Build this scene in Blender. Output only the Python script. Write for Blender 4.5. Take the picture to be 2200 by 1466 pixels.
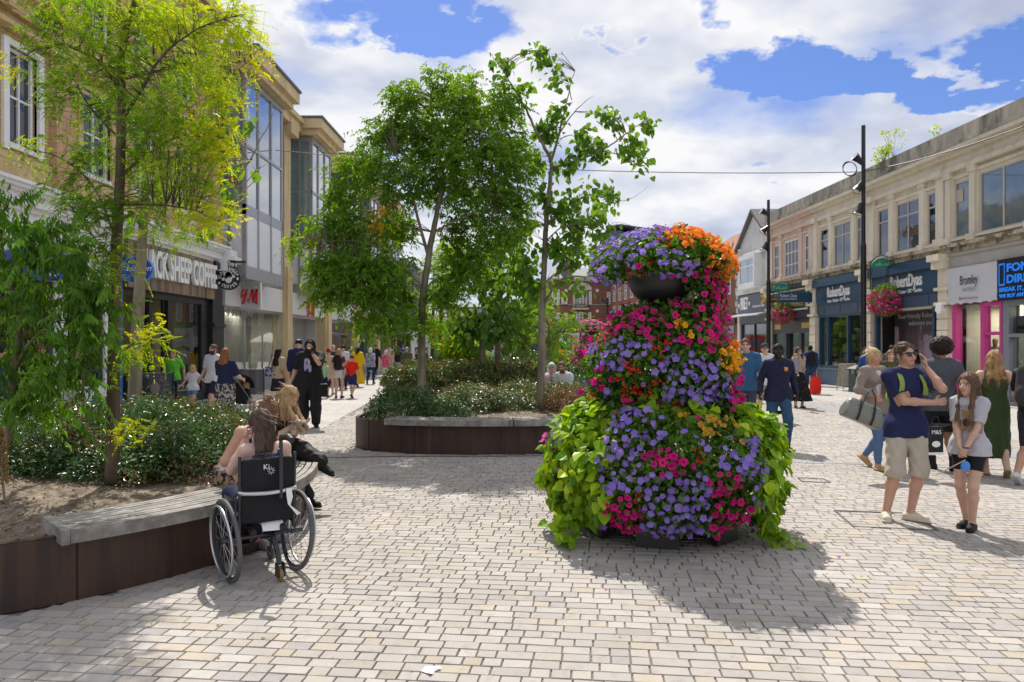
import bpy,math,random
import numpy as np
from mathutils import Vector,Matrix
for _o in list(bpy.data.objects):bpy.data.objects.remove(_o,do_unlink=True)
S=bpy.context.scene
R=math.radians
rnd=random.Random(7)
rng=np.random.default_rng(11)
F,CX,HY,CH=1600.0,1100.0,742.0,1.72
cd=bpy.data.cameras.new('camera');cam=bpy.data.objects.new('camera',cd)
S.collection.objects.link(cam);S.camera=cam
cam.location=(0,0,CH);cam.rotation_euler=(R(90),0,0)
cd.sensor_width=36;cd.lens=F/2200*36;cd.shift_y=9/2200
cd.clip_start=.1;cd.clip_end=9000
cd.dof.use_dof=True;cd.dof.focus_distance=6.9;cd.dof.aperture_fstop=3.2
SUN_EL,SUN_AZ=54.0,-8.0
az=R(SUN_AZ);el=R(SUN_EL)
sund=Vector((math.sin(az)*math.cos(el),math.cos(az)*math.cos(el),math.sin(el)))
ld=bpy.data.lights.new('sun','SUN');ld.energy=4.2;ld.angle=R(.55);ld.color=(1,.95,.87)
lo=bpy.data.objects.new('sun',ld);S.collection.objects.link(lo)
lo.rotation_euler=sund.to_track_quat('Z','Y').to_euler();lo.location=(0,0,30)
W=bpy.data.worlds.new('World');S.world=W;W.use_nodes=True
S.view_settings.view_transform='Standard';S.view_settings.look='None'
S.view_settings.exposure=0.33;S.view_settings.gamma=1
S.cycles.max_bounces=6;S.cycles.diffuse_bounces=3;S.cycles.glossy_bounces=3
S.cycles.transmission_bounces=4;S.cycles.transparent_max_bounces=12
S.cycles.caustics_reflective=False;S.cycles.caustics_refractive=False
S.cycles.use_denoising=True
class NT:
 """small node-tree helper"""
 def __init__(s,nt):s.t=nt;nt.nodes.clear()
 def n(s,typ,**kw):
  nd=s.t.nodes.new(typ)
  ins=kw.pop('i',{})
  for k,v in kw.items():setattr(nd,k,v)
  for k,v in ins.items():
   if hasattr(v,'is_linked')or isinstance(v,bpy.types.NodeSocket):s.t.links.new(v,nd.inputs[k])
   else:nd.inputs[k].default_value=v
  return nd
 def math(s,op,a,b=0.0,c=0.0,clamp=False):
  nd=s.t.nodes.new('ShaderNodeMath');nd.operation=op;nd.use_clamp=clamp
  for k,v in enumerate((a,b,c)):
   if isinstance(v,bpy.types.NodeSocket):s.t.links.new(v,nd.inputs[k])
   else:nd.inputs[k].default_value=v
  return nd.outputs[0]
 def mix(s,f,a,b,blend='MIX'):
  nd=s.t.nodes.new('ShaderNodeMix');nd.data_type='RGBA';nd.blend_type=blend
  for k,v in((0,f),(6,a),(7,b)):
   if isinstance(v,bpy.types.NodeSocket):s.t.links.new(v,nd.inputs[k])
   else:nd.inputs[k].default_value=v if k==0 else(tuple(v)+(1,))[:4]
  return nd.outputs[2]
 def ramp(s,f,*stops):
  nd=s.t.nodes.new('ShaderNodeValToRGB');s.t.links.new(f,nd.inputs[0])
  e=nd.color_ramp.elements
  for k,(p,c)in enumerate(stops):
   q=e[k]if k<2 else e.new(p)
   q.position=p;q.color=(tuple(c)+(1,))[:4]if not isinstance(c,(int,float))else(c,c,c,1)
  return nd.outputs[0]
 def noise(s,vec,scale,detail=3,rough=.55,dist=0):
  return s.n('ShaderNodeTexNoise',i={'Vector':vec,'Scale':scale,'Detail':detail,'Roughness':rough,'Distortion':dist}).outputs[0]
def build_world():
 t=NT(W.node_tree)
 out=t.n('ShaderNodeOutputWorld')
 sky=t.n('ShaderNodeTexSky',sky_type='NISHITA',sun_disc=False)
 sky.sun_elevation=el;sky.sun_rotation=az;sky.air_density=1.2;sky.dust_density=.6;sky.ozone_density=4.0
 tc=t.n('ShaderNodeTexCoord')
 d=tc.outputs['Generated']
 sep=t.n('ShaderNodeSeparateXYZ',i={0:d})
 x,y,z=sep.outputs
 zz=t.math('ADD',t.math('MAXIMUM',z,0.0),.22)
 px=t.math('DIVIDE',x,zz);py=t.math('DIVIDE',y,zz)
 v=t.n('ShaderNodeCombineXYZ',i={0:px,1:py,2:3.7}).outputs[0]
 n1=t.noise(v,1.9,12,.53,.1)
 n2=t.noise(v,.45,3,.5);n5=t.noise(v,1.7,5,.52,.15)
 cov=t.math('ADD',t.math('MULTIPLY',n1,.62),t.math('MULTIPLY',n2,.30));cov=t.math('ADD',cov,.090)
 wn=t.n('ShaderNodeTexNoise',i={'Vector':v,'Scale':3.2,'Detail':7,'Roughness':.6}).outputs['Color']
 wv=t.n('ShaderNodeVectorMath',operation='MULTIPLY',i={0:t.n('ShaderNodeVectorMath',operation='SUBTRACT',i={0:wn,1:(.5,.5,.5)}).outputs[0],1:(.30,.30,.22)}).outputs[0]
 d=t.n('ShaderNodeVectorMath',operation='ADD',i={0:d,1:wv}).outputs[0]
 for(px_,py_,r,w)in SKY_HOLES:
  a=math.atan((px_-CX)/F);e=math.atan((HY-py_)/math.hypot(F,px_-CX))
  c=(math.sin(a)*math.cos(e),math.cos(a)*math.cos(e),math.sin(e)*1.0)
  dd=t.n('ShaderNodeVectorMath',operation='DISTANCE',i={0:t.n('ShaderNodeVectorMath',operation='MULTIPLY',i={0:d,1:(1,1,1.9)}).outputs[0],1:(c[0],c[1],c[2]*1.9)}).outputs['Value']
  g=t.math('SUBTRACT',1.0,t.math('DIVIDE',dd,r),clamp=True)
  g=t.math('MULTIPLY',t.math('SUBTRACT',1.0,t.math('MULTIPLY',t.math('SUBTRACT',1.0,g),t.math('SUBTRACT',1.0,g))),w)
  cov=t.math('SUBTRACT',cov,g)
 mask=t.ramp(cov,(.355,0),(.50,1))
 dens=t.ramp(t.math('MULTIPLY_ADD',t.math('SUBTRACT',n5,n1),.6,cov),(.46,0),(.66,1))
 n3=t.noise(t.n('ShaderNodeVectorMath',operation='ADD',i={0:v,1:(-.03,-.16,0)}).outputs[0],1.7,4,.5,.15)
 lit=t.math('MULTIPLY_ADD',t.math('SUBTRACT',n5,n3),5.0,.45,clamp=True)
 shade=t.math('MULTIPLY_ADD',lit,.72,t.math('MULTIPLY',t.math('SUBTRACT',1.0,dens),.50),clamp=True)
 ccol=t.ramp(shade,(.15,(2.9,3.2,4.3)),(.50,(4.4,4.7,5.5)),(.90,(6.4,6.4,6.5)))
 hz=t.math('SUBTRACT',1.0,t.math('MULTIPLY',z,5.0),clamp=True)
 ccol=t.mix(t.math('MULTIPLY',hz,.45),ccol,(4.9,5.3,6.1))
 skyc=t.mix(1.0,sky.outputs[0],(.42,.50,.76),'MULTIPLY')
 col=t.mix(mask,skyc,ccol)
 bg=t.n('ShaderNodeBackground',i={'Color':col,'Strength':.12})
 t.t.links.new(bg.outputs[0],out.inputs[0])
SKY_HOLES=[(700,0,.08,.24),(890,25,.09,.24),(985,75,.08,.24),(930,120,.04,.2),(1352,75,.03,.2),(1535,20,.04,.2),(1620,150,.06,.26),(1730,165,.06,.26),(1850,168,.06,.26),(1960,160,.06,.26),(2080,150,.07,.26),(2190,90,.08,.26),(1680,395,.03,.14),(-1500,100,.9,.15)]
build_world()
def G(px,py,z=0.0):
 Z=F*(CH-z)/(py-HY);return Vector(((px-CX)/F*Z,Z,z))
def P(px,py,Z):return Vector(((px-CX)/F*Z,Z,CH-(py-HY)/F*Z))
MATS={}
def mat(name,col,rough=.6,metal=0.0,var=.12,scale=6.0,bump=0.0,bscale=60.0,spec=.5,col2=None,thr=(.45,.6),stretch=(1,1,1),emit=0,coat=0):
 if name in MATS:return MATS[name]
 m=bpy.data.materials.new(name);m.use_nodes=True;t=NT(m.node_tree)
 out=t.n('ShaderNodeOutputMaterial')
 tc=t.n('ShaderNodeTexCoord').outputs['Object']
 tc=t.n('ShaderNodeMapping',i={'Vector':tc,'Scale':stretch}).outputs[0]
 n=t.noise(tc,scale,5,.6)
 f=t.ramp(n,(.3,1-var),(.7,1+var))
 base=col
 if col2 is not None:
  n2=t.noise(tc,scale*.6,6,.65)
  base=t.mix(t.ramp(n2,(thr[0],0),(thr[1],1)),col,col2)
 c=t.mix(1.0,base,f,'MULTIPLY')
 b=t.n('ShaderNodeBsdfPrincipled',i={'Base Color':c,'Roughness':rough,'Metallic':metal,'Specular IOR Level':spec,'Coat Weight':coat})
 if emit:
  b.inputs['Emission Color'].default_value=tuple(col)+(1,);b.inputs['Emission Strength'].default_value=emit
 if bump:
  bn=t.noise(tc,bscale,4,.6)
  t.t.links.new(t.n('ShaderNodeBump',i={'Strength':min(1,bump),'Distance':.01,'Height':bn}).outputs[0],b.inputs['Normal'])
 t.t.links.new(b.outputs[0],out.inputs[0])
 MATS[name]=m;return m
def mat_attr(name,rough=.7,spec=.4,noise=.12,nscale=60.0,bump=.0,trans=0.0,fac=1.0,tint=(1,1,1),metal=0):
 """colour comes from the mesh's own 'Col' attribute (real local colour) with fine procedural mottling"""
 if name in MATS:return MATS[name]
 m=bpy.data.materials.new(name);m.use_nodes=True;t=NT(m.node_tree)
 out=t.n('ShaderNodeOutputMaterial')
 tc=t.n('ShaderNodeTexCoord').outputs['Object']
 a=t.n('ShaderNodeAttribute',attribute_name='Col').outputs['Color']
 nn=t.noise(tc,nscale,4,.65)
 c=t.mix(1.0,a,t.ramp(nn,(.3,1-noise),(.7,1+noise)),'MULTIPLY')
 b=t.n('ShaderNodeBsdfPrincipled',i={'Base Color':c,'Roughness':rough,'Specular IOR Level':spec,'Metallic':metal})
 if bump:
  t.t.links.new(t.n('ShaderNodeBump',i={'Strength':bump,'Distance':.004,'Height':nn}).outputs[0],b.inputs['Normal'])
 sh=b.outputs[0]
 if trans:
  tcol=t.mix(1.0,c,tint,'MULTIPLY')
  tr=t.n('ShaderNodeBsdfTranslucent',i={'Color':tcol})
  sh=t.n('ShaderNodeMixShader',i={0:trans,1:sh,2:tr.outputs[0]}).outputs[0]
 t.t.links.new(sh,out.inputs[0])
 MATS[name]=m;return m
def mat_glass(name,col=(.02,.03,.035),see=.5,rough=.03,wavy=.0,ior=1.5):
 """a window pane: mirror-like at the surface, partly see-through"""
 if name in MATS:return MATS[name]
 m=bpy.data.materials.new(name);m.use_nodes=True;t=NT(m.node_tree)
 out=t.n('ShaderNodeOutputMaterial')
 tc=t.n('ShaderNodeTexCoord').outputs['Object']
 nn=t.noise(tc,2.5,2,.5)
 g=t.n('ShaderNodeBsdfGlossy',i={'Color':(.95,.97,1,1),'Roughness':rough})
 if wavy:t.t.links.new(t.n('ShaderNodeBump',i={'Strength':wavy,'Distance':.02,'Height':nn}).outputs[0],g.inputs['Normal'])
 d=t.n('ShaderNodeBsdfDiffuse',i={'Color':t.mix(1.0,col,t.ramp(nn,(.3,.8),(.7,1.2)),'MULTIPLY')})
 tr=t.n('ShaderNodeBsdfTransparent',i={'Color':(.86,.92,.90,1)})
 body=t.n('ShaderNodeMixShader',i={0:see,1:d.outputs[0],2:tr.outputs[0]})
 ge=t.n('ShaderNodeNewGeometry');cs=t.math('ABSOLUTE',t.n('ShaderNodeVectorMath',operation='DOT_PRODUCT',i={0:ge.outputs['Incoming'],1:ge.outputs['Normal']}).outputs['Value'])
 f0=((ior-1)/(ior+1))**2;fr=t.math('MULTIPLY_ADD',t.math('POWER',t.math('SUBTRACT',1.0,cs,clamp=True),5.0),1-f0,f0,clamp=True)
 sh=t.n('ShaderNodeMixShader',i={0:fr,1:body.outputs[0],2:g.outputs[0]})
 t.t.links.new(sh.outputs[0],out.inputs[0])
 MATS[name]=m;return m
COL=S.collection
def tag(o,label=None,cat=None,group=None,kind=None):
 if label:o['label']=label
 if cat:o['category']=cat
 if group:o['group']=group
 if kind:o['kind']=kind
 return o
def thing(name,label,cat,loc=(0,0,0),rz=0.0,group=None):
 o=bpy.data.objects.new(name,None);COL.objects.link(o);o.location=loc;o.rotation_euler=(0,0,rz)
 o.empty_display_size=.2
 return tag(o,label,cat,group)
def mesh_np(name,V,quads=None,tris=None,mats=(),parent=None,smooth=False,colv=None,colf=None,world=True,loc=None,fmat=None):
 """numpy arrays -> one mesh object. world=True: V is in world space, even under a moved parent"""
 V=np.asarray(V,dtype=np.float32).reshape(-1,3)
 me=bpy.data.meshes.new(name)
 nq=0 if quads is None else len(quads);ntr=0 if tris is None else len(tris)
 me.vertices.add(len(V))
 L=[]
 if nq:L.append(np.asarray(quads,dtype=np.int32).ravel())
 if ntr:L.append(np.asarray(tris,dtype=np.int32).ravel())
 idx=np.concatenate(L)if L else np.zeros(0,np.int32)
 me.loops.add(len(idx));me.polygons.add(nq+ntr)
 st=np.concatenate([np.arange(nq)*4,nq*4+np.arange(ntr)*3]).astype(np.int32)
 if loc is not None:V=V-np.asarray(loc,dtype=np.float32)
 me.vertices.foreach_set('co',V.ravel());me.loops.foreach_set('vertex_index',idx)
 me.polygons.foreach_set('loop_start',st)
 me.polygons.foreach_set('use_smooth',np.full(nq+ntr,bool(smooth)))
 if fmat is not None:me.polygons.foreach_set('material_index',np.asarray(fmat,dtype=np.int32))
 if colv is not None:
  a=me.color_attributes.new('Col','FLOAT_COLOR','POINT')
  c=np.ones((len(V),4),np.float32);c[:,:3]=colv;a.data.foreach_set('color',c.ravel())
 me.update(calc_edges=True);me.validate()
 return obj_from(name,me,mats,parent,world,loc)
def obj_from(name,me,mats=(),parent=None,world=True,loc=None):
 for m in(mats if isinstance(mats,(list,tuple))else[mats]):me.materials.append(m)
 o=bpy.data.objects.new(name,me);COL.objects.link(o)
 if loc is not None:o.location=loc
 if parent is not None:
  o.parent=parent
  if world:
   M_=Matrix.Identity(4);q=parent
   while q is not None:
    M_=q.matrix_parent_inverse@Matrix.LocRotScale(q.location,q.rotation_euler,q.scale)if False else(Matrix.LocRotScale(q.location,q.rotation_euler,q.scale)@M_)
    M_=(q.matrix_parent_inverse@M_)if q.parent is not None else M_
    q=q.parent
   o.matrix_parent_inverse=M_.inverted()
 return o
class MB:
 """collects shapes into one mesh"""
 def __init__(s,tf=None):s.v=[];s.f=[];s.m=[];s.tf=tf;s.cur=0
 def raw(s,vs,fs,mi=None):
  b=len(s.v)
  if s.tf:vs=[s.tf(*v)for v in vs]
  s.v+=[tuple(v)for v in vs];s.f+=[tuple(b+k for k in f)for f in fs];s.m+=[s.cur if mi is None else mi]*len(fs)
 def box(s,x0,x1,y0,y1,z0,z1,mi=None):
  vs=[(x0,y0,z0),(x1,y0,z0),(x1,y1,z0),(x0,y1,z0),(x0,y0,z1),(x1,y0,z1),(x1,y1,z1),(x0,y1,z1)]
  s.raw(vs,[(0,3,2,1),(4,5,6,7),(0,1,5,4),(1,2,6,5),(2,3,7,6),(3,0,4,7)],mi)
 def obox(s,c,sz,rz=0,mi=None,rx=0,ry=0):
  M_=Matrix.Translation(c)@Matrix.Rotation(rz,4,'Z')@Matrix.Rotation(rx,4,'X')@Matrix.Rotation(ry,4,'Y')
  a,b,d=sz[0]/2,sz[1]/2,sz[2]/2
  vs=[M_@Vector(v)for v in((-a,-b,-d),(a,-b,-d),(a,b,-d),(-a,b,-d),(-a,-b,d),(a,-b,d),(a,b,d),(-a,b,d))]
  s.raw(vs,[(0,3,2,1),(4,5,6,7),(0,1,5,4),(1,2,6,5),(2,3,7,6),(3,0,4,7)],mi)
 def prism(s,poly,z0,z1,mi=None,axis='z'):
  n=len(poly)
  if axis=='z':vs=[(x,y,z0)for x,y in poly]+[(x,y,z1)for x,y in poly]
  elif axis=='y':vs=[(x,z0,y)for x,y in poly]+[(x,z1,y)for x,y in poly]
  else:vs=[(z0,x,y)for x,y in poly]+[(z1,x,y)for x,y in poly]
  s.raw(vs,[tuple(range(n))[::-1],tuple(range(n,2*n))]+[(k,(k+1)%n,n+(k+1)%n,n+k)for k in range(n)],mi)
 def tube(s,pts,rads,n=8,mi=None,cap=True):
  pts=[Vector(p)for p in pts]
  if not hasattr(rads,'__len__'):rads=[rads]*len(pts)
  vs=[];up=Vector((.13,.27,.95))
  for k,p in enumerate(pts):
   d=(pts[min(k+1,len(pts)-1)]-pts[max(k-1,0)]).normalized()
   a=d.cross(up)
   if a.length<.05:a=d.cross(Vector((1,0,0)))
   a.normalize();b=a.cross(d)
   up=b if k else up
   for q in range(n):
    t_=2*math.pi*q/n
    vs.append(p+(a*math.cos(t_)+b*math.sin(t_))*rads[k])
  fs=[(k*n+q,k*n+(q+1)%n,(k+1)*n+(q+1)%n,(k+1)*n+q)for k in range(len(pts)-1)for q in range(n)]
  if cap:fs+=[tuple(range(n))[::-1],tuple(range((len(pts)-1)*n,len(pts)*n))]
  s.raw(vs,fs,mi)
 def lathe(s,c,prof,n=24,mi=None,closed=False):
  vs=[(c[0]+r*math.cos(2*math.pi*q/n),c[1]+r*math.sin(2*math.pi*q/n),c[2]+z)for r,z in prof for q in range(n)]
  fs=[(k*n+q,k*n+(q+1)%n,(k+1)*n+(q+1)%n,(k+1)*n+q)for k in range(len(prof)-1)for q in range(n)]
  s.raw(vs,fs,mi)
 def torus(s,c,R_,r,axis='x',n=40,m=8,mi=None,M_=None,flat=1.0):
  vs=[]
  for k in range(n):
   a=2*math.pi*k/n
   for q in range(m):
    b=2*math.pi*q/m
    rr=R_+r*math.cos(b)*flat;h=r*math.sin(b)
    p=Vector((h,rr*math.cos(a),rr*math.sin(a)))
    if M_:p=M_@p
    vs.append(Vector(c)+p)
  s.raw(vs,[(k*m+q,((k+1)%n)*m+q,((k+1)%n)*m+(q+1)%m,k*m+(q+1)%m)for k in range(n)for q in range(m)],mi)
 def ell(s,c,r,n=12,m=8,mi=None):
  vs=[]
  for k in range(m+1):
   a=math.pi*k/m
   for q in range(n):
    b=2*math.pi*q/n
    vs.append((c[0]+r[0]*math.sin(a)*math.cos(b),c[1]+r[1]*math.sin(a)*math.sin(b),c[2]+r[2]*math.cos(a)))
  s.raw(vs,[(k*n+q,(k+1)*n+q,(k+1)*n+(q+1)%n,k*n+(q+1)%n)for k in range(m)for q in range(n)],mi)
 def build(s,name,mats,parent=None,smooth=False,loc=None,bevel=0,world=True):
  me=bpy.data.meshes.new(name)
  vs=s.v
  if loc is not None:vs=[(v[0]-loc[0],v[1]-loc[1],v[2]-loc[2])for v in vs]
  me.from_pydata([tuple(v)for v in vs],[],s.f)
  me.polygons.foreach_set('material_index',s.m)
  me.polygons.foreach_set('use_smooth',[bool(smooth)]*len(s.f))
  me.update()
  o=obj_from(name,me,mats,parent,world,loc)
  if bevel:
   b=o.modifiers.new('bevel','BEVEL');b.width=bevel;b.segments=2;b.limit_method='ANGLE'
  if smooth=='auto':pass
  return o
def text(name,body,size,M_,m,parent=None,ext=.01,off=0.0,sx=1.0,shear=0.0,align='CENTER',space=1.0,fit=0):
 c=bpy.data.curves.new(name,'FONT');c.body=body;c.size=size;c.extrude=ext;c.offset=off;c.shear=shear
 c.align_x=align;c.align_y='CENTER';c.space_character=space;c.resolution_u=3
 o=bpy.data.objects.new(name,c);COL.objects.link(o)
 dg=bpy.context.evaluated_depsgraph_get();dg.update()
 me=bpy.data.meshes.new_from_object(o.evaluated_get(dg));bpy.data.objects.remove(o)
 if fit:
  xs=[v.co.x for v in me.vertices];sx=fit/max(1e-6,max(xs)-min(xs))
 me.transform(M_@Matrix.Diagonal((sx,1,1,1)));me.name=name
 me.materials.clear()
 return obj_from(name,me,m,parent,True)
def frame_m(origin,xdir,nrm):
 """matrix whose x runs along xdir, y up, z along nrm"""
 x=Vector(xdir).normalized();z=Vector(nrm).normalized();y=z.cross(x)
 M_=Matrix.Identity(4)
 for k in range(3):M_[k][0]=x[k];M_[k][1]=y[k];M_[k][2]=z[k];M_[k][3]=origin[k]
 return M_
class Facade:
 """u runs along the street with depth, v out of the wall towards the street, z up"""
 def __init__(s,x0,slope,side):
  s.x0,s.k,s.side=x0,slope,side
 def p(s,u,v,z):return Vector((s.x0+s.k*u+s.side*v,u,z))
 def tf(s):return lambda u,v,z:s.p(u,v,z)
 def mb(s):return MB(s.tf())
 def T(s,u,v,z):
  xd=Vector((s.k,1,0))*s.side;return frame_m(s.p(u,v,z),xd,(s.side,-s.side*s.k,0))
# ===== ground, paving, beds
def catmull(pts,n=8,closed=True):
 pts=[np.array(p,float)for p in pts];N=len(pts);out=[]
 rng_=range(N)if closed else range(N-1)
 for k in rng_:
  p0=pts[(k-1)%N]if closed or k>0 else pts[k]
  p1=pts[k];p2=pts[(k+1)%N]
  p3=pts[(k+2)%N]if closed or k+2<N else p2
  for q in range(n):
   t_=q/n
   out.append(.5*(2*p1+(p2-p0)*t_+(2*p0-5*p1+4*p2-p3)*t_**2+(3*p1-p0-3*p2+p3)*t_**3))
 if not closed:out.append(pts[-1])
 return np.array(out)
def inside(px,py,poly):
 r=np.zeros(np.shape(px),bool);n=len(poly)
 for k in range(n):
  x1,y1=poly[k][:2];x2,y2=poly[(k+1)%n][:2]
  c=((y1>py)!=(y2>py))&(px<(x2-x1)*(py-y1)/(y2-y1+1e-12)+x1)
  r^=c
 return r
BED_A=catmull([(-4.7,3.95),(-3.95,4.33),(-3.26,4.76),(-2.83,5.14),(-2.36,5.8),(-2.06,6.55),(-2.1,7.5),(-2.42,8.5),(-3.1,9.45),(-4.0,10.2),(-5.3,10.8),(-7.0,11.0),(-8.4,10.2),(-8.6,8),(-7.8,5.4),(-6.2,3.7)])
BED_B=catmull([(-2.70,13.0),(-2.5,12.35),(-2.0,11.98),(-1.35,11.78),(-.3,11.72),(.7,11.85),(1.6,12.4),(2.15,13.6),(2.0,15.4),(1.3,16.9),(.2,17.6),(-1.0,17.2),(-2.0,15.9),(-2.55,14.4)])
BED_C=catmull([(-4.15,24.5),(-3.8,23.5),(-2.8,22.9),(-.9,22.6),(.9,22.9),(1.9,24.2),(1.9,27),(.9,29),(-1,29.6),(-3,29),(-4.0,26.8)])
def ground():
 m=mat('ground_sand',(.20,.19,.175),.95,var=.25,scale=.6,bump=.3,bscale=30)
 mb=MB();mb.box(-2500,2500,-60,4500,-.5,-.012)
 tag(mb.build('ground',m),kind='structure')
def pavers():
 ang=R(6.3);ca,sa=math.cos(ang),math.sin(ang)
 w=.104;V=[];C=[];n=0
 T=[];cols=[]
 Ymax=33
 for j in range(int(-2/w),int((Ymax+6)/w)):
  v=j*w
  umax=.74*(v+3)+3.5
  u=-umax+rnd.random()*.2
  L=[]
  while u<umax:
   q=rnd.random();l=.108 if q<.42 else(.158 if q<.75 else.208)
   L.append((u,l));u+=l
  L=np.array(L)
  if len(L):T.append(np.column_stack([L[:,0],L[:,1],np.full(len(L),v)]))
 T=np.concatenate(T)
 u0=T[:,0];l=T[:,1];v=T[:,2]
 cu=u0+l/2;cv=v+w/2
 X=cu*ca+cv*sa;Y=-cu*sa+cv*ca
 keep=(Y>2.6)&(Y<Ymax)&(np.abs(X)<.74*Y+1.2)&(X>-10)&(X<14.4)
 for b in(BED_A,BED_B,BED_C):keep&=~inside(X,Y,b)
 keep&=~((X<-3.6-.03*(Y-9))&(Y>9.0)&(X<-4.0))
 keep&=~((X>8.9+.05*(Y-8)))
 u0,l,v=u0[keep],l[keep],v[keep];n=len(u0);print('setts',n)
 g=.0034
 near=(Y[keep]<15)
 g_=np.where(near,g,.003)
 jit=rng.normal(0,.0010,(n,4))
 ua=u0+g_+jit[:,0];ub=u0+l-g_+jit[:,1];va=v+g_+jit[:,2];vb=v+w-g_+jit[:,3]
 h=rng.normal(0,.0008,n);tl=rng.normal(0,.0009,(n,4))
 def W_(u,vv,z):return np.stack([u*ca+vv*sa,-u*sa+vv*ca,z],1)
 e=.003
 P8=[W_(ua+e,va+e,h+tl[:,0]),W_(ub-e,va+e,h+tl[:,1]),W_(ub-e,vb-e,h+tl[:,2]),W_(ua+e,vb-e,h+tl[:,3]),W_(ua,va,h*0-.010),W_(ub,va,h*0-.010),W_(ub,vb,h*0-.010),W_(ua,vb,h*0-.010)]
 V=np.stack(P8,1).reshape(-1,3)
 base=np.arange(n)[:,None]*8
 q=np.array([[0,1,2,3],[4,5,1,0],[5,6,2,1],[6,7,3,2],[7,4,0,3]])
 Q=(base[:,:,None]+q[None]).reshape(-1,4)
 pal=np.array([(.525,.475,.425),(.495,.455,.415),(.54,.50,.455),(.545,.475,.385),(.50,.445,.385),(.45,.42,.395),(.545,.495,.435),(.57,.53,.48)])
 pw=np.array([.26,.18,.17,.08,.1,.06,.1,.05])
 c=.755*pal[rng.choice(len(pal),n,p=pw/pw.sum())]*(1+rng.normal(0,.035,(n,1)))
 c=np.repeat(c,8,0);c.reshape(n,8,3)[:,4:]*=.9
 m=mat_attr('sett_stone',.82,.35,.24,230,.4)
 t=NT.__new__(NT);t.t=m.node_tree
 bs=[x for x in m.node_tree.nodes if x.type=='BSDF_PRINCIPLED'][0]
 src=bs.inputs['Base Color'].links[0].from_socket
 tc=t.n('ShaderNodeTexCoord').outputs['Object']
 c2=t.mix(1.0,src,t.ramp(t.noise(tc,.55,6,.65),(.32,.86),(.6,1.05)),'MULTIPLY')
 c3=t.mix(1.0,c2,t.ramp(t.noise(tc,7,6,.7),(.30,.82),(.48,1.03)),'MULTIPLY')
 spots=t.n('ShaderNodeTexVoronoi',i={'Vector':tc,'Scale':5.5}).outputs['Distance']
 c4=t.mix(t.ramp(spots,(.04,.55),(.075,0)),c3,(.2,.19,.18))
 m.node_tree.links.new(c4,bs.inputs['Base Color'])
 tag(mesh_np('paving_setts',V,Q,mats=m,colv=c),kind='structure')
def slab_mat(name,c1,c2,sx,sy,rot=0.0):
 m=bpy.data.materials.new(name);m.use_nodes=True;t=NT(m.node_tree)
 out=t.n('ShaderNodeOutputMaterial');tc=t.n('ShaderNodeTexCoord').outputs['Object']
 mp=t.n('ShaderNodeMapping',i={'Vector':tc,'Rotation':(0,0,rot)}).outputs[0]
 b=t.n('ShaderNodeTexBrick',i={'Vector':mp,'Color1':tuple(c1)+(1,),'Color2':tuple(c2)+(1,),'Mortar':(.22,.2,.19,1),'Scale':1.0,'Mortar Size':.006,'Brick Width':sx,'Row Height':sy,'Bias':-.1})
 n=t.ramp(t.noise(tc,4,6,.7),(.3,.88),(.7,1.08));n2=t.ramp(t.noise(tc,.5,4,.6),(.35,.86),(.6,1.04))
 c=t.mix(1.0,t.mix(1.0,b.outputs[0],n,'MULTIPLY'),n2,'MULTIPLY')
 p=t.n('ShaderNodeBsdfPrincipled',i={'Base Color':c,'Roughness':.8})
 t.t.links.new(p.outputs[0],out.inputs[0]);MATS[name]=m;return m
def sheet(name,pts,z,m,th=.01):
 mb=MB();mb.prism(pts,z-th,z);return tag(mb.build(name,m),kind='structure')
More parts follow.
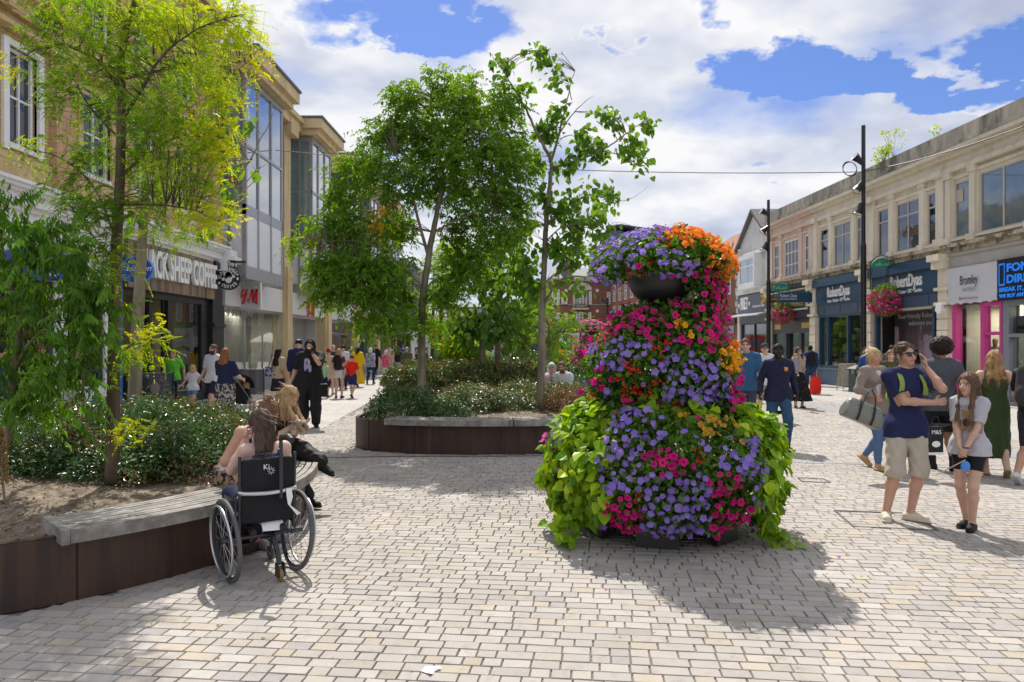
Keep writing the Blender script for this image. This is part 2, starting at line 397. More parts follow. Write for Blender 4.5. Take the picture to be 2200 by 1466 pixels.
def footways():
 ml=slab_mat('slabs_left',(.45,.425,.39),(.41,.39,.36),.62,.31,R(-6))
 sheet('footway_left',[(-11.4,9.0),(-8.2,11.6),(-5.0,11.2),(-3.62,10.0),(-4.9,33),(-6.5,60),(-10.6,60)],.0,ml)
 mr=slab_mat('slabs_right',(.44,.415,.38),(.40,.38,.35),.42,.21,R(4))
 sheet('footway_right',[(8.75,5),(18,5),(14.6,60),(6,60),(6,33),(10.15,33)],.0,mr)
 mf=slab_mat('slabs_far',(.46,.43,.39),(.42,.39,.355),.4,.2,R(4))
 sheet('paving_far',[(-4.9,33),(6,33),(6,60),(20,60),(25,140),(-30,140),(-6.5,60)],-.002,mf)
 mc=mat('blue_grey_stone',(.27,.28,.31),.7,var=.12,scale=5)
 sheet('channel_strip',[(7.15,5),(7.55,5),(9.85,33),(9.45,33)],.004,mc)
 md=mat('drain_iron',(.085,.09,.10),.6,metal=.3,var=.3,scale=20)
 a=[G(600,994),G(700,984),G(820,981.5),G(1000,981),G(1160,980),G(1400,979)]
 mb=MB()
 for k in range(len(a)-1):
  p,q=a[k],a[k+1];mb.prism([(p.x,p.y-.03),(q.x,q.y-.03),(q.x,q.y+.03),(p.x,p.y+.03)],0,.004)
 tag(mb.build('slot_drain',md),kind='structure')
 a=[G(1560,990),G(1800,996),G(2000,1003),G(2230,1013)]
 mb=MB();ms=mat('pale_steel_edge',(.33,.34,.37),.5,metal=.3,var=.2,scale=20)
 for k in range(3):
  p,q=a[k],a[k+1];mb.prism([(p.x,p.y-.035),(q.x,q.y-.035),(q.x,q.y+.035),(p.x,p.y+.035)],0,.005)
 tag(mb.build('drain_channel',ms),kind='structure')
 for nm,c4,lab in(('inspection_cover',[G(1793,1098),G(1834,1132),G(2014,1140),G(1962,1104)],'steel framed inspection cover set in the paving under the man on the phone'),('inspection_cover',[G(1714,1027),G(1724,1035),G(1784,1038),G(1770,1030)],'small inspection cover in the open paving right of the flower tower')):
  mb=MB()
  for k in range(4):
   p=c4[k];q=c4[(k+1)%4];d=(q-p).normalized();nn=Vector((-d.y,d.x,0))*.012
   mb.prism([(p.x-nn.x,p.y-nn.y),(q.x-nn.x,q.y-nn.y),(q.x+nn.x,q.y+nn.y),(p.x+nn.x,p.y+nn.y)],.001,.005+.0007*k)
  tag(mb.build(nm,md,loc=c4[0]),lab,'manhole cover')
 rr=random.Random(3);mb=MB();c=G(925,1445)
 pts=[(-.05,.0),(-.03,.022),(.0,.026),(.045,.022),(.055,.012),(.02,.0),(.018,-.014),(.004,-.022),(-.02,-.01)]
 vs=[(c.x+x,c.y+y*2.2,.004+.014*rr.random())for x,y in pts]+[(c.x,c.y+.01,.022)]
 mb.raw(vs,[(k,(k+1)%9,9)for k in range(9)])
 tag(mb.build('crumpled_tissue',mat('white_tissue',(.85,.85,.87),.8,var=.03),loc=c),'small crumpled white tissue lying on the setts in the foreground','litter')
 for px,py in((1930,1161),(1820,1195),(1783,1026)):
  c=G(px,py);mb=MB();mb.raw([(c.x-.014,c.y-.01,.005),(c.x+.016,c.y-.006,.012),(c.x+.012,c.y+.014,.006),(c.x-.01,c.y+.01,.014)],[(0,1,2,3)])
  tag(mb.build('fallen_petal',mat('petal_fallen',(.6,.03,.13),.6)if px!=1783 else mat('petal_orange',(.8,.3,.03),.6),loc=c),{1930:'dark pink petal on the paving in front of the man on the phone',1820:'magenta petal on the paving, nearest the camera',1783:'orange petal on the paving beside a small cover'}[px],'petal')
ground();pavers();footways()
def offset_poly(pl,d):
 pl=np.asarray(pl);t_=np.roll(pl,-1,0)-np.roll(pl,1,0);t_/=np.linalg.norm(t_,axis=1)[:,None]
 nrm=np.column_stack([t_[:,1],-t_[:,0]])
 a=np.sum(pl[:,0]*np.roll(pl[:,1],-1)-np.roll(pl[:,0],-1)*pl[:,1])
 return pl+nrm*d*(1 if a>0 else-1)
def corten_mat():
 m=bpy.data.materials.new('weathering_steel');m.use_nodes=True;t=NT(m.node_tree)
 out=t.n('ShaderNodeOutputMaterial');tc=t.n('ShaderNodeTexCoord').outputs['Object']
 n=t.noise(tc,2.2,8,.7);st=t.noise(t.n('ShaderNodeMapping',i={'Vector':tc,'Scale':(5,5,.35)}).outputs[0],2.2,5,.6)
 c=t.ramp(n,(.3,(.052,.030,.022)),(.55,(.078,.043,.028)),(.75,(.11,.058,.035)))
 c=t.mix(t.ramp(st,(.50,0),(.66,.75)),c,(.035,.025,.022));c=t.mix(t.ramp(st,(.30,.5),(.40,0)),c,(.15,.075,.04))
 g=t.noise(tc,120,3,.6)
 p=t.n('ShaderNodeBsdfPrincipled',i={'Base Color':c,'Roughness':t.ramp(n,(.3,.42),(.7,.62)),'Metallic':.25,'Specular IOR Level':.5})
 t.t.links.new(t.n('ShaderNodeBump',i={'Strength':.12,'Distance':.002,'Height':g}).outputs[0],p.inputs['Normal'])
 t.t.links.new(p.outputs[0],out.inputs[0]);return m
CORTEN=corten_mat()
SOIL=mat('dry_soil',(.14,.105,.072),.95,var=.4,scale=14,bump=1.0,bscale=45,col2=(.25,.20,.145),thr=(.44,.62))
def soil_z(x,y):return.06*np.sin(x*1.7+y)*np.cos(y*1.3)+.025*np.sin(x*7+1)*np.sin(y*6)+.012*np.sin(x*23)*np.sin(y*19+x*5)
def bed(name,outline,h,label,hs):
 c=outline.mean(0);r=thing(name,label,'planter',(c[0],c[1],0))
 n=len(outline);inn=offset_poly(outline,-.012);flange=offset_poly(outline,-.055)
 mb=MB();V=[]
 for(pl,z)in((outline,0),(outline,h-.006),(offset_poly(outline,.006),h),(flange,h),(flange,h-.012),(inn,h-.012),(inn,hs-.15)):
  V+=[(p[0],p[1],z)for p in pl]
 fs=[(k*n+q,k*n+(q+1)%n,(k+1)*n+(q+1)%n,(k+1)*n+q)for k in range(6)for q in range(n)]
 mb.raw(V,fs);mb.build('steel_edge',CORTEN,r)
 op=offset_poly(outline,.004)
 for k in range(0,n,11):
  d=outline[(k+1)%n]-outline[k];mb=MB();mb.obox((op[k][0],op[k][1],h*.49),(.008,.006,h*.96),math.atan2(d[1],d[0]));mb.build('panel_joint',mat('joint_dark',(.012,.010,.010),.8),r)
 x0,y0=outline.min(0);x1,y1=outline.max(0);st=.05
 gx=np.arange(x0,x1,st);gy=np.arange(y0,y1,st);X,Y=np.meshgrid(gx,gy,indexing='ij')
 ins=inside(X,Y,offset_poly(outline,-.02))
 Z=hs+soil_z(X,Y)+rng.normal(0,.006,X.shape)
 idx=-np.ones(X.shape,int);cell=ins[:-1,:-1]|ins[1:,:-1]|ins[:-1,1:]|ins[1:,1:]
 full=ins[:-1,:-1]&ins[1:,:-1]&ins[:-1,1:]&ins[1:,1:]
 V=np.stack([X,Y,Z],-1).reshape(-1,3)
 nx,ny=X.shape;I,J=np.nonzero(full)
 Q=np.stack([I*ny+J,(I+1)*ny+J,(I+1)*ny+J+1,I*ny+J+1],1)
 ring=offset_poly(outline,-.013);nr=len(ring);b=len(V)
 V=np.concatenate([V,[(p[0],p[1],hs-.03)for p in ring],[(p[0],p[1],hs-.035)for p in offset_poly(outline,-.16)]])
 Q2=np.array([(b+k,b+(k+1)%nr,b+nr+(k+1)%nr,b+nr+k)for k in range(nr)])
 V=np.concatenate([V,[(c[0],c[1],hs-.06)]]);cc=len(V)-1
 Tn=np.array([(b+nr+k,b+nr+(k+1)%nr,cc)for k in range(nr)])
 mesh_np('soil',V,np.concatenate([Q,Q2]),Tn,SOIL,r,smooth=True)
 return r
bed('planting_bed',BED_A,.45,'long raised bed with brown steel edge in the left foreground, a bench on its rim',.40)
bed('planting_bed',BED_B,.50,'raised bed with rounded brown steel edge in the middle, holding two slim trees',.43)
bed('planting_bed',BED_C,.45,'farther raised bed with brown steel edge behind the middle bed',.40)
def wood_bench(name,outline,i0,i1,z,label,w_out=.13,w_in=.42,slat=.050,gap=.014):
 N=len(outline);ids=[k%N for k in range(i0,i1+1)]
 loc=(*outline[ids[len(ids)//2]],0)
 r=thing(name,label,'bench',loc)
 mw=mat('weathered_wood',(.33,.305,.27),.85,var=.28,scale=9,bump=.5,bscale=80,col2=(.20,.185,.165),thr=(.42,.62),stretch=(1,1,1))
 mb=MB();d=w_out;kk=0
 while d>-w_in:
  a=offset_poly(outline,d)[ids];b=offset_poly(outline,d-slat)[ids]
  m_=len(ids);zz=z+rnd.uniform(-.002,.002);th=.09 if kk==0 else.035
  V=[(p[0],p[1],zz)for p in a]+[(p[0],p[1],zz)for p in b]+[(p[0],p[1],zz-th)for p in a]+[(p[0],p[1],zz-th)for p in b]
  f=[]
  for k in range(m_-1):
   f+=[(k,k+1,m_+k+1,m_+k),(2*m_+k,3*m_+k,3*m_+k+1,2*m_+k+1),(k,2*m_+k,2*m_+k+1,k+1),(m_+k,m_+k+1,3*m_+k+1,3*m_+k)]
  f+=[(0,m_,3*m_,2*m_),(m_-1,3*m_-1,4*m_-1,2*m_-1)]
  mb.raw(V,f);d-=slat+gap;kk+=1
 mb.build('seat',mw,r)
 for e,nm in((0,'end_board'),(-1,'end_board')):
  p=offset_poly(outline,w_out+.01)[ids[e]];q=offset_poly(outline,-w_in)[ids[e]]
  dd=(q-p);L=np.linalg.norm(dd);a=math.atan2(dd[1],dd[0]);c=(p+q)/2
  t_=offset_poly(outline,0);tv=t_[ids[e]]-t_[ids[1 if e==0 else-2]];tv=tv/np.linalg.norm(tv)*.03
  mb=MB();mb.obox((c[0]+tv[0],c[1]+tv[1],z-.04),(L,.05,.10),a);mb.build(nm,mw,r)
 a=offset_poly(outline,-.02)[ids]
 for k in range(2,len(ids)-1,5):
  mb=MB()
  mb.obox((a[k][0],a[k][1],z-.052),(.04,.12,.03),math.atan2(*(a[k]-a[k-1])[::-1]))
  mb.build('bracket',mat('bracket_steel',(.05,.05,.05),.5,metal=.6),r)
 return r
def nearest(outline,x,y):return int(np.argmin(np.hypot(outline[:,0]-x,outline[:,1]-y)))
wood_bench('curved_bench',BED_A,nearest(BED_A,-2.98,5.0),nearest(BED_A,-2.35,8.35),.505,'curved weathered slatted bench on the rim of the left bed')
wood_bench('curved_bench',BED_B,nearest(BED_B,-1.95,11.95),nearest(BED_B,-.05,11.75),.545,'grey slatted bench section on the front rim of the middle bed, left of the joint')
wood_bench('curved_bench',BED_B,nearest(BED_B,.06,11.75),nearest(BED_B,1.55,12.35),.545,'grey bench section on the middle bed rim, running behind the flower tower')
wood_bench('curved_bench',BED_B,nearest(BED_B,1.6,16.3),nearest(BED_B,-.4,17.5),.545,'slatted bench on the far rim of the middle bed where people sit',.4,.1)
# ===== buildings on the left
LF=Facade(-10.3,.02,1)
def openings_wall(mb,u0,u1,z0,z1,v0,v1,ops,mi=None):
 us=sorted({u0,u1,*[o[0]for o in ops],*[o[1]for o in ops]});zs=sorted({z0,z1,*[o[2]for o in ops],*[o[3]for o in ops]})
 for a,b in zip(us[:-1],us[1:]):
  run=None
  for c,d in zip(zs[:-1],zs[1:]):
   hit=any(o[0]<(a+b)/2<o[1]and o[2]<(c+d)/2<o[3]for o in ops)
   if not hit:
    if run is None:run=[c,d]
    else:run[1]=d
   if hit and run:mb.box(a,b,v0,v1,*run,mi);run=None
  if run:mb.box(a,b,v0,v1,*run,mi)
def window(fac,par,u0,u1,z0,z1,v,fm,gm,mul=(),tra=(),fw=.06,depth=.06,sill=None,part='window',bar=.03):
 """one window: frame mesh, its glass as a sub-part"""
 mb=fac.mb()
 mb.box(u0,u0+fw,v,v+depth,z0,z1);mb.box(u1-fw,u1,v,v+depth,z0,z1)
 mb.box(u0+fw,u1-fw,v,v+depth,z0,z0+fw);mb.box(u0+fw,u1-fw,v,v+depth,z1-fw,z1)
 for f in mul:
  c=u0+(u1-u0)*f;mb.box(c-bar,c+bar,v+.004,v+depth-.006,z0+fw,z1-fw)
 for f in tra:
  c=z0+(z1-z0)*f;mb.box(u0+fw,u1-fw,v+.008,v+depth-.012,c-bar,c+bar)
 w=mb.build(part,fm,par)
 g=fac.mb();g.box(u0+fw*.6,u1-fw*.6,v+.02,v+.03,z0+fw*.6,z1-fw*.6);g.build('glass',gm,w)
 if sill is not None:
  s_=fac.mb();s_.box(u0-.06,u1+.06,v,v+depth+.12,z0-.09,z0-.002);s_.build('sill',sill,w)
 return w
def brick_mat(name,c1,c2,mortar,sc=1.0,bw=.225,rh=.075,plane='yz'):
 m=bpy.data.materials.new(name);m.use_nodes=True;t=NT(m.node_tree)
 out=t.n('ShaderNodeOutputMaterial');tc=t.n('ShaderNodeTexCoord').outputs['Object']
 sp=t.n('ShaderNodeSeparateXYZ',i={0:tc})
 uu=t.math('ADD',sp.outputs[1],sp.outputs[0])if plane=='yz' else sp.outputs[0]
 v=t.n('ShaderNodeCombineXYZ',i={0:uu,1:sp.outputs[2],2:0}).outputs[0]
 b=t.n('ShaderNodeTexBrick',i={'Vector':v,'Color1':tuple(c1)+(1,),'Color2':tuple(c2)+(1,),'Mortar':tuple(mortar)+(1,),'Scale':sc,'Mortar Size':.008,'Brick Width':bw,'Row Height':rh})
 n=t.ramp(t.noise(tc,1.2,6,.7),(.3,.78),(.65,1.12));n3=t.ramp(t.noise(tc,9,4,.7),(.3,.85),(.65,1.1))
 c=t.mix(1.0,t.mix(1.0,b.outputs[0],n,'MULTIPLY'),n3,'MULTIPLY')
 p=t.n('ShaderNodeBsdfPrincipled',i={'Base Color':c,'Roughness':.85})
 t.t.links.new(t.n('ShaderNodeBump',i={'Strength':.5,'Distance':.01,'Height':b.outputs[1]}).outputs[0],p.inputs['Normal'])
 t.t.links.new(p.outputs[0],out.inputs[0]);MATS[name]=m;return m
M_ochre=brick_mat('ochre_brick',(.60,.45,.18),(.54,.39,.15),(.32,.26,.18))
M_terra=brick_mat('terracotta_blocks',(.62,.37,.22),(.56,.33,.19),(.3,.2,.14),1,.55,.28)
M_buff=brick_mat('buff_terracotta',(.64,.47,.24),(.58,.42,.20),(.34,.24,.15),1,.5,.30)
M_white=mat('white_paint',(.82,.82,.82),.55,var=.05,scale=3,col2=(.60,.59,.57),thr=(.60,.75))
M_black=mat('black_paint',(.012,.013,.015),.35,var=.2,scale=4)
M_blue=mat('bright_blue_paint',(.03,.16,.52),.4,var=.08)
M_alu=mat('grey_aluminium',(.36,.37,.38),.4,metal=.5,var=.08,scale=3)
M_panel=mat('white_enamel_panel',(.72,.73,.78),.25,var=.03,scale=2)
M_stone=mat('buff_stone',(.66,.51,.30),.8,var=.12,scale=2.2,bump=.3,bscale=30,col2=(.46,.35,.20),thr=(.5,.75),stretch=(1,1,.3))
G_dark=mat_glass('glass_dark',(.012,.014,.016),.0,.02,.12,2.0)
G_sky=mat_glass('glass_curtain',(.05,.07,.075),.0,.02,.05,5.0)
G_shop=mat_glass('glass_shop',(.01,.012,.012),.95,.01,.0,1.55)
G_shopm=mat_glass('glass_shop_mirror',(.02,.025,.025),.75,.01,.05,2.0)
M_red=mat('red_enamel',(.70,.012,.012),.4,var=.03)
M_lead=mat('lead_roof',(.10,.11,.13),.5,var=.15,scale=2)
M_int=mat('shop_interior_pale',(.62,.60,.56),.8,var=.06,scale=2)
M_intd=mat('shop_interior_dark',(.05,.045,.04),.8,var=.2,scale=2)
M_floor=mat('shop_floor',(.30,.27,.24),.5,var=.1,scale=2)
def sash(par,u0,u1,z0,z1,v,nm='sash_window'):
 return window(LF,par,u0,u1,z0,z1,v,M_white,G_dark,(.5,),(.5,),.07,.08,M_white,bar=.022)
def left_brick():
 B=thing('brick_shop_building','ochre brick and terracotta building above the coffee shop and the white shopfront','building',LF.p(18,0,0))
 ops=[]
 W1=[(12.1,14.0),(14.75,15.65),(17.2,18.4),(19.4,20.6),(21.8,22.9)]
 for a,b in W1:ops+=[(a,b,5.7,7.7),(a,b,9.0,10.7)]
 mb=LF.mb();openings_wall(mb,8,24.6,4.4,12.6,-.5,0,ops);mb.build('wall',M_ochre,B)
 mb=LF.mb();mb.box(8,24.6,-8,-.5,.0,12.0);mb.build('back_block',M_ochre,B)
 for k,(a,b)in enumerate(W1):
  for z0,z1 in((5.7,7.7),(9.0,10.7)):sash(B,a+.04,b-.04,z0+.04,z1,-.14)
  mb=LF.mb()
  for z0,z1 in((5.7,7.7),(9.0,10.7)):
   mb.box(a-.16,a,-.05,.06,z0-.1,z1+.12);mb.box(b,b+.16,-.05,.06,z0-.1,z1+.12);mb.box(a,b,-.05,.058,z1,z1+.12)
  mb.build('window_surround',M_white if k<2 else M_buff,B)
 for u in(11.2,16.35,18.9,21.2,23.4,24.35):
  mb=LF.mb();w=.28 if u<24 else.3;mb.box(u-w,u+w,0,.16,4.95,12.3);mb.box(u-w-.08,u+w+.08,0,.24,4.95,5.35);mb.box(u-w-.07,u+w+.07,0,.25,8.1,8.35);mb.box(u-w-.07,u+w+.07,0,.25,11.9,12.2)
  mb.build('pilaster',M_terra,B)
 mb=LF.mb()
 mb.box(8,24.6,0,.09,4.95,5.55);mb.box(8,24.6,0,.12,8.35,8.75);mb.box(8,24.6,0,.3,8.75,8.9);mb.box(8,24.6,0,.25,7.98,8.08)
 for(c,r0)in((13.0,1.7),(19.6,1.4)):
  n=14
  for k in range(n):
   a0=math.pi*(k/n);a1=math.pi*((k+1)/n)
   for rr0,rr1,vv in((r0-.25,r0,.26),(r0-.45,r0-.25,.18)):
    pts=[(c+rr0*math.cos(a0),8.35+.62*rr0*math.sin(a0)),(c+rr1*math.cos(a0),8.35+.62*rr1*math.sin(a0)),(c+rr1*math.cos(a1),8.35+.62*rr1*math.sin(a1)),(c+rr0*math.cos(a1),8.35+.62*rr0*math.sin(a1))]
    vs=[(p[0],.1,p[1])for p in pts]+[(p[0],vv,p[1])for p in pts]
    mb.raw(vs,[(4,5,6,7),(0,1,5,4),(1,2,6,5),(2,3,7,6),(3,0,4,7)])
 mb.build('string_course',M_buff,B)
 mb=LF.mb();mb.box(8,24.7,-.5,.45,12.3,12.6);mb.box(8,24.7,-.5,.3,12.1,12.3);mb.box(8,24.6,-.5,.05,12.6,13.1);mb.build('cornice',M_buff,B)
 mb=LF.mb()
 for z0,z1,v in((4.42,4.52,.20),(4.52,4.74,.32),(4.74,4.80,.42),(4.80,4.88,.50),(4.88,4.95,.56)):mb.box(8,24.55,-.1,v,z0,z1)
 mb.box(8,18.8,-.1,.12,3.95,4.42)
 mb.build('shop_cornice',M_white,B)
 mb=LF.mb();mb.box(24.3,24.95,0,.5,4.15,4.5);mb.box(24.3,24.95,0,.75,4.5,4.62);mb.box(24.38,24.87,0,.62,4.62,4.85)
 for q in range(10):
  a=math.pi*q/9;mb.box(24.35,24.9,.45+.12*math.cos(a),.47+.14*math.cos(a),4.35+.1*math.sin(a),4.4+.12*math.sin(a))
 mb.build('console',M_white,B)
 mb=LF.mb();mb.obox((24.1,.24,4.3),(.22,.06,.3));mb.build('alarm_box',mat('navy_plastic',(.03,.03,.16),.4),B)
left_brick()
def left_white_shop():
 B=thing('white_shopfront','white painted shopfront with dark windows and blue sign, left of the coffee shop','shop',LF.p(13,0,0))
 mb=LF.mb()
 ops=[(9.0,11.2,.75,3.15),(11.6,13.9,2.35,3.3),(11.6,12.55,.15,2.1),(12.75,13.9,.15,2.1),(14.3,16.2,.75,3.1),(16.6,18.1,.75,3.1)]
 openings_wall(mb,8,18.55,0,3.95,-.25,.04,ops);mb.build('front',M_white,B)
 mb=LF.mb()
 for o in ops:mb.box(o[0],o[1],-.03,-.01,o[2],o[3])
 mb.build('window_glass',G_dark,B)
 mb=LF.mb();mb.box(8,18.5,.04,.10,0,.42);mb.build('plinth',M_blue,B)
 mb=LF.mb();mb.box(18.42,18.72,-.2,.14,0,4.2);mb.build('edge_pier',M_blue,B)
 for a,b in((11.55,11.72),(13.95,14.2),(16.25,16.5)):
  mb=LF.mb();mb.box(a,b,.04,.12,.42,3.8);mb.build('pilaster',M_white,B)
 def oval(c,ru,rz,name,par,m,v0,v1):
  mb=LF.mb();n=40;vs=[(c[0]+ru*math.cos(2*math.pi*k/n),v0,c[1]+rz*math.sin(2*math.pi*k/n))for k in range(n)]+[(c[0]+ru*math.cos(2*math.pi*k/n),v1,c[1]+rz*math.sin(2*math.pi*k/n))for k in range(n)]
  mb.raw(vs,[tuple(range(n)),tuple(range(n,2*n))]+[(k,(k+1)%n,n+(k+1)%n,n+k)for k in range(n)]);return mb.build(name,m,par)
 M_royal=mat('royal_blue_sign',(.012,.06,.36),.35,var=.08)
 sg=thing('oval_shop_sign','wide blue oval sign with white script on the white shopfront','sign',LF.p(15.4,.1,3.55))
 oval((15.75,3.42),1.35,.33,'panel',sg,M_royal,.12,.17)
 text('lettering','Lumen',.40,LF.T(15.7,.175,3.5),M_white,sg,.004,0,1.1,.35);text('lettering','Dentistry',.13,LF.T(15.9,.175,3.24),M_white,sg,.004)
 sg=thing('projecting_oval_sign','blue oval hanging sign with white script between two tree trunks','sign',LF.p(18.55,.2,3.6))
 M2=frame_m(LF.p(18.55,1.05,3.62),(1,0,0),(0,-1,0))
 mb=MB();n=40
 c=LF.p(18.55,.6,3.60)
 for s_,y0,y1,mi in((1.0,-.05,.05,1),(.93,-.056,-.05,0)):
  vs=[(c.x+.41*s_*math.cos(2*math.pi*k/n),c.y+y0,c.z+.34*s_*math.sin(2*math.pi*k/n))for k in range(n)]+[(c.x+.41*s_*math.cos(2*math.pi*k/n),c.y+y1,c.z+.34*s_*math.sin(2*math.pi*k/n))for k in range(n)]
  mb.raw(vs,[tuple(range(n)),tuple(range(n,2*n))]+[(k,(k+1)%n,n+(k+1)%n,n+k)for k in range(n)],mi)
 mb.build('panel',[M_royal,mat('pale_blue_edge',(.1,.3,.7),.4)],sg)
 text('lettering','Lumen',.21,frame_m((c.x+.05,c.y-.058,c.z+.03),(1,0,0),(0,-1,0)),M_white,sg,.003,0,1.1,.35)
 text('lettering','DENTISTRY',.06,frame_m((c.x+.1,c.y-.058,c.z-.13),(1,0,0),(0,-1,0)),M_white,sg,.003)
 mb=MB();mb.tube([LF.p(18.55,.0,3.62),LF.p(18.55,.2,3.6)],.03);mb.build('bracket',M_black,sg)
left_white_shop()
def coffee_shop():
 B=thing('coffee_shopfront','black coffee shop front under a dark timber sign board','shop',LF.p(21.5,0,0))
 m=bpy.data.materials.new('timber_boards');m.use_nodes=True;t=NT(m.node_tree)
 out=t.n('ShaderNodeOutputMaterial');tc=t.n('ShaderNodeTexCoord').outputs['Object'];sp=t.n('ShaderNodeSeparateXYZ',i={0:tc})
 k=t.math('FLOOR',t.math('MULTIPLY',sp.outputs[1],9.5));wn=t.n('ShaderNodeTexWhiteNoise',noise_dimensions='1D',i={'W':k}).outputs[0]
 c=t.ramp(wn,(0,(.10,.065,.045)),(.35,(.19,.12,.075)),(.7,(.32,.21,.12)),(1,(.17,.155,.14)))
 g=t.noise(t.n('ShaderNodeMapping',i={'Vector':tc,'Scale':(1,30,1.5)}).outputs[0],2,5,.6)
 c=t.mix(1.0,c,t.ramp(g,(.3,.75),(.7,1.2)),'MULTIPLY')
 fr=t.math('FRACT',t.math('MULTIPLY',sp.outputs[1],9.5));c=t.mix(t.ramp(fr,(0,1),(.05,0)),c,(.015,.01,.008))
 p=t.n('ShaderNodeBsdfPrincipled',i={'Base Color':c,'Roughness':.65});t.t.links.new(p.outputs[0],out.inputs[0])
 mb=LF.mb();mb.box(18.8,24.05,.02,.22,3.2,4.42);mb.build('sign_board',m,B)
 text('sign_lettering','BLACK SHEEP COFFEE',1.02,LF.T(21.6,.28,3.86),mat('white_letter',(.88,.88,.86),.5,var=.03),B,.05,.022,fit=4.75)
 mb=LF.mb()
 ops=[(18.9,20.2,.35,3.0),(20.35,21.25,.0,3.0),(21.5,23.45,.35,3.0)]
 openings_wall(mb,18.75,24.0,0,3.2,-.15,.06,ops);mb.box(24.0,24.75,0,.18,0,4.4);mb.box(23.98,24.8,0,.24,0,.3);mb.box(23.95,24.82,0,.26,2.3,2.42);mb.box(23.95,24.82,0,.3,4.2,4.4)
 mb.box(21.02,21.06,-.02,.04,0,3.0);mb.build('front',M_black,B)
 mb=LF.mb()
 for a,b in((18.9,20.2),(21.5,23.45)):mb.box(a,b,-.02,0,.35,3.0)
 mb.build('shop_glass',mat_glass('glass_coffee',(.01,.012,.012),.82,.01,.0),B)
 mb=LF.mb();mb.box(18.85,23.6,-3.2,-3.1,0,3.2);mb.box(18.8,18.85,-3.2,-.15,0,3.2);mb.box(23.6,23.7,-3.2,-.15,0,3.2);mb.box(18.85,23.6,-3.1,-.15,3.15,3.2);mb.build('interior',mat('cafe_interior',(.20,.19,.175),.8,var=.1),B)
 mb=LF.mb();mb.box(18.85,23.6,-3.1,-.15,0,.02);mb.build('interior_floor',M_floor,B)
 mb=LF.mb();mb.box(21.6,23.4,-.75,-.65,.4,1.25);mb.box(18.95,20.2,-.75,-.65,.4,1.25);mb.build('bench_back',mat('amber_wood',(.42,.19,.04),.3,var=.35,scale=3,stretch=(1,1,8)),B)
 c=LF.p(24.45,.52,3.92)
 sg=thing('round_hanging_sign','round black hanging sign ringed with white lettering outside the coffee shop','sign',c)
 mb=MB();n=48;r=.39
 vs=[(c.x+r*math.cos(2*math.pi*k/n),c.y-.045,c.z+r*math.sin(2*math.pi*k/n))for k in range(n)]+[(c.x+r*math.cos(2*math.pi*k/n),c.y+.045,c.z+r*math.sin(2*math.pi*k/n))for k in range(n)]
 mb.raw(vs,[tuple(range(n)),tuple(range(n,2*n))]+[(k,(k+1)%n,n+(k+1)%n,n+k)for k in range(n)]);mb.build('disc',M_black,sg)
 wl=mat('sign_white',(.82,.82,.84),.5,var=.02)
 for word,a0,a1,up in(('BLACK SHEEP',178,22,1),('COFFEE',232,322,-1)):
  for k,ch in enumerate(word):
   if ch==' ':continue
   a=R(a0+(a1-a0)*k/(len(word)-1));rr=.295
   pos=(c.x+rr*math.cos(a),c.y-.05,c.z+rr*math.sin(a))
   rot=a-math.pi/2 if up>0 else a+math.pi/2
   M_=frame_m(pos,(math.cos(rot),0,math.sin(rot)),(0,-1,0));text('letter',ch,.15,M_,wl,sg,.003,.006,.72)
 mb=MB()
 def blob(cx,cz,rx,rz,mi,y=-.052,rot=0):
  n=20;vs=[]
  for k in range(n):
   a=2*math.pi*k/n;x=rx*math.cos(a);z=rz*math.sin(a)
   vs.append((c.x+cx+x*math.cos(rot)-z*math.sin(rot),c.y+y,c.z+cz+x*math.sin(rot)+z*math.cos(rot)))
  mb.raw(vs,[tuple(range(n))],mi)
 blob(0,.02,.13,.19,0);blob(-.02,.13,.15,.10,0);blob(-.16,-.03,.07,.05,0,rot=.7);blob(.15,.06,.07,.05,0,rot=-.5)
 blob(-.07,.02,.065,.035,1,-.055,.3);blob(.05,.06,.065,.035,1,-.055,.3);blob(-.3,-.16,.035,.05,0);blob(.3,-.02,.035,.05,0)
 mb.build('sheep_emblem',[wl,M_black],sg)
 mb=MB();a=LF.p(24.4,.15,4.16);mb.box(a.x-.2,a.x+.95,a.y-.04,a.y+.04,4.42,4.48);mb.box(c.x-.2,c.x-.17,c.y-.01,c.y+.01,4.24,4.42);mb.box(c.x+.17,c.x+.2,c.y-.01,c.y+.01,4.24,4.42);mb.build('bracket',M_black,sg)
coffee_shop()
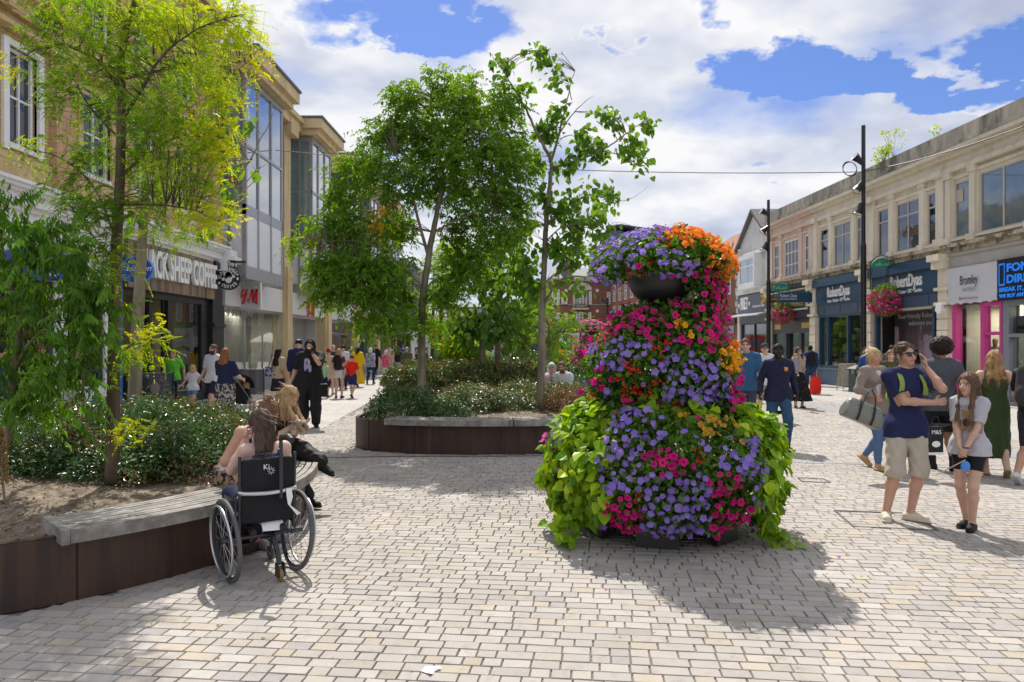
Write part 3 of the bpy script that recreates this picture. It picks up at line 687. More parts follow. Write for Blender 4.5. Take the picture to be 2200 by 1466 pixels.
def hm_logo(par,M_,s,m=M_red):
 """hand-drawn slanted capital letters with a small ampersand, as slim prisms"""
 def stroke(x0,y0,x1,y1,w0,w1,nm='logo_stroke'):
  mb=MB(lambda x,y,z:M_@Vector((x*s,y*s,z)))
  mb.raw([(x0-w0,y0,0),(x0+w0,y0,0),(x1+w1,y1,0),(x1-w1,y1,0),(x0-w0,y0,.02),(x0+w0,y0,.02),(x1+w1,y1,.02),(x1-w1,y1,.02)],[(0,1,2,3),(4,5,6,7),(0,1,5,4),(1,2,6,5),(2,3,7,6),(3,0,4,7)])
  return mb
 mb=stroke(-.50,-.46,-.22,.46,.02,.04)
 for a in((-.24,-.5,.02,.46,.075,.055),(.13,-.46,.34,.44,.02,.05),(.36,.44,.42,-.42,.075,.05),(.38,-.42,.62,.44,.03,.03),(.64,.46,.60,-.52,.08,.07)):
  b=stroke(*a);n=len(mb.v);mb.v+=b.v;mb.f+=[tuple(n+q for q in f)for f in b.f];mb.m+=b.m
 mb.raw([(-.56,-.16,.001),(.0,.04,.001),(.04,.16,.001),(-.50,-.04,.001),(-.56,-.16,.021),(.0,.04,.021),(.04,.16,.021),(-.50,-.04,.021)],[(0,1,2,3),(4,5,6,7),(0,1,5,4),(1,2,6,5),(2,3,7,6),(3,0,4,7)])
 o=mb.build('letters',m,par)
 text('ampersand','&',.30*s,M_@Matrix.Translation((.06*s,-.30*s,.003)),m,par,.008,.01,1,.2)
def hm_building():
 B=thing('glass_bay_store','modern store with tall glass bays between buff stone piers','building',LF.p(38,0,0))
 mb=LF.mb();mb.box(24.75,62,-10,-1.2,0,11.3);mb.build('core',M_alu,B)
 mb=LF.mb();mb.box(24.75,62,-1.2,-.3,4.2,11.2);mb.build('wall',mat('grey_cladding',(.33,.33,.33),.5,var=.1),B)
 piers=[31.5,37.9,44.2,50.5,56.8]
 mb=LF.mb()
 for u in piers:mb.box(u-.42,u+.42,-.5,.18,0,11.2);mb.box(u-.30,u+.30,.18,.30,0,5.0);mb.box(u-.50,u+.50,-.5,.5,10.6,11.25)
 mb.build('stone_pier',M_stone,B)
 mb=LF.mb();mb.box(24.75,62,-.6,.45,11.0,11.35);mb.box(24.75,62,-.6,.6,11.35,11.55)
 bays=[(25.15,28.9),(32.9,36.0),(39.1,42.2),(45.4,48.5),(51.7,54.8)]
 for a,b in bays:mb.box(a-.3,b+.3,.3,1.15,10.95,11.2);mb.box(a-.45,b+.45,.3,1.35,11.2,11.62)
 mb.build('stone_cornice',M_stone,B)
 mb=LF.mb();mb.box(24.75,62,-10,.3,11.56,11.75)
 for a,b in bays:mb.box(a-.5,b+.5,.1,1.42,11.63,11.72)
 mb.build('roof',M_lead,B)
 for bi,(a,b)in enumerate(bays):
  d=.82;ch=.45
  bay=LF.mb();bay.box(a,b,-.3,d,3.98,4.42);bay.box(a,b,-.3,d,6.15,6.5);bay.box(a-.02,b+.02,-.3,d+.03,10.72,10.95)
  for u in(a,b-.12):bay.box(u,u+.12,d-.14,d,4.42,10.72)
  bb=bay.build('glass_bay',M_alu,B)
  bars=[a+(b-a)*f for f in(.0,.31,.66,1.0)]
  fr=LF.mb()
  for u in bars[1:-1]:fr.box(u-.04,u+.04,d-.06,d+.02,4.42,10.72)
  fr.box(a,b,d-.06,d+.015,8.45,8.55);fr.box(a+.02,a+.06,-.28,d-.14,8.45,8.55);fr.box(a-.01,a+.06,.2,.28,4.42,10.72);fr.build('mullion',M_alu,bb)
  pn=LF.mb();pn.box(a+.1,b-.1,d-.05,d-.02,4.42,6.15);pn.box(a+.03,a+.05,-.28,d-.12,4.42,6.15);pn.build('white_panel',M_panel,bb)
  gl=LF.mb();gl.box(a+.1,b-.1,d-.05,d-.03,6.5,10.72);gl.build('glass',G_sky,bb)
  gl=LF.mb();gl.box(a+.03,a+.05,-.28,d-.12,6.5,10.72);gl.build('side_glass',mat_glass('glass_green',(.16,.26,.27),.0,.03,.05,2.4),bb)
  u1=(b+.05,b+1.9)
  rs=LF.mb()
  for z0,z1 in((4.42,6.15),(6.5,8.45),(8.55,10.7)):rs.box(b+.05,b+2.0,-.28,-.24,z0,z1)
  rs.build('recess_glass',mat_glass('glass_green',(),0),B)
  if bi in(0,1,2):
   hm_logo(B,LF.T(a+.3,.2,7.1)if False else frame_m(LF.p(a-.0,.32,7.3),(1,0,0),(0,-1,0)),.30)
 segs=[(25.2,31.08),(31.92,37.48),(38.32,43.78),(44.62,50.08),(50.92,56.4)]
 wf=mat('fascia_white',(.76,.75,.76),.35,var=.03,scale=1.5)
 for k,(a,b)in enumerate(segs):
  mb=LF.mb();mb.box(a,b,-.3,.10,3.08,4.02);mb.build('fascia',wf,B)
  if k!=1:
   w=window(LF,B,a+.1,b-.1,.55,3.04,-.05,M_alu,G_shop if k==0 else G_shopm,(.34,.66)if k==0 else(.5,),(),.05,.07,part='shop_window',bar=.012)
   mb=LF.mb();mb.box(a,b,-.3,.05,0,.55);mb.build('stall_riser',mat('grey_granite',(.27,.27,.28),.4,var=.1,scale=20),B)
  else:
   mb=LF.mb();mb.box(a+1.6,a+2.6,-.6,-.5,0,3.0);mb.box(a+3.4,a+5.5,-.9,-.8,0,3.0);mb.build('door_panel',mat('mirror_panel',(.5,.55,.57),.1,metal=.7),B)
  mb=LF.mb();mb.box(a,b,-3.5,-3.4,0,3.05);mb.box(a,a+.05,-3.4,-.3,0,3.05);mb.box(b-.05,b,-3.4,-.3,0,3.05);mb.box(a+.05,b-.05,-3.4,-.3,3.0,3.07);mb.build('interior',M_int,B)
  mb=LF.mb();mb.box(a+.05,b-.05,-3.4,-.3,0,.5 if k!=1 else.02);mb.build('display_floor',M_floor,B)
 mb=LF.mb();mb.box(25.4,30.8,-2.2,-2.12,.5,3.0);mb.build('display_screen',mat('dark_screen',(.05,.07,.10),.5,var=.5,scale=.8),B)
 for q in range(7):
  mb=LF.mb();mb.lathe((0,0,0),[(0.001,.0),(.07,.01),(.09,.12),(.05,.2),(.001,.22)],10)
  c=LF.p(25.9+q*.42,-.45,2.78);mb=MB();mb.lathe(c,[(0.001,.0),(.07,.01),(.09,.12),(.05,.2),(.001,.22)],10);mb.build('spotlight',M_white,B)
 sg=thing('store_logo_sign','square white sign with red letters on the nearest fascia of the glass bay store','sign',LF.p(28.2,.3,3.6))
 c=LF.p(26.6,.36,3.5);mb=MB();mb.box(c.x-.46,c.x+.42,c.y-.03,c.y+.03,3.02,3.93);mb.build('panel',mat('sign_grey',(.55,.56,.58),.4,var=.03),sg)
 mb=MB();mb.box(c.x+.42,c.x+.46,c.y-.05,c.y+.05,3.0,3.95);mb.build('edge_trim',M_white,sg)
 hm_logo(sg,frame_m((c.x-.04,c.y-.055,3.47),(1,0,0),(0,-1,0)),.56)
 sg=thing('store_logo_letters','red raised letters on the white fascia above the store entrance','sign',LF.p(34.9,.3,3.6))
 hm_logo(sg,LF.T(34.9,.14,3.55),1.0)
 sg=thing('projecting_logo_sign','small white square sign with red letters projecting beyond the third pier','sign',LF.p(44.2,.8,3.3))
 c=LF.p(44.0,.98,3.42);mb=MB();mb.box(c.x-.37,c.x+.37,c.y-.05,c.y+.05,3.02,3.80);mb.build('panel',wf,sg);hm_logo(sg,frame_m((c.x-.02,c.y-.075,3.41),(1,0,0),(0,-1,0)),.48)
 mb=MB();mb.box(c.x-.7,c.x-.37,c.y-.02,c.y+.02,3.2,3.24);mb.box(c.x-.7,c.x-.37,c.y-.02,c.y+.02,3.55,3.59);mb.build('bracket',M_alu,sg)
 return B
hm_building()
def shop_lamp(name,loc,w,size,col=(1,.86,.68)):
 l=bpy.data.lights.new(name,'AREA');l.energy=w;l.size=size;l.color=col;o=bpy.data.objects.new(name,l);COL.objects.link(o);o.location=loc
for u in(26.8,29.4):shop_lamp('spotlight_glow',LF.p(u,-.9,2.9),26,.8)
shop_lamp('cafe_lamp',LF.p(22.4,-1.4,3.05),14,.8)
# ===== buildings on the right
RF=Facade(15.2,-.04375,-1)
def cream(name,c,dirt):return mat(name,c,.75,var=.10,scale=2.5,bump=.25,bscale=25,col2=dirt,thr=(.56,.74),stretch=(1,1,.5))
M_cream=cream('cream_stucco',(.76,.69,.55),(.55,.48,.35))
M_creamr=cream('grey_cream_stucco',(.70,.63,.50),(.52,.46,.36))
M_pink=cream('pink_stucco',(.72,.56,.46),(.54,.42,.33))
M_conc=mat('weathered_concrete',(.36,.33,.27),.9,var=.3,scale=3,bump=.5,bscale=20,col2=(.13,.12,.10),thr=(.46,.66),stretch=(1,1,.25))
M_moss=mat('mossy_ledge',(.42,.36,.27),.9,var=.2,scale=5,bump=.5,bscale=20,col2=(.10,.10,.06),thr=(.46,.60))
M_navy=mat('teal_blue_paint',(.014,.058,.115),.35,var=.1,scale=2)
M_navy2=mat('slate_blue_paint',(.05,.085,.14),.45,var=.1,scale=2)
M_char=mat('charcoal_paint',(.045,.05,.058),.5,var=.1,scale=2)
M_winw=mat('pale_window_frame',(.50,.46,.40),.6,var=.06)
G_up=mat_glass('glass_upper',(.015,.02,.03),.0,.02,.10,2.3)
G_upg=mat_glass('glass_teal',(.10,.15,.17),.0,.05,.10,2.3)
def rwin(par,u0,u1,z0,z1,**k):return window(RF,par,u0,u1,z0,z1,-.055,k.pop('fm',M_winw),k.pop('gm',G_up),**k)
def bay_shell(B,u0,u1,m,wins,top=8.05,para=8.5,moss=True,pil=True):
 """u0<u1: u0 is nearer the camera. wins: (ua,ub,z0,z1)"""
 mb=RF.mb();openings_wall(mb,u0,u1,4.7,top,-.4,0,wins)
 for k,(a,b,z0,z1)in enumerate(wins):
  mb.box(a-.12,a-.02,0,.05,z0,z1+.1);mb.box(b+.02,b+.12,0,.05,z0,z1+.1);mb.box(a-.12,b+.12,0,.06,z1+.1,z1+.2)
 mb.build('wall',m,B)
 mb=RF.mb();mb.box(u0,u1,-8,-3.3,0,8.0);mb.box(u0,u1,-3.3,-.4,4.68,8.0);mb.box(u0,u1,-3.3,-.12,3.06,4.68);mb.build('rear_block',m,B)
 if pil:
  ed=[w[0]for w in wins[1:]]
  for w0,w1 in zip(wins[:-1],wins[1:]):
   c=(w0[1]+w1[0])/2;mb=RF.mb();mb.box(c-.14,c+.14,0,.085,5.0,7.25);mb.box(c-.18,c+.18,0,.16,4.95,5.15);mb.box(c-.18,c+.18,0,.13,7.1,7.25);mb.build('pilaster',m,B)
  for c in(u0+.22,u1-.22):
   mb=RF.mb();mb.box(c-.2,c+.2,0,.13,4.95,7.6);mb.box(c-.26,c+.26,0,.2,4.95,5.2);mb.box(c-.25,c+.25,0,.27,7.2,7.4);mb.build('pilaster',m,B)
 mb=RF.mb();mb.box(u0,u1,0,.16,7.25,7.4);mb.box(u0,u1,0,.10,7.4,7.7);mb.box(u0,u1,0,.26,7.7,7.82);mb.box(u0,u1,0,.4,7.82,7.95);mb.build('cornice',m,B)
 mb=RF.mb();mb.box(u0,u1,-.4,.34,7.95,para);mb.box(u0,u1,-.4,.42,7.95,8.06);mb.build('parapet',M_conc,B)
 mb=RF.mb();mb.box(u0,u1,-.05,.34,4.82,4.93);mb.box(u0,u1,-.05,.22,4.66,4.82);mb.build('ledge',M_moss if moss else m,B)
def rust_pier(B,u0,u1,m,z1=4.66):
 mb=RF.mb();z=0.0
 while z<3.0:mb.box(u0,u1,-.3,.16,z,min(z+.34,3.0));mb.box(u0+.03,u1-.03,-.3,.12,z+.34,z+.37);z+=.37
 mb.box(u0-.05,u1+.05,-.3,.24,3.02,3.12);mb.box(u0+.03,u1-.03,-.3,.14,3.12,3.5);mb.box(u0-.05,u1+.05,-.3,.24,3.5,3.6)
 mb.box(u0+.02,u1-.02,-.3,.14,3.6,4.2);mb.box(u0-.02,u1+.02,-.3,.34,4.2,4.45);mb.box(u0-.04,u1+.04,-.3,.48,4.45,z1)
 mb.build('stone_pier',m,B)
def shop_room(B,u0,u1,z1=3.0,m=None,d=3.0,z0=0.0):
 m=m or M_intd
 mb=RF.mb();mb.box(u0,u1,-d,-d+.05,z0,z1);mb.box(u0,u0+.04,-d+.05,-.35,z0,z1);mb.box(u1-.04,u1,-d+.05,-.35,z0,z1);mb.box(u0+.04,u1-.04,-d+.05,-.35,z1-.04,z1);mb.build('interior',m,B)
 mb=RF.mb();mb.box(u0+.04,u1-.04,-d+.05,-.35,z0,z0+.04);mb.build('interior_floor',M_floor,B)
def right_row():
 B=thing('hardware_shop_building','cream two-storey building with teal blue hardware shop signs and cluttered upstairs windows','building',RF.p(29,0,0))
 for(a,b)in((24.2,28.9),(28.9,33.7)):
  w=b-a
  wins=[(a+w*.08,a+w*.22,5.08,6.84),(a+w*.32,a+w*.62,5.08,6.84),(a+w*.73,a+w*.89,5.08,6.84)]
  bay_shell(B,a,b,M_cream,wins)
  for k,o in enumerate(wins):rwin(B,*o,mul=(.5,)if k==1 else(),tra=(.72,),sill=M_cream,bar=.03)
  mb=RF.mb()
  mb.box(a+.25,b-.25,-.05,.10,3.48,4.28);mb.box(a+.25,b-.25,-.05,.30,4.28,4.62);mb.build('sign_board',M_navy,B)
  mb=RF.mb();mb.box(a+.25,b-.25,-.1,.05,3.04,3.48)
  for f in(.2,.5,.8):mb.box(a+w*f-.03,a+w*f+.03,.05,.07,3.1,3.42)
  mb.build('transom_panel',M_navy2,B)
  c=a+w*(.46 if a<25 else.5)
  wl=mat('white_letter',(.80,.80,.78),.5,var=.03)
  text('sign_lettering','RobertDyas',.62,RF.T(c,.12,3.98),wl,B,.02,.008,fit=1.95)
  text('sign_lettering','Home • Kitchen • DIY • Garden',.2,RF.T(c,.12,3.62),wl,B,.006,fit=1.95)
 rust_pier(B,23.95,24.5,M_cream);rust_pier(B,28.65,29.2,M_cream);rust_pier(B,33.4,33.95,M_cream)
 w=window(RF,B,29.3,33.3,.75,3.04,-.12,M_navy,G_shopm,(.36,.80),(),.1,.14,part='shop_window',bar=.06)
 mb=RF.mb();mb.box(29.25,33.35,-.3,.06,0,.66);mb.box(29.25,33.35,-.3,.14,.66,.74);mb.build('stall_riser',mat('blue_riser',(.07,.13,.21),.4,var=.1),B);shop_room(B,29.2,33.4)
 rr=random.Random(5);mb=RF.mb();cs=[(.7,.5,.05),(.8,.8,.8),(.6,.08,.08),(.1,.25,.6),(.2,.45,.12),(.85,.75,.2)]
 dm=[mat('goods_%s'%n,c,.5,var=.2)for n,c in zip(('amber','white','red','blue','green','yellow'),cs)]
 for k in range(60):
  u=rr.uniform(29.5,33.1);z=.75+(rr.random()**2)*1.5;s_=rr.uniform(.06,.2);v=rr.uniform(-.9,-.45)
  mb.box(u-s_,u+s_,v-.1,v+.1,z-s_,z+s_,rr.randrange(6))
 mb.build('window_display',dm,B)
 mb=RF.mb();mb.box(24.5,28.6,-1.6,.02,2.98,3.04);mb.build('entrance_soffit',mat('soffit_cream',(.62,.56,.44),.6,var=.05),B)
 for u in(24.55,24.85,28.45):
  mb=RF.mb();mb.box(u-.06,u+.06,-.1,.06,0,3.0);mb.build('entrance_post',M_navy,B)
 m=bpy.data.materials.new('faded_photo_panel');m.use_nodes=True;t=NT(m.node_tree);out=t.n('ShaderNodeOutputMaterial');tc=t.n('ShaderNodeTexCoord').outputs['Object']
 v=t.n('ShaderNodeTexVoronoi',i={'Vector':t.n('ShaderNodeMapping',i={'Vector':tc,'Scale':(1,1.6,1.1)}).outputs[0],'Scale':1.3},distance='CHEBYCHEV').outputs['Color']
 n=t.noise(tc,1.6,5,.7);f=t.math('MULTIPLY_ADD',t.n('ShaderNodeSeparateXYZ',i={0:v}).outputs[0],.5,t.math('MULTIPLY',n,.5))
 c=t.ramp(f,(.3,(.035,.018,.028)),(.5,(.12,.065,.095)),(.72,(.32,.22,.28)))
 p=t.n('ShaderNodeBsdfPrincipled',i={'Base Color':c,'Roughness':.3});t.t.links.new(p.outputs[0],out.inputs[0])
 mb=RF.mb();mb.box(25.0,28.3,-.62,-.58,.1,2.42);mb.build('photo_panel',m,B)
 mb=RF.mb();mb.box(25.0,28.3,-.62,-.57,2.42,2.96);mb.build('poster_header',mat('dark_plum',(.022,.018,.025),.4),B)
 tm=mat('poster_text',(.45,.40,.44),.6)
 text('poster_lettering','Your friendly Robert Dyas',.25,RF.T(26.6,-.565,2.78),tm,B,.003,fit=2.9);text('poster_lettering','welcomes you!',.25,RF.T(26.6,-.565,2.52),tm,B,.003)
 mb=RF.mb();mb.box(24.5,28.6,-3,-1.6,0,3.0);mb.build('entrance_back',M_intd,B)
 wl=mat('window_vinyl',(.72,.74,.76),.6)
 for uu,s_,z in((27.95,'DIY',5.75),(25.98,'Garden',6.0),(30.35,'Kitchen',5.55)):text('window_lettering',s_,.34,RF.T(uu+.1,-.10,z),wl,B,.002)
 def icon(u,z,k):
  mb=RF.mb()
  if k==0:
   mb.box(u-.05,u+.02,-.10,-.098,z-.4,z+.35);mb.box(u-.2,u+.16,-.10,-.097,z+.35,z+.47);mb.box(u+.2,u+.27,-.10,-.098,z-.4,z+.1);mb.box(u-.42,u-.2,-.10,-.098,z-.1,z+.1);mb.box(u-.45,u-.32,-.10,-.097,z-.35,z-.1)
  elif k==1:
   mb.box(u-.02,u+.02,-.10,-.098,z-.1,z+.6);mb.raw([(u-.12,-.1,z-.1),(u+.12,-.1,z-.1),(u+.08,-.1,z-.42),(u,-.1,z-.52),(u-.08,-.1,z-.42)],[(0,1,2,3,4)]);mb.box(u-.05,u+.05,-.10,-.097,z+.6,z+.68)
   mb.box(u+.2,u+.24,-.10,-.098,z-.3,z+.0)
  else:
   mb.box(u-.3,u-.1,-.10,-.098,z-.3,z);mb.box(u,u+.16,-.10,-.098,z-.25,z-.05);mb.box(u+.2,u+.32,-.10,-.098,z-.3,z+.05)
  mb.build('window_sticker',wl,B)
 icon(26.85,5.7,0);icon(25.0-.15,5.85,1);icon(31.3,5.45,2);icon(29.75,5.6,1)
 sg=thing('projecting_shop_sign','slim teal projecting sign between the arcade and hardware shop','sign',RF.p(33.5,.8,3.9))
 c=RF.p(33.3,.95,3.87);mb=MB();mb.box(c.x-.9,c.x+.62,c.y-.04,c.y+.04,3.64,4.08);mb.build('panel',M_navy,sg)
 text('lettering','Robert Dyas',.22,frame_m((c.x-.45,c.y-.045,3.93),(1,0,0),(0,-1,0)),wl,sg,.003,fit=.75);text('lettering','Home Kitchen DIY Garden',.1,frame_m((c.x-.45,c.y-.045,3.78),(1,0,0),(0,-1,0)),wl,sg,.003,fit=.75)
 B=thing('arcade_building','pink stucco building with charcoal amusement arcade front and many small window panes','building',RF.p(36.3,0,0))
 a,b=33.7,38.8;w=b-a
 wins=[(a+w*.06,a+w*.21,5.08,6.84),(a+w*.34,a+w*.66,5.08,6.84),(a+w*.79,a+w*.92,5.08,6.84)]
 bay_shell(B,a,b,M_pink,wins)
 for k,o in enumerate(wins):rwin(B,*o,mul=(.25,.5,.75)if k==1 else(.5,),tra=(.33,.66),sill=M_pink,bar=.02,fm=M_white,gm=mat_glass('glass_pale',(.10,.10,.10),.0,.05,.1,1.7))
 mb=RF.mb();mb.box(a+.25,b-.15,-.05,.12,3.3,4.45);mb.box(a+.25,b-.15,-.05,.22,4.45,4.62);mb.box(a+.25,b-.15,-.05,.10,3.02,3.3);mb.build('sign_board',M_char,B)
 gold=mat('gold_letter',(.55,.45,.22),.5);text('sign_lettering','PALACE',.34,RF.T(36.0,.14,4.08),gold,B,.01,.004);text('sign_lettering','AMUSEMENTS',.40,RF.T(36.0,.14,3.70),gold,B,.01,.004,fit=2.6)
 wh=mat('bulb_white',(.8,.78,.7),.4)
 for k in range(30):
  for z in(3.42,4.36):
   mb=RF.mb();u=a+.5+(b-a-.9)*k/29;mb.ell((u,.15,z),(.045,.03,.045),6,4);mb.build('bulb',wh,B)
 for c in(34.3,37.9):
  mb=RF.mb();n=16;vs=[(c+.28*(1-.25*(k%2))*math.cos(2*math.pi*k/n),.14,3.95+.28*(1-.25*(k%2))*math.sin(2*math.pi*k/n))for k in range(n)];mb.raw(vs,[tuple(range(n))]);mb.box(c-.14,c+.14,.125,.14,3.5,3.72);mb.build('crest',gold,B)
 mb=RF.mb();openings_wall(mb,a+.2,b,0,3.0,-.3,0,[(34.1,35.2,.1,2.3),(35.5,36.9,.0,2.3),(37.2,38.5,.1,2.3)]);mb.build('front',M_char,B)
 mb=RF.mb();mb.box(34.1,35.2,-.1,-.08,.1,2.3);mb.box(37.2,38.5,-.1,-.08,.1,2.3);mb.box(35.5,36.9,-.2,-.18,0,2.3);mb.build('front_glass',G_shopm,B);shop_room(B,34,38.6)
 for c in(34.7,37.9):mb=RF.mb();mb.box(c-.4,c+.4,0,.02,2.52,2.78);mb.build('gold_notice',mat('amber_panel',(.45,.30,.06),.5,var=.3,scale=15),B)
 rust_pier(B,38.65,39.0,M_cream)
 B=thing('gabled_cafe_building','narrow white gabled building with grey cafe front, beyond the pink stucco one','building',RF.p(41.3,0,0))
 a,b=38.8,43.6;mb=RF.mb();mb.box(a,b,-8,0,4.6,7.3)
 mb.raw([(a,-8,7.3),(b,-8,7.3),((a+b)/2,-8,9.0),(a,0,7.3),(b,0,7.3),((a+b)/2,0,9.0)],[(0,2,1),(3,4,5),(0,1,4,3),(1,2,5,4),(2,0,3,5)])
 mb.box(a,b,0,.16,6.7,6.9);mb.box(a,b,0,.2,4.6,4.85)
 for u in(a+.2,b-.2):mb.box(u-.2,u+.2,0,.12,4.85,7.3)
 mb.build('wall',mat('white_render',(.66,.65,.64),.7,var=.10,scale=2,col2=(.45,.43,.38),thr=(.55,.72)),B)
 mb=RF.mb();h=(a+b)/2
 for p,q in(((a-.25,7.1),(h,9.1)),((b+.25,7.1),(h,9.1))):
  vs=[]
  for v in(-8.2,.22):
   for s_ in(0,.16):vs+=[(p[0],v,p[1]+s_),(q[0],v,q[1]+s_)]
  mb.raw(vs,[(0,1,3,2),(4,5,7,6),(0,1,5,4),(2,3,7,6),(0,2,6,4),(1,3,7,5)])
 mb.build('roof',mat('slate_roof',(.13,.12,.12),.7,var=.2,scale=5),B)
 mb=RF.mb();mb.box(40.0,42.4,0,.45,4.85,5.1);mb.box(40.0,42.4,0,.45,6.5,6.7);mb.box(40.0,40.12,0,.45,5.1,6.5);mb.box(42.28,42.4,0,.45,5.1,6.5);mb.build('bay_box',M_white,B)
 window(RF,B,40.12,42.28,5.1,6.5,.38,M_white,G_sky,(.45,),(.7,),.07,.06,part='bay_window')
 mb=RF.mb();mb.box(a+.1,b-.1,-.1,.12,3.5,4.55);mb.box(a+.1,b-.1,-.1,.08,2.95,3.5);mb.build('sign_board',mat('blue_grey_board',(.085,.10,.125),.4),B)
 wl2=mat('white_letter',(.8,.8,.78),.5);text('sign_lettering','PRET',.95,RF.T(42.35,.14,4.05),wl2,B,.02,.02,fit=1.15);text('sign_lettering','Sandwiches & Coffee',.2,RF.T(40.2,.14,3.85),wl2,B,.006)
 def star(u,v,z,r,par,m):
  mb=RF.mb();vs=[(u+(r if k%2==0 else r*.42)*math.sin(math.pi*k/5),v,z+(r if k%2==0 else r*.42)*math.cos(math.pi*k/5))for k in range(10)];mb.raw(vs,[tuple(range(10))]);mb.build('star',m,par)
 star(43.2,.15,4.0,.2,B,wl2);star(41.55,.15,4.05,.2,B,wl2)
 mb=RF.mb();mb.raw([(a,.1,3.5),(b,.1,3.5),(b,.7,3.38),(a,.7,3.38),(a,.1,3.46),(b,.1,3.46),(b,.7,3.3),(a,.7,3.3)],[(0,1,2,3),(4,5,6,7),(2,3,7,6),(0,3,7,4),(1,2,6,5)]);mb.build('awning_case',M_panel,B)
 mb=RF.mb();mb.box(a,a+.35,-.3,.1,0,3.5);mb.box(b-.35,b,-.3,.1,0,4.0);mb.box(a+.35,b-.35,-.3,.05,0,.35);mb.build('front',mat('white_render',(),0),B)
 window(RF,B,a+.35,b-.35,.35,2.95,-.1,M_char,G_shopm,(.5,),(),.07,.1,part='shop_window');shop_room(B,a+.3,b-.3,3.0)
 mb=RF.mb();mb.box(42.0,42.9,-.5,-.48,2.1,2.8);mb.build('window_sign',mat('maroon_panel',(.05,.012,.012),.5),B);star(42.45,-.47,2.45,.28,B,wl2)
 B=thing('red_brick_house','red brick building with clay tile roof and pale quoins, beyond the white gable','building',RF.p(48,0,0))
 mb=RF.mb();mb.box(43.6,58,-9,0,0,7.2);mb.build('wall',brick_mat('red_brick_near',(.26,.085,.04),(.20,.065,.035),(.25,.2,.16)),B)
 mb=RF.mb();mb.raw([(43.4,.3,7.1),(58.2,.3,7.1),(58.2,-4.5,10.2),(43.4,-4.5,10.2),(43.4,-9.2,7.1),(58.2,-9.2,7.1)],[(0,1,2,3),(3,2,5,4),(0,3,4),(1,2,5)]);mb.build('roof',mat('clay_tiles',(.27,.10,.055),.85,var=.2,scale=6,bump=.5),B)
 mb=RF.mb()
 for k in range(9):mb.box(43.62,43.95+.15*(k%2),0,.06,3.6+k*.4,3.9+k*.4)
 mb.build('quoins',mat('pale_quoin',(.55,.52,.48),.8),B)
 for k in range(4):window(RF,B,45+3.2*k,46.3+3.2*k,4.8,6.4,-.02,M_white,G_up,(.5,),(.5,))
 mb=RF.mb();mb.box(44,58,.0,.12,3.0,3.6);mb.build('fascia',mat('maroon_board',(.06,.01,.015),.4),B);mb=RF.mb();mb.box(44.4,57.6,.0,.03,.4,2.9);mb.build('shop_glass',G_dark,B)
 B=thing('boutique_building','cream building at the right edge with pink framed boutique under a white banner','building',RF.p(20,0,0))
 a,b=15.6,24.2
 wins=[(20.6,22.6,5.12,6.95),(23.05,23.8,5.12,6.9),(18.9,20.15,5.12,6.95),(16.4,18.4,5.12,6.95)]
 bay_shell(B,a,b,M_creamr,wins,pil=False)
 for k,o in enumerate(wins):rwin(B,*o,mul=(.5,)if k in(0,3)else(),sill=M_creamr,gm=G_upg)
 for c in(20.38,22.82,18.65,24.0):
  mb=RF.mb();mb.box(c-.13,c+.13,0,.12,4.93,7.2);mb.box(c-.18,c+.18,0,.2,4.93,5.15);mb.box(c-.17,c+.17,0,.17,7.05,7.25);mb.build('pilaster',M_creamr,B)
 mb=RF.mb();mb.tube([RF_ for RF_ in[(23.62,-.02,6.45),(23.62,.03,6.45)]],.001);mb.box(23.42,23.72,-.08,.0,6.25,6.65);mb.build('vent_unit',mat('beige_plastic',(.5,.42,.33),.5),B)
 mb=RF.mb();mb.box(a,b-.25,-.1,.1,4.15,4.66);mb.box(a,b-.25,-.1,.16,4.55,4.66);mb.build('shutter_box',mat('beige_panel',(.42,.40,.37),.5,var=.08,scale=2),B)
 mb=RF.mb();n=24
 vs=[]
 for i in range(n+1):
  for j in range(9):
   u=21.6+(23.93-21.6)*i/n;z=3.02+1.14*j/8
   e=math.exp(-((i-0)/2.5)**2)+math.exp(-((i-n)/2.5)**2)
   vs.append((u,.17+.012*math.sin(i*.9+j*.7)+.02*e*math.sin(j*1.7),z+(.03*math.sin(i*1.4)if j==0 else 0)))
 mb.raw(vs,[(i*9+j,i*9+j+1,(i+1)*9+j+1,(i+1)*9+j)for i in range(n)for j in range(8)]);mb.build('banner',mat('white_vinyl',(.60,.60,.64),.5,var=.03),B,smooth=True)
 tg=mat('dark_grey_letter',(.05,.05,.055),.6);tl=mat('mid_grey_letter',(.33,.33,.35),.6)
 text('banner_lettering','Bromley',.42,RF.T(22.85,.20,3.72),tg,B,.003,fit=.82);text('banner_lettering','BOUTIQUE',.16,RF.T(22.85,.20,3.43),tl,B,.003,fit=.6)
 text('banner_lettering','@TheBromleyBoutique',.09,RF.T(22.8,.20,3.17),tl,B,.003,fit=.75);mb=RF.mb();mb.box(23.22,23.28,.20,.205,3.12,3.22);mb.build('red_mark',M_red,B)
 mb=RF.mb();mb.box(15.6,21.55,.05,.22,3.0,4.18);mb.build('phone_sign',mat('glossy_black',(.008,.009,.012),.2),B)
 bl=mat('electric_blue',(.01,.22,.9),.4,emit=.25)
 for s_,z,h,fit in(('FONES',3.98,.26,1.3),('DIRECT',3.66,.26,1.4),):
  text('sign_lettering',s_,h*1.2,RF.T(21.15-fit/2,.235,z-.08),bl,B,.004,.012,fit=fit)
 text('sign_lettering','BREAK IT, WE FIX IT',.17,RF.T(20.45,.235,3.30),bl,B,.004,.006,fit=2.0);text('sign_lettering','WE BUY ANY PHONE',.14,RF.T(20.6,.235,3.12),bl,B,.004,.006,fit=1.7)
 mb=RF.mb();openings_wall(mb,21.22,21.46,3.42,4.06,.225,.24,[(21.245,21.435,3.47,4.01)]);mb.build('phone_outline',bl,B)
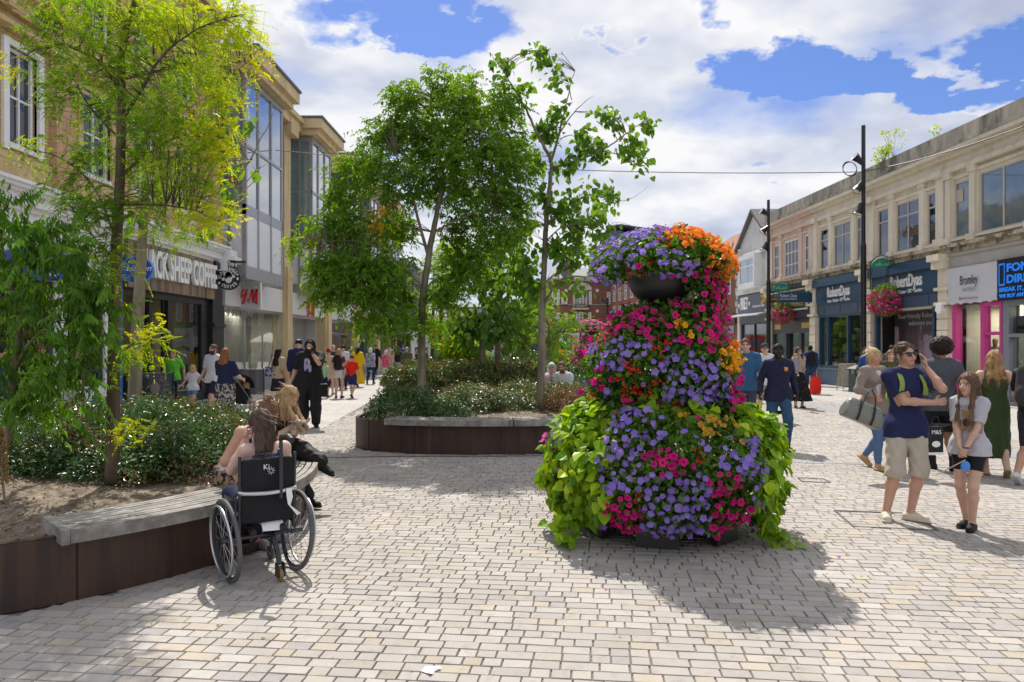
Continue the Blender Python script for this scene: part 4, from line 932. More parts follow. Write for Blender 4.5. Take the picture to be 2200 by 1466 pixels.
 pk=mat('pink_paint',(.58,.045,.27),.4,var=.06)
 mb=RF.mb();mb.box(23.62,23.82,-.12,.08,0,3.0);mb.box(22.3,22.48,-.12,.08,0,3.0);mb.box(21.56,21.66,-.12,.08,0,3.0);mb.box(21.66,22.3,-.12,.08,2.88,3.0);mb.box(21.66,22.3,-.12,.06,2.02,2.12);mb.build('pink_frame',pk,B)
 mb=RF.mb();mb.box(22.48,23.62,-.06,-.04,.2,3.0);mb.box(21.66,22.3,-.06,-.04,.1,2.02);mb.box(21.66,22.3,-.06,-.04,2.12,2.88);mb.build('shop_glass',G_shop,B)
 mb=RF.mb();mb.box(22.48,23.62,-.12,.04,0,.2);mb.build('plinth',M_creamr,B)
 shop_room(B,21.56,23.8,3.0,mat('boutique_wall',(.50,.47,.42),.8,var=.05),2.4)
 for k,(u,v)in enumerate(((22.7,-1.2),(22.95,-1.2),(21.9,-1.1),(22.05,-1.1),(22.2,-1.1))):
  mb=RF.mb();mb.ell((u,v,2.84),(.05,.05,.03),8,5);mb.build('ceiling_lamp',mat('lamp_glow',(1,.75,.35),.5,emit=3),B)
 gr=mat('grey_frame',(.22,.24,.28),.4,var=.05)
 mb=RF.mb();openings_wall(mb,15.6,21.55,0,3.0,-.15,.06,[(20.4,21.3,.1,1.95),(20.4,21.3,2.05,2.85),(18.4,20.2,.1,1.95),(18.4,20.2,2.05,2.85),(15.8,18.2,.5,2.85)]);mb.build('phone_front',gr,B)
 mb=RF.mb();mb.box(15.8,21.3,-.08,-.06,.1,2.85);mb.build('phone_glass',G_shop,B);shop_room(B,15.6,21.5,3.0,mat('phone_shop_wall',(.36,.37,.34),.7,var=.1),2.2)
 mb=RF.mb();mb.box(20.4,21.3,-.2,-.15,2.05,2.55);mb.build('dark_notice',mat('dark_notice',(.01,.012,.014),.5,var=.3,scale=30),B)
 mb=RF.mb();mb.box(21.08,21.16,-.2,-.16,2.56,2.85);mb.build('strip_lamp',mat('lamp_glow',(),0),B)
 mb=RF.mb();mb.box(20.75,21.05,-.14,-.12,.85,1.25);mb.build('yellow_poster',mat('yellow_paper',(.72,.60,.05),.6,var=.3,scale=12),B)
 mb=RF.mb();mb.raw([(24.1,.16,3.05),(24.35,.16,3.05),(24.4,.16,2.85),(24.22,.16,2.72),(24.05,.16,2.85),(24.1,.28,3.05),(24.35,.28,3.05),(24.4,.28,2.85),(24.22,.28,2.72),(24.05,.28,2.85)],[(0,1,2,3,4),(5,6,7,8,9),(0,1,6,5),(1,2,7,6),(2,3,8,7),(3,4,9,8),(4,0,5,9)]);mb.build('alarm_box',M_white,B)
right_row()
for u,v,w in((23.0,-1.3,32),(21.95,-1.1,22)):shop_lamp('boutique_lamp',RF.p(u,v,2.9),w,.5)
shop_lamp('phone_shop_lamp',RF.p(20.5,-1.2,2.9),24,.8,(1,.95,.85))
def far_end():
 brick=brick_mat('far_brick',(.24,.10,.065),(.19,.08,.055),(.25,.19,.16),plane='x',bw=.45,rh=.15)
 brick2=brick_mat('far_brick_side',(.33,.12,.07),(.28,.10,.06),(.3,.22,.18),bw=.45,rh=.15)
 wf=mat('white_far_frame',(.70,.69,.68),.6)
 def X(px,Z):return(px-CX)/F*Z
 def Zh(py,Z):return CH-(py-HY)/F*Z
 def fwin(B,px0,px1,py0,py1,Z,mul=1,tra=3,dark=None):
  x0,x1,z0,z1=X(px0,Z),X(px1,Z),Zh(py1,Z),Zh(py0,Z)
  mb=MB();f=.12
  mb.box(x0,x0+f,Z-.1,Z,z0,z1);mb.box(x1-f,x1,Z-.1,Z,z0,z1);mb.box(x0+f,x1-f,Z-.1,Z,z0,z0+f);mb.box(x0+f,x1-f,Z-.1,Z,z1-f,z1)
  for k in range(1,mul+1):c=x0+(x1-x0)*k/(mul+1);mb.box(c-.05,c+.05,Z-.09,Z,z0+f,z1-f)
  for k in range(1,tra+1):c=z0+(z1-z0)*k/(tra+1);mb.box(x0+f,x1-f,Z-.08,Z,c-.035,c+.035)
  w=mb.build('window',wf,B);g=MB();g.box(x0+.05,x1-.05,Z-.05,Z-.02,z0+.05,z1-.05);g.build('glass',G_up,w)
 Z=82
 B=thing('brick_corner_building','big brown brick corner building with arched stone window and tall chimney at the street end','building',(X(1245,Z),Z,0))
 mb=MB();mb.box(X(1180,Z),X(1311,Z),Z,Z+14,0,Zh(605,Z));mb.build('wall',brick,B)
 mb=MB();mb.box(X(1176,Z),X(1315,Z),Z-.4,Z+14,Zh(605,Z),Zh(598,Z));mb.box(X(1200,Z),X(1311,Z),Z-.1,Z,Zh(656,Z),Zh(654,Z));mb.build('stone_band',mat('grey_stone_far',(.33,.31,.28),.8),B)
 mb=MB();mb.raw([(X(1178,Z),Z-.2,Zh(598,Z)),(X(1313,Z),Z-.2,Zh(598,Z)),(X(1300,Z),Z+5,Zh(566,Z)),(X(1190,Z),Z+5,Zh(566,Z)),(X(1178,Z),Z+14,Zh(598,Z)),(X(1313,Z),Z+14,Zh(598,Z))],[(0,1,2,3),(3,2,5,4),(0,3,4),(1,5,2)]);mb.build('roof',mat('far_slate',(.12,.125,.14),.7),B)
 mb=MB();mb.box(X(1207,Z),X(1228,Z),Z+1,Z+3,Zh(610,Z),Zh(544,Z))
 for k in range(4):mb.box(X(1209+4.6*k,Z),X(1211.5+4.6*k,Z),Z+1.5,Z+2,Zh(544,Z),Zh(540,Z))
 mb.build('chimney',mat('grey_brick_chimney',(.20,.17,.16),.85,var=.1),B)
 fwin(B,1238,1254,626,659,Z,1,5);fwin(B,1237,1253,671,701,Z,1,4);fwin(B,1265,1271,626,654,Z,0,2);fwin(B,1264,1270,671,696,Z,0,2);fwin(B,1304,1311,628,655,Z,0,3);fwin(B,1304,1311,672,700,Z,0,3)
 fwin(B,1206,1211,632,656,Z,0,2);fwin(B,1213,1219,622,656,Z,1,3);fwin(B,1196,1202,622,656,Z,0,3);fwin(B,1186,1192,622,656,Z,0,3);fwin(B,1196,1202,672,700,Z,0,3);fwin(B,1213,1219,672,700,Z,0,3)
 mb=MB();cx=X(1246,Z)
 for k in range(10):
  a0=math.pi*k/10;a1=math.pi*(k+1)/10;z=Zh(624,Z)
  mb.raw([(cx+1.3*math.cos(a0),Z-.3,z+.9*math.sin(a0)),(cx+.7*math.cos(a0),Z-.3,z+.45*math.sin(a0)),(cx+.7*math.cos(a1),Z-.3,z+.45*math.sin(a1)),(cx+1.3*math.cos(a1),Z-.3,z+.9*math.sin(a1))],[(0,1,2,3)])
 mb.box(cx-.8,cx-.5,Z-.2,Z,Zh(659,Z),Zh(624,Z));mb.box(cx+.5,cx+.8,Z-.2,Z,Zh(659,Z),Zh(624,Z));mb.box(cx-.7,cx+.7,Z-.22,Z,Zh(625,Z),Zh(614,Z));mb.box(cx-.9,cx+.9,Z-.7,Z,Zh(666,Z),Zh(662,Z));mb.build('stone_surround',mat('pale_stone_far',(.50,.46,.38),.8,var=.1),B)
 mb=MB()
 for k in range(12):mb.box(cx-.9+k*.16,cx-.86+k*.16,Z-.7,Z-.66,Zh(662,Z),Zh(655,Z))
 mb.box(cx-.92,cx+.92,Z-.7,Z-.64,Zh(655,Z),Zh(654,Z));mb.build('balcony_rail',M_black,B)
 for py in(624.5,668.5):
  mb=MB();n=14;c=(X(1283,Z),Zh(py,Z));vs=[(c[0]+.17*math.cos(2*math.pi*k/n),Z-.08,c[1]+.17*math.sin(2*math.pi*k/n))for k in range(n)];mb.raw(vs,[tuple(range(n))]);mb.build('round_plaque',wf,B)
 mb=MB();mb.box(X(1190,Z),X(1311,Z),Z-.3,Z,Zh(716,Z),Zh(703,Z));mb.build('fascia',mat('black_fascia',(.01,.01,.013),.4),B)
 mb=MB();mb.box(X(1201,Z),X(1270,Z),Z-.4,Z-.3,Zh(736,Z),Zh(716,Z));mb.build('sign_board',wf,B)
 text('sign_lettering','Home Decor',1.0,frame_m((X(1242,Z),Z-.42,Zh(724,Z)),(1,0,0),(0,-1,0)),M_red,B,.01,fit=3.2)
 mb=MB();mb.box(X(1201,Z),X(1300,Z),Z-.05,Z-.02,0,Zh(737,Z));mb.build('shop_glass',G_dark,B)
 mb=MB()
 for px in(1201,1215,1230,1245,1262,1290):mb.box(X(px,Z),X(px+1.6,Z),Z-.2,Z-.05,0,Zh(737,Z))
 mb.build('shop_pillar',wf,B)
 p0=(X(1311,82),82);p1=(X(1450,62),62)
 B=thing('brick_wing_building','orange brick terrace with rows of narrow white windows, behind the flower tower','building',((p0[0]+p1[0])/2,72,0))
 W_=Facade(p0[0]-(p1[0]-p0[0])/(p1[1]-p0[1])*p0[1],(p1[0]-p0[0])/(p1[1]-p0[1]),-1)
 mb=W_.mb();mb.box(62,82,-9,0,0,8.6);mb.build('wall',brick2,B);mb=W_.mb();mb.box(62,82,-9,.3,8.6,8.9);mb.build('cornice',mat('pale_stone_far',(),0),B)
 for k in range(9):
  u=63+k*2.1
  for z0,z1 in((3.9,5.9),(6.4,8.2)):window(W_,B,u,u+.8,z0,z1,.02,wf,G_up,(.5,),(.5,),.1,.06)
 mb=W_.mb();mb.box(62,82,0,.2,2.9,3.7);mb.build('fascia',mat('black_fascia',(),0),B)
 Z=150
 B=thing('glass_topped_tower','tall office block with dark wing-shaped roof and railings beyond the brick terrace','building',(X(1385,Z),Z,0))
 mb=MB();mb.box(X(1303,Z),X(1472,Z),Z,Z+14,0,Zh(520,Z));mb.build('wall',mat('red_cladding',(.27,.11,.085),.8,var=.1,scale=.5),B)
 mb=MB();mb.box(X(1305,Z),X(1336,Z),Z-.2,Z+13,Zh(520,Z),Zh(496,Z));mb.box(X(1340,Z),X(1455,Z),Z+1,Z+13,Zh(520,Z),Zh(496,Z));mb.build('glazing',mat_glass('glass_blue',(.03,.07,.14),0,.05,.05,1.8),B)
 mb=MB()
 for k in range(11):mb.box(X(1305+3.1*k,Z),X(1305.5+3.1*k,Z),Z-.3,Z-.2,Zh(520,Z),Zh(496,Z))
 for k in range(18):mb.box(X(1342+6.4*k,Z),X(1342.6+6.4*k,Z),Z+.9,Z+1,Zh(520,Z),Zh(496,Z))
 mb.box(X(1305,Z),X(1336,Z),Z-.35,Z-.25,Zh(509,Z),Zh(508,Z));mb.build('mullion',mat('slate_frame',(.18,.2,.23),.5),B)
 pf=[(1300,497),(1312,489),(1330,486),(1370,492),(1400,497),(1440,493),(1472,485)]
 mb=MB();n=len(pf);vs=[(X(p,Z),y,Zh(q+d,Z))for y in(Z-2.5,Z+14)for d in(0,4)for p,q in pf]
 fs=[]
 for k in range(n-1):fs+=[(k,k+1,n+k+1,n+k),(2*n+k,3*n+k,3*n+k+1,2*n+k+1),(k,2*n+k,2*n+k+1,k+1),(n+k,n+k+1,3*n+k+1,3*n+k)]
 fs+=[(0,n,3*n,2*n),(n-1,3*n-1,4*n-1,2*n-1)];mb.raw(vs,fs);mb.build('roof',mat('dark_roof_edge',(.03,.035,.045),.5),B)
 mb=MB();rl=[(1315,478),(1338,479),(1378,493),(1400,490),(1450,479),(1455,479)]
 for o in(0,4):mb.tube([(X(p,Z),Z,Zh(q+o,Z))for p,q in rl],.06,4)
 for p,q in rl+[(1325,479),(1358,486),(1415,487),(1430,484)]:mb.tube([(X(p,Z),Z,Zh(q,Z)),(X(p,Z),Z,Zh(q+14,Z))],.05,4)
 mb.build('railing',mat('rail_grey',(.5,.5,.52),.5),B)
 B=thing('dark_glass_block','dark brown glass-fronted block at the far left end of the street','building',(-9,66,0))
 mb=LF.mb();mb.box(62,76,-9,.2,0,9.0);mb.build('wall',mat('bronze_wall',(.05,.042,.04),.5,var=.2),B)
 mb=LF.mb()
 for k in range(7):mb.box(62.3+2*k,62.5+2*k,.2,.3,0,9.0)
 mb.build('fins',M_alu,B);mb=LF.mb();mb.box(62.5,76,.2,.24,.3,2.8);mb.build('shop_glass',G_dark,B)
 for(px0,px1,top,Zb,col,nm,lab)in((960,1060,652,105,(.42,.42,.45),'grey_block','pale grey angular building half hidden behind the middle trees'),(1052,1130,668,95,(.30,.26,.24),'brown_block','low brown building between the tree trunks at the street end'),(1128,1184,600,100,(.10,.13,.18),'blue_glass_block','dark blue building with purple banner left of the brick corner building')):
  B=thing(nm,lab,'building',(X((px0+px1)/2,Zb),Zb,0));mb=MB();mb.box(X(px0,Zb),X(px1,Zb),Zb,Zb+12,0,Zh(top+8,Zb));mb.build('wall',mat(nm+'_wall',col,.7,var=.1,scale=.6),B)
  mb=MB();mb.raw([(X(px0,Zb),Zb-.5,Zh(top+8,Zb)),(X(px1,Zb),Zb-.5,Zh(top+8,Zb)),(X(px1-10,Zb),Zb+6,Zh(top-6,Zb)),(X(px0+10,Zb),Zb+6,Zh(top-6,Zb)),(X(px0,Zb),Zb+12,Zh(top+8,Zb)),(X(px1,Zb),Zb+12,Zh(top+8,Zb))],[(0,1,2,3),(3,2,5,4),(0,3,4),(1,5,2)]);mb.build('roof',mat('far_slate',(),0),B)
  for k in range(6):
   for r_ in range(3):
    a=px0+6+(px1-px0-12)*k/6;t_=top+18+r_*22;g=MB();g.box(X(a,Zb),X(a+5,Zb),Zb-.05,Zb-.01,Zh(t_+12,Zb),Zh(t_,Zb));g.build('window',G_up,B)
  if nm.startswith('blue'):mb=MB();mb.box(X(1157,Zb),X(1160,Zb),Zb-1.4,Zb-.2,Zh(700,Zb),Zh(605,Zb));mb.build('banner',mat('purple_banner',(.28,.04,.20),.6),B)
 hb=mat('far_woodland',(.045,.085,.04),.9,var=.4,scale=.02,bump=.0)
 mb=MB();n=120;vs=[]
 for j,(Y,hh)in enumerate(((900,0),(1300,28),(1800,56),(2300,40))):
  for k in range(n):x=-2200+4000*k/(n-1);vs.append((x,Y+60*math.sin(k*.3),hh*(.75+.25*math.sin(k*.21+j)+.08*math.sin(k*1.7+j*3))*(1.0 if x<300 else max(.3,1-(x-300)/1500))-1))
 mb.raw(vs,[(j*n+k,j*n+k+1,(j+1)*n+k+1,(j+1)*n+k)for j in range(3)for k in range(n-1)]);tag(mb.build('hills',hb,smooth=True),kind='structure')
far_end()
# ===== plants
def nrm(a):return a/np.maximum(np.linalg.norm(a,axis=-1,keepdims=True),1e-9)
def rvec(n):return nrm(rng.normal(0,1,(n,3)))
def leaf_cards(P_,D,U,L,Wd,col,fold=.18,kind='d'):
 """one card per leaf: base P_, direction D, up U. returns verts, quads, colours"""
 n=len(P_);D=nrm(D);S_=nrm(np.cross(D,U));N_=np.cross(S_,D)
 L=np.broadcast_to(np.asarray(L,float).reshape(-1,1),(n,1));Wd=np.broadcast_to(np.asarray(Wd,float).reshape(-1,1),(n,1))
 if kind=='d':
  m=P_+D*L*.45+N_*Wd*fold
  V=np.stack([P_,m-S_*Wd/2,P_+D*L-N_*L*.10,m+S_*Wd/2],1)
  Q=(np.arange(n)[:,None]*4+np.arange(4)[None]);k=4
 else:
  a=P_+D*L*.22+N_*Wd*fold;b=P_+D*L*.60+N_*Wd*fold*.6;tip=P_+D*L-N_*L*.18
  V=np.stack([P_,a-S_*Wd/2,b-S_*Wd*.40,tip,b+S_*Wd*.40,a+S_*Wd/2],1)
  q=np.array([[0,1,2,3],[0,3,4,5]]);Q=(np.arange(n)[:,None,None]*6+q[None]).reshape(-1,4);k=6
 C=np.repeat(col,k,0)if len(col)==n else np.broadcast_to(col,(n*k,3))
 return V.reshape(-1,3),Q,C
def pinnate(P_,D,L,pairs,ll,lw,col,droop=.4,hang=.5,jit=.05,zig=.1):
 """compound leaves: opposite leaflets along an arching rachis"""
 n=len(P_);D=nrm(D);L=np.asarray(L).reshape(-1,1)
 Z_=np.array([[0,0,1.0]]);S_=nrm(np.cross(D,Z_+rng.normal(0,.25,(n,3))))
 Ps,Ds,Us,Cs,Ls,Ws=[],[],[],[],[],[]
 for k in range(pairs):
  t_=(k+.8)/pairs
  base=P_+D*L*t_-Z_*L*droop*t_*t_
  tang=nrm(D-Z_*droop*2*t_)
  sz=(1.0-.45*abs(t_-.45)/.55)
  for s_ in(-1,1):
   d=nrm(S_*s_*(1-hang*.4)+tang*.45-Z_*hang+rng.normal(0,jit+zig,(n,3)))
   Ps.append(base);Ds.append(d);Us.append(tang+Z_*.3+rng.normal(0,.2,(n,3)));Ls.append(np.full(n,ll*sz));Ws.append(np.full(n,lw*sz))
   Cs.append(col*(1+rng.normal(0,.10,(n,1))))
 tipd=nrm(D-Z_*droop*2);Ps.append(P_+D*L-Z_*L*droop);Ds.append(tipd);Us.append(Z_+rng.normal(0,.3,(n,3)));Ls.append(np.full(n,ll));Ws.append(np.full(n,lw));Cs.append(col)
 return np.concatenate(Ps),np.concatenate(Ds),np.concatenate(Us),np.concatenate(Ls),np.concatenate(Ws),np.clip(np.concatenate(Cs),0,1)
def tubes_np(A,B,ra,rb,mid=None,n=3):
 """many thin twigs at once"""
 N=len(A);M_=(A+B)/2 if mid is None else mid
 d=nrm(B-A);s_=nrm(np.cross(d,rvec(N)));t_=np.cross(d,s_)
 rings=[]
 for p,r in((A,ra),(M_,(ra+rb)/2),(B,rb)):
  for q in range(n):
   a=2*math.pi*q/n;rings.append(p+(s_*math.cos(a)+t_*math.sin(a))*np.reshape(r,(-1,1))if np.ndim(r)else p+(s_*math.cos(a)+t_*math.sin(a))*r)
 V=np.stack(rings,1).reshape(-1,3);q=[]
 for k in range(2):
  for j in range(n):q.append([k*n+j,k*n+(j+1)%n,(k+1)*n+(j+1)%n,(k+1)*n+j])
 Q=(np.arange(N)[:,None,None]*(3*n)+np.array(q)[None]).reshape(-1,4)
 return V,Q
def foliage_mat(name,trans=.42,spec=.35,rough=.5,tint=(1.25,1.35,.45)):return mat_attr(name,rough,spec,.10,25,0,trans,tint=tint)
FOL=foliage_mat('leaf_thin',.55,.3,.45,(1.5,1.4,.35))
FOLB=foliage_mat('leaf_broad',.45,.4,.42,(1.4,1.4,.4))
FOLS=foliage_mat('leaf_shrub',.22,.55,.33,(1.2,1.3,.5))
def bark(name,c1,c2):return mat(name,c1,.9,var=.25,scale=10,bump=.9,bscale=55,col2=c2,thr=(.45,.6),stretch=(1,1,.22))
BARKS=dict(dark=bark('bark_dark',(.085,.055,.04),(.16,.115,.085)),pale=bark('bark_pale',(.30,.25,.17),(.20,.165,.11)),grey=bark('bark_grey',(.25,.215,.155),(.15,.13,.095)),twig=bark('bark_twig',(.14,.11,.07),(.22,.18,.12)))
def smooth_line(pts,n=5):return catmull(pts,n,closed=False)
def tree(name,label,Z0,limbs,blobs,nclus,leaf,bk='grey',group=None,spread=.14,yaw=0,twigs=True,base=None,depth=1.0,fol=None):
 """limbs: polylines of (px, py, dZ, radius m) traced at the tree's own distance; blobs: (px, py, dZ, rx, ry, tone)"""
 LP=[]
 root=base if base is not None else P(limbs[0][0][0],limbs[0][0][1],Z0)
 t=thing(name,label,'tree',root,group=group)
 mbk=MB();sk=[];skr=[]
 for li,lm in enumerate(limbs):
  pts=smooth_line([(*P(a,b,Z0+c),r)for a,b,c,r in lm],6)
  if li>0 or True:
   w=.008*Z0/7;jit=rng.normal(0,w*.5,(len(pts),3));jit[0]=0;pts=pts.copy();pts[1:,:3]+=jit[1:]*np.linspace(0,1,len(pts)-1)[:,None]
  mbk.tube([p[:3]for p in pts],[p[3]for p in pts],10 if pts[0][3]>.04 else 6)
  sk.append(pts[:,:3]);skr.append(pts[:,3])
 tr=mbk.build('trunk',BARKS[bk],t,smooth=True)
 sk=np.concatenate(sk);skr=np.concatenate(skr)
 wts=np.array([b[3]*b[4]*(b[6]if len(b)>6 else 1)for b in blobs],float)**.9;wts/=wts.sum()
 ci=rng.choice(len(blobs),nclus,p=wts)
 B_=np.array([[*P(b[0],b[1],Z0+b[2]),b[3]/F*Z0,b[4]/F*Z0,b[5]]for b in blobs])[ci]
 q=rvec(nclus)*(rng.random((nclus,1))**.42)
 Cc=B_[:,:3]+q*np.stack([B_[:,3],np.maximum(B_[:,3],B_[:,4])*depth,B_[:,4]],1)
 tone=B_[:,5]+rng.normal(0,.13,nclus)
 dd=np.linalg.norm(Cc[:,None]-sk[None],axis=2)+.35*np.maximum(0,sk[None,:,2]-Cc[:,None,2]+.1)+.15*(skr[None]>.05)
 j=dd.argmin(1);A=sk[j];L=np.linalg.norm(Cc-A,axis=1,keepdims=True)
 mid=(A+Cc)/2+np.array([[0,0,1]])*L*.10+rng.normal(0,.05,(nclus,3))*L
 if twigs:
  sc=Z0/10
  V,Q=tubes_np(A,Cc,.0045*sc+.004*np.minimum(L[:,0],1.2),.0018*sc,mid)
  mesh_np('twigs',V,Q,mats=BARKS['twig' if bk!='dark' else 'dark'],parent=t)
 out=nrm(Cc-mid)
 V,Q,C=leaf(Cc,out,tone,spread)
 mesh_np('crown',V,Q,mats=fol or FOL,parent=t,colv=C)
 return t
def ramp_col(t_,stops):
 xs=np.array([s[0]for s in stops]);cs=np.array([s[1]for s in stops])
 return np.stack([np.interp(t_,xs,cs[:,k])for k in range(3)],1)
def lf_pinnate(m,L,pairs,ll,lw,stops,droop,hang,zig=.1):
 def f(Cc,out,tone,spread):
  n=len(Cc);P_=np.repeat(Cc,m,0)+rng.normal(0,spread,(n*m,3))*.6;D=nrm(np.repeat(out,m,0)*.7+rvec(n*m)+np.array([[0,0,.12]]))
  col=ramp_col(np.repeat(tone,m)+rng.normal(0,.10,n*m),stops)*(1+rng.normal(0,.08,(n*m,1)))
  return leaf_cards(*[x for x in(lambda a:(a[0],a[1],a[2],a[3],a[4],a[5]))(pinnate(P_-D*L*.3,D,L*(.7+.6*rng.random(n*m)),pairs,ll,lw,col,droop,hang,zig=zig))])
 return f
def lf_heart(m,L,stops,hang=.8):
 def f(Cc,out,tone,spread):
  n=len(Cc);P_=np.repeat(Cc,m,0)+rng.normal(0,spread,(n*m,3));D=nrm(np.repeat(out,m,0)*.5+rvec(n*m)*.8-np.array([[0,0,hang]]))
  col=ramp_col(np.repeat(tone,m)+rng.normal(0,.12,n*m),stops)*(1+rng.normal(0,.1,(n*m,1)))
  l=L*(.55+.75*rng.random(n*m))
  return leaf_cards(P_,D,rvec(n*m)+np.array([[0,-.4,.6]]),l,l*.78,np.clip(col,0,1),.16,'h')
 return f
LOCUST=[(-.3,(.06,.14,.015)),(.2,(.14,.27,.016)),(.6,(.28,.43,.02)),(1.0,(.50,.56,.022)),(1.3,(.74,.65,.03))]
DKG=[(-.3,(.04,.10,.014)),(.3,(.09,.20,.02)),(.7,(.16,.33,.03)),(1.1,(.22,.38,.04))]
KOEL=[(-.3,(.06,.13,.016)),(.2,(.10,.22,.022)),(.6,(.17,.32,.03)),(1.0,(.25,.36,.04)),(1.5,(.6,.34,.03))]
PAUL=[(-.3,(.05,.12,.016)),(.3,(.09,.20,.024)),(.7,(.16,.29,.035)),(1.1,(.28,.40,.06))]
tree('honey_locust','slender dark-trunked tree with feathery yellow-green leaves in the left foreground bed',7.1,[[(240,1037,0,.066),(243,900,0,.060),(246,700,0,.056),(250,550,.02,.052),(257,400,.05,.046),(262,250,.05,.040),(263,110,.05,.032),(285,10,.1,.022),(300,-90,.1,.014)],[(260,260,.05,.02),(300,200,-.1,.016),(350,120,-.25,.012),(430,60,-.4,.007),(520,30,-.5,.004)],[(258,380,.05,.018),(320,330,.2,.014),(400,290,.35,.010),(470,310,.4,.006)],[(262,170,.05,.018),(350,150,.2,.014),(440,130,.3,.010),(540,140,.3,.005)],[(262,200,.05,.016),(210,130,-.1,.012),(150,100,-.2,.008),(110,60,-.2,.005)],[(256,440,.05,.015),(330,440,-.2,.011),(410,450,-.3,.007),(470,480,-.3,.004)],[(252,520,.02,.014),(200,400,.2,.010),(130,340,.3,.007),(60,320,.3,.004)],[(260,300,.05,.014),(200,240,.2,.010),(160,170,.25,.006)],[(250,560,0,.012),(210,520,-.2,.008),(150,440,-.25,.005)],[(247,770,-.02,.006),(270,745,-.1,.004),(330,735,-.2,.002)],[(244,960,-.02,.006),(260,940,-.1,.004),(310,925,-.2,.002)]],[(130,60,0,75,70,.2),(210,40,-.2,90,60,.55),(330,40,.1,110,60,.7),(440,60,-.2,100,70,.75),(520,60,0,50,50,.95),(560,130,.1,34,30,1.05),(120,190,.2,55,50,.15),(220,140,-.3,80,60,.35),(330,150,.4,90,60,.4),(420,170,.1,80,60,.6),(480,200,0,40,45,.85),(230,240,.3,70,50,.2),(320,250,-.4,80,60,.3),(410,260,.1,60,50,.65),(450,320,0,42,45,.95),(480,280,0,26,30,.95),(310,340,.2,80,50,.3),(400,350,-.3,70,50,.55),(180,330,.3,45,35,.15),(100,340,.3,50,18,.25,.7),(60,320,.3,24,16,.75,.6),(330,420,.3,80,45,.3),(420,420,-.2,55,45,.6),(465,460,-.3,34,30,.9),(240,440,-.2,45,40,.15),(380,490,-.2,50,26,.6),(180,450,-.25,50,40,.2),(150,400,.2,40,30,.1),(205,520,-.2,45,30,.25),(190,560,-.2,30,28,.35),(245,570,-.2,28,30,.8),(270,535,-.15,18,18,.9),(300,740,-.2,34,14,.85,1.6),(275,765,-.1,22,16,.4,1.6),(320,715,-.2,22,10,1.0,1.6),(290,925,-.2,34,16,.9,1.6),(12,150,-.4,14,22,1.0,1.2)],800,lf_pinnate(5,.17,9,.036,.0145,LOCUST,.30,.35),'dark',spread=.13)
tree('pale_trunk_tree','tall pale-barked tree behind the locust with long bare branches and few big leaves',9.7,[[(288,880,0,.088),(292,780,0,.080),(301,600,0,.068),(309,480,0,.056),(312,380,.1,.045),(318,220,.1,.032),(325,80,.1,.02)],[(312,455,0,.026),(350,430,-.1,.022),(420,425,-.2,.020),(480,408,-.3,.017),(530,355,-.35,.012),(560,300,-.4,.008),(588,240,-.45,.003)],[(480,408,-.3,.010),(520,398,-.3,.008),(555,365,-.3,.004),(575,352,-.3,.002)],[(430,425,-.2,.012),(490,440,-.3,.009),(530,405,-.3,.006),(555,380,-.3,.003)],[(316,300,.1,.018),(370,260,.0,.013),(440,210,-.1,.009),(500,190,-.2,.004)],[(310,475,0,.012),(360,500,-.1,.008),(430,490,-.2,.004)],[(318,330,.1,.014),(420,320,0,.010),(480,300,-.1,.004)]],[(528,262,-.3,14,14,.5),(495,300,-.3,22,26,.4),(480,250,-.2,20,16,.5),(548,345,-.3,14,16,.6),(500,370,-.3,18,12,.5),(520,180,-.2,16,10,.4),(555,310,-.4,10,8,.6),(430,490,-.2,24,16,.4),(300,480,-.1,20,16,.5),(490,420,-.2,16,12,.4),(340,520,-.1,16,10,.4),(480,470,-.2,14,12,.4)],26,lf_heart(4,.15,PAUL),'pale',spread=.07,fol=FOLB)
tree('tree_of_heaven','low leaning tree with dark drooping fern-like leaves at the left edge',6.6,[[(18,950,0,.040),(24,860,0,.036),(32,780,0,.033),(42,720,0,.030),(30,640,0,.026),(8,560,0,.020),(2,480,0,.014),(25,420,-.1,.006)],[(30,800,0,.018),(58,745,-.05,.014),(90,712,-.1,.011),(125,690,-.1,.008),(162,692,-.1,.004)],[(36,740,0,.018),(60,660,-.1,.013),(100,590,-.15,.009),(160,540,-.2,.004)],[(24,860,0,.012),(70,820,-.1,.009),(140,800,-.2,.006),(190,790,-.2,.003)],[(34,770,0,.010),(0,660,.1,.008),(-40,600,.1,.005)],[(20,900,0,.010),(60,880,-.1,.007),(130,860,-.2,.004)],[(40,690,0,.012),(110,650,-.2,.008),(190,620,-.2,.004)],[(10,570,0,.010),(60,520,-.1,.007),(120,510,-.1,.004)]],[(35,420,-.1,34,26,.5),(20,480,0,40,35,.4),(90,510,-.1,60,30,.45),(170,530,-.2,45,30,.5),(50,570,0,70,40,.3),(140,580,-.1,70,35,.45),(200,610,-.2,34,30,.5),(60,640,.1,70,40,.25),(140,650,-.2,70,35,.4),(195,680,-.2,36,30,.5),(80,720,.1,50,30,.2,.6),(170,740,-.2,45,30,.4),(60,790,0,60,35,.3,.8),(140,800,-.2,70,30,.45),(190,830,-.2,34,26,.5),(60,860,0,60,30,.35),(150,880,-.2,60,24,.5),(20,700,.1,30,50,.2,.6)],92,lf_pinnate(3,.38,10,.115,.034,DKG,.25,1.15,zig=.07),'twig',spread=.10,fol=FOLB)
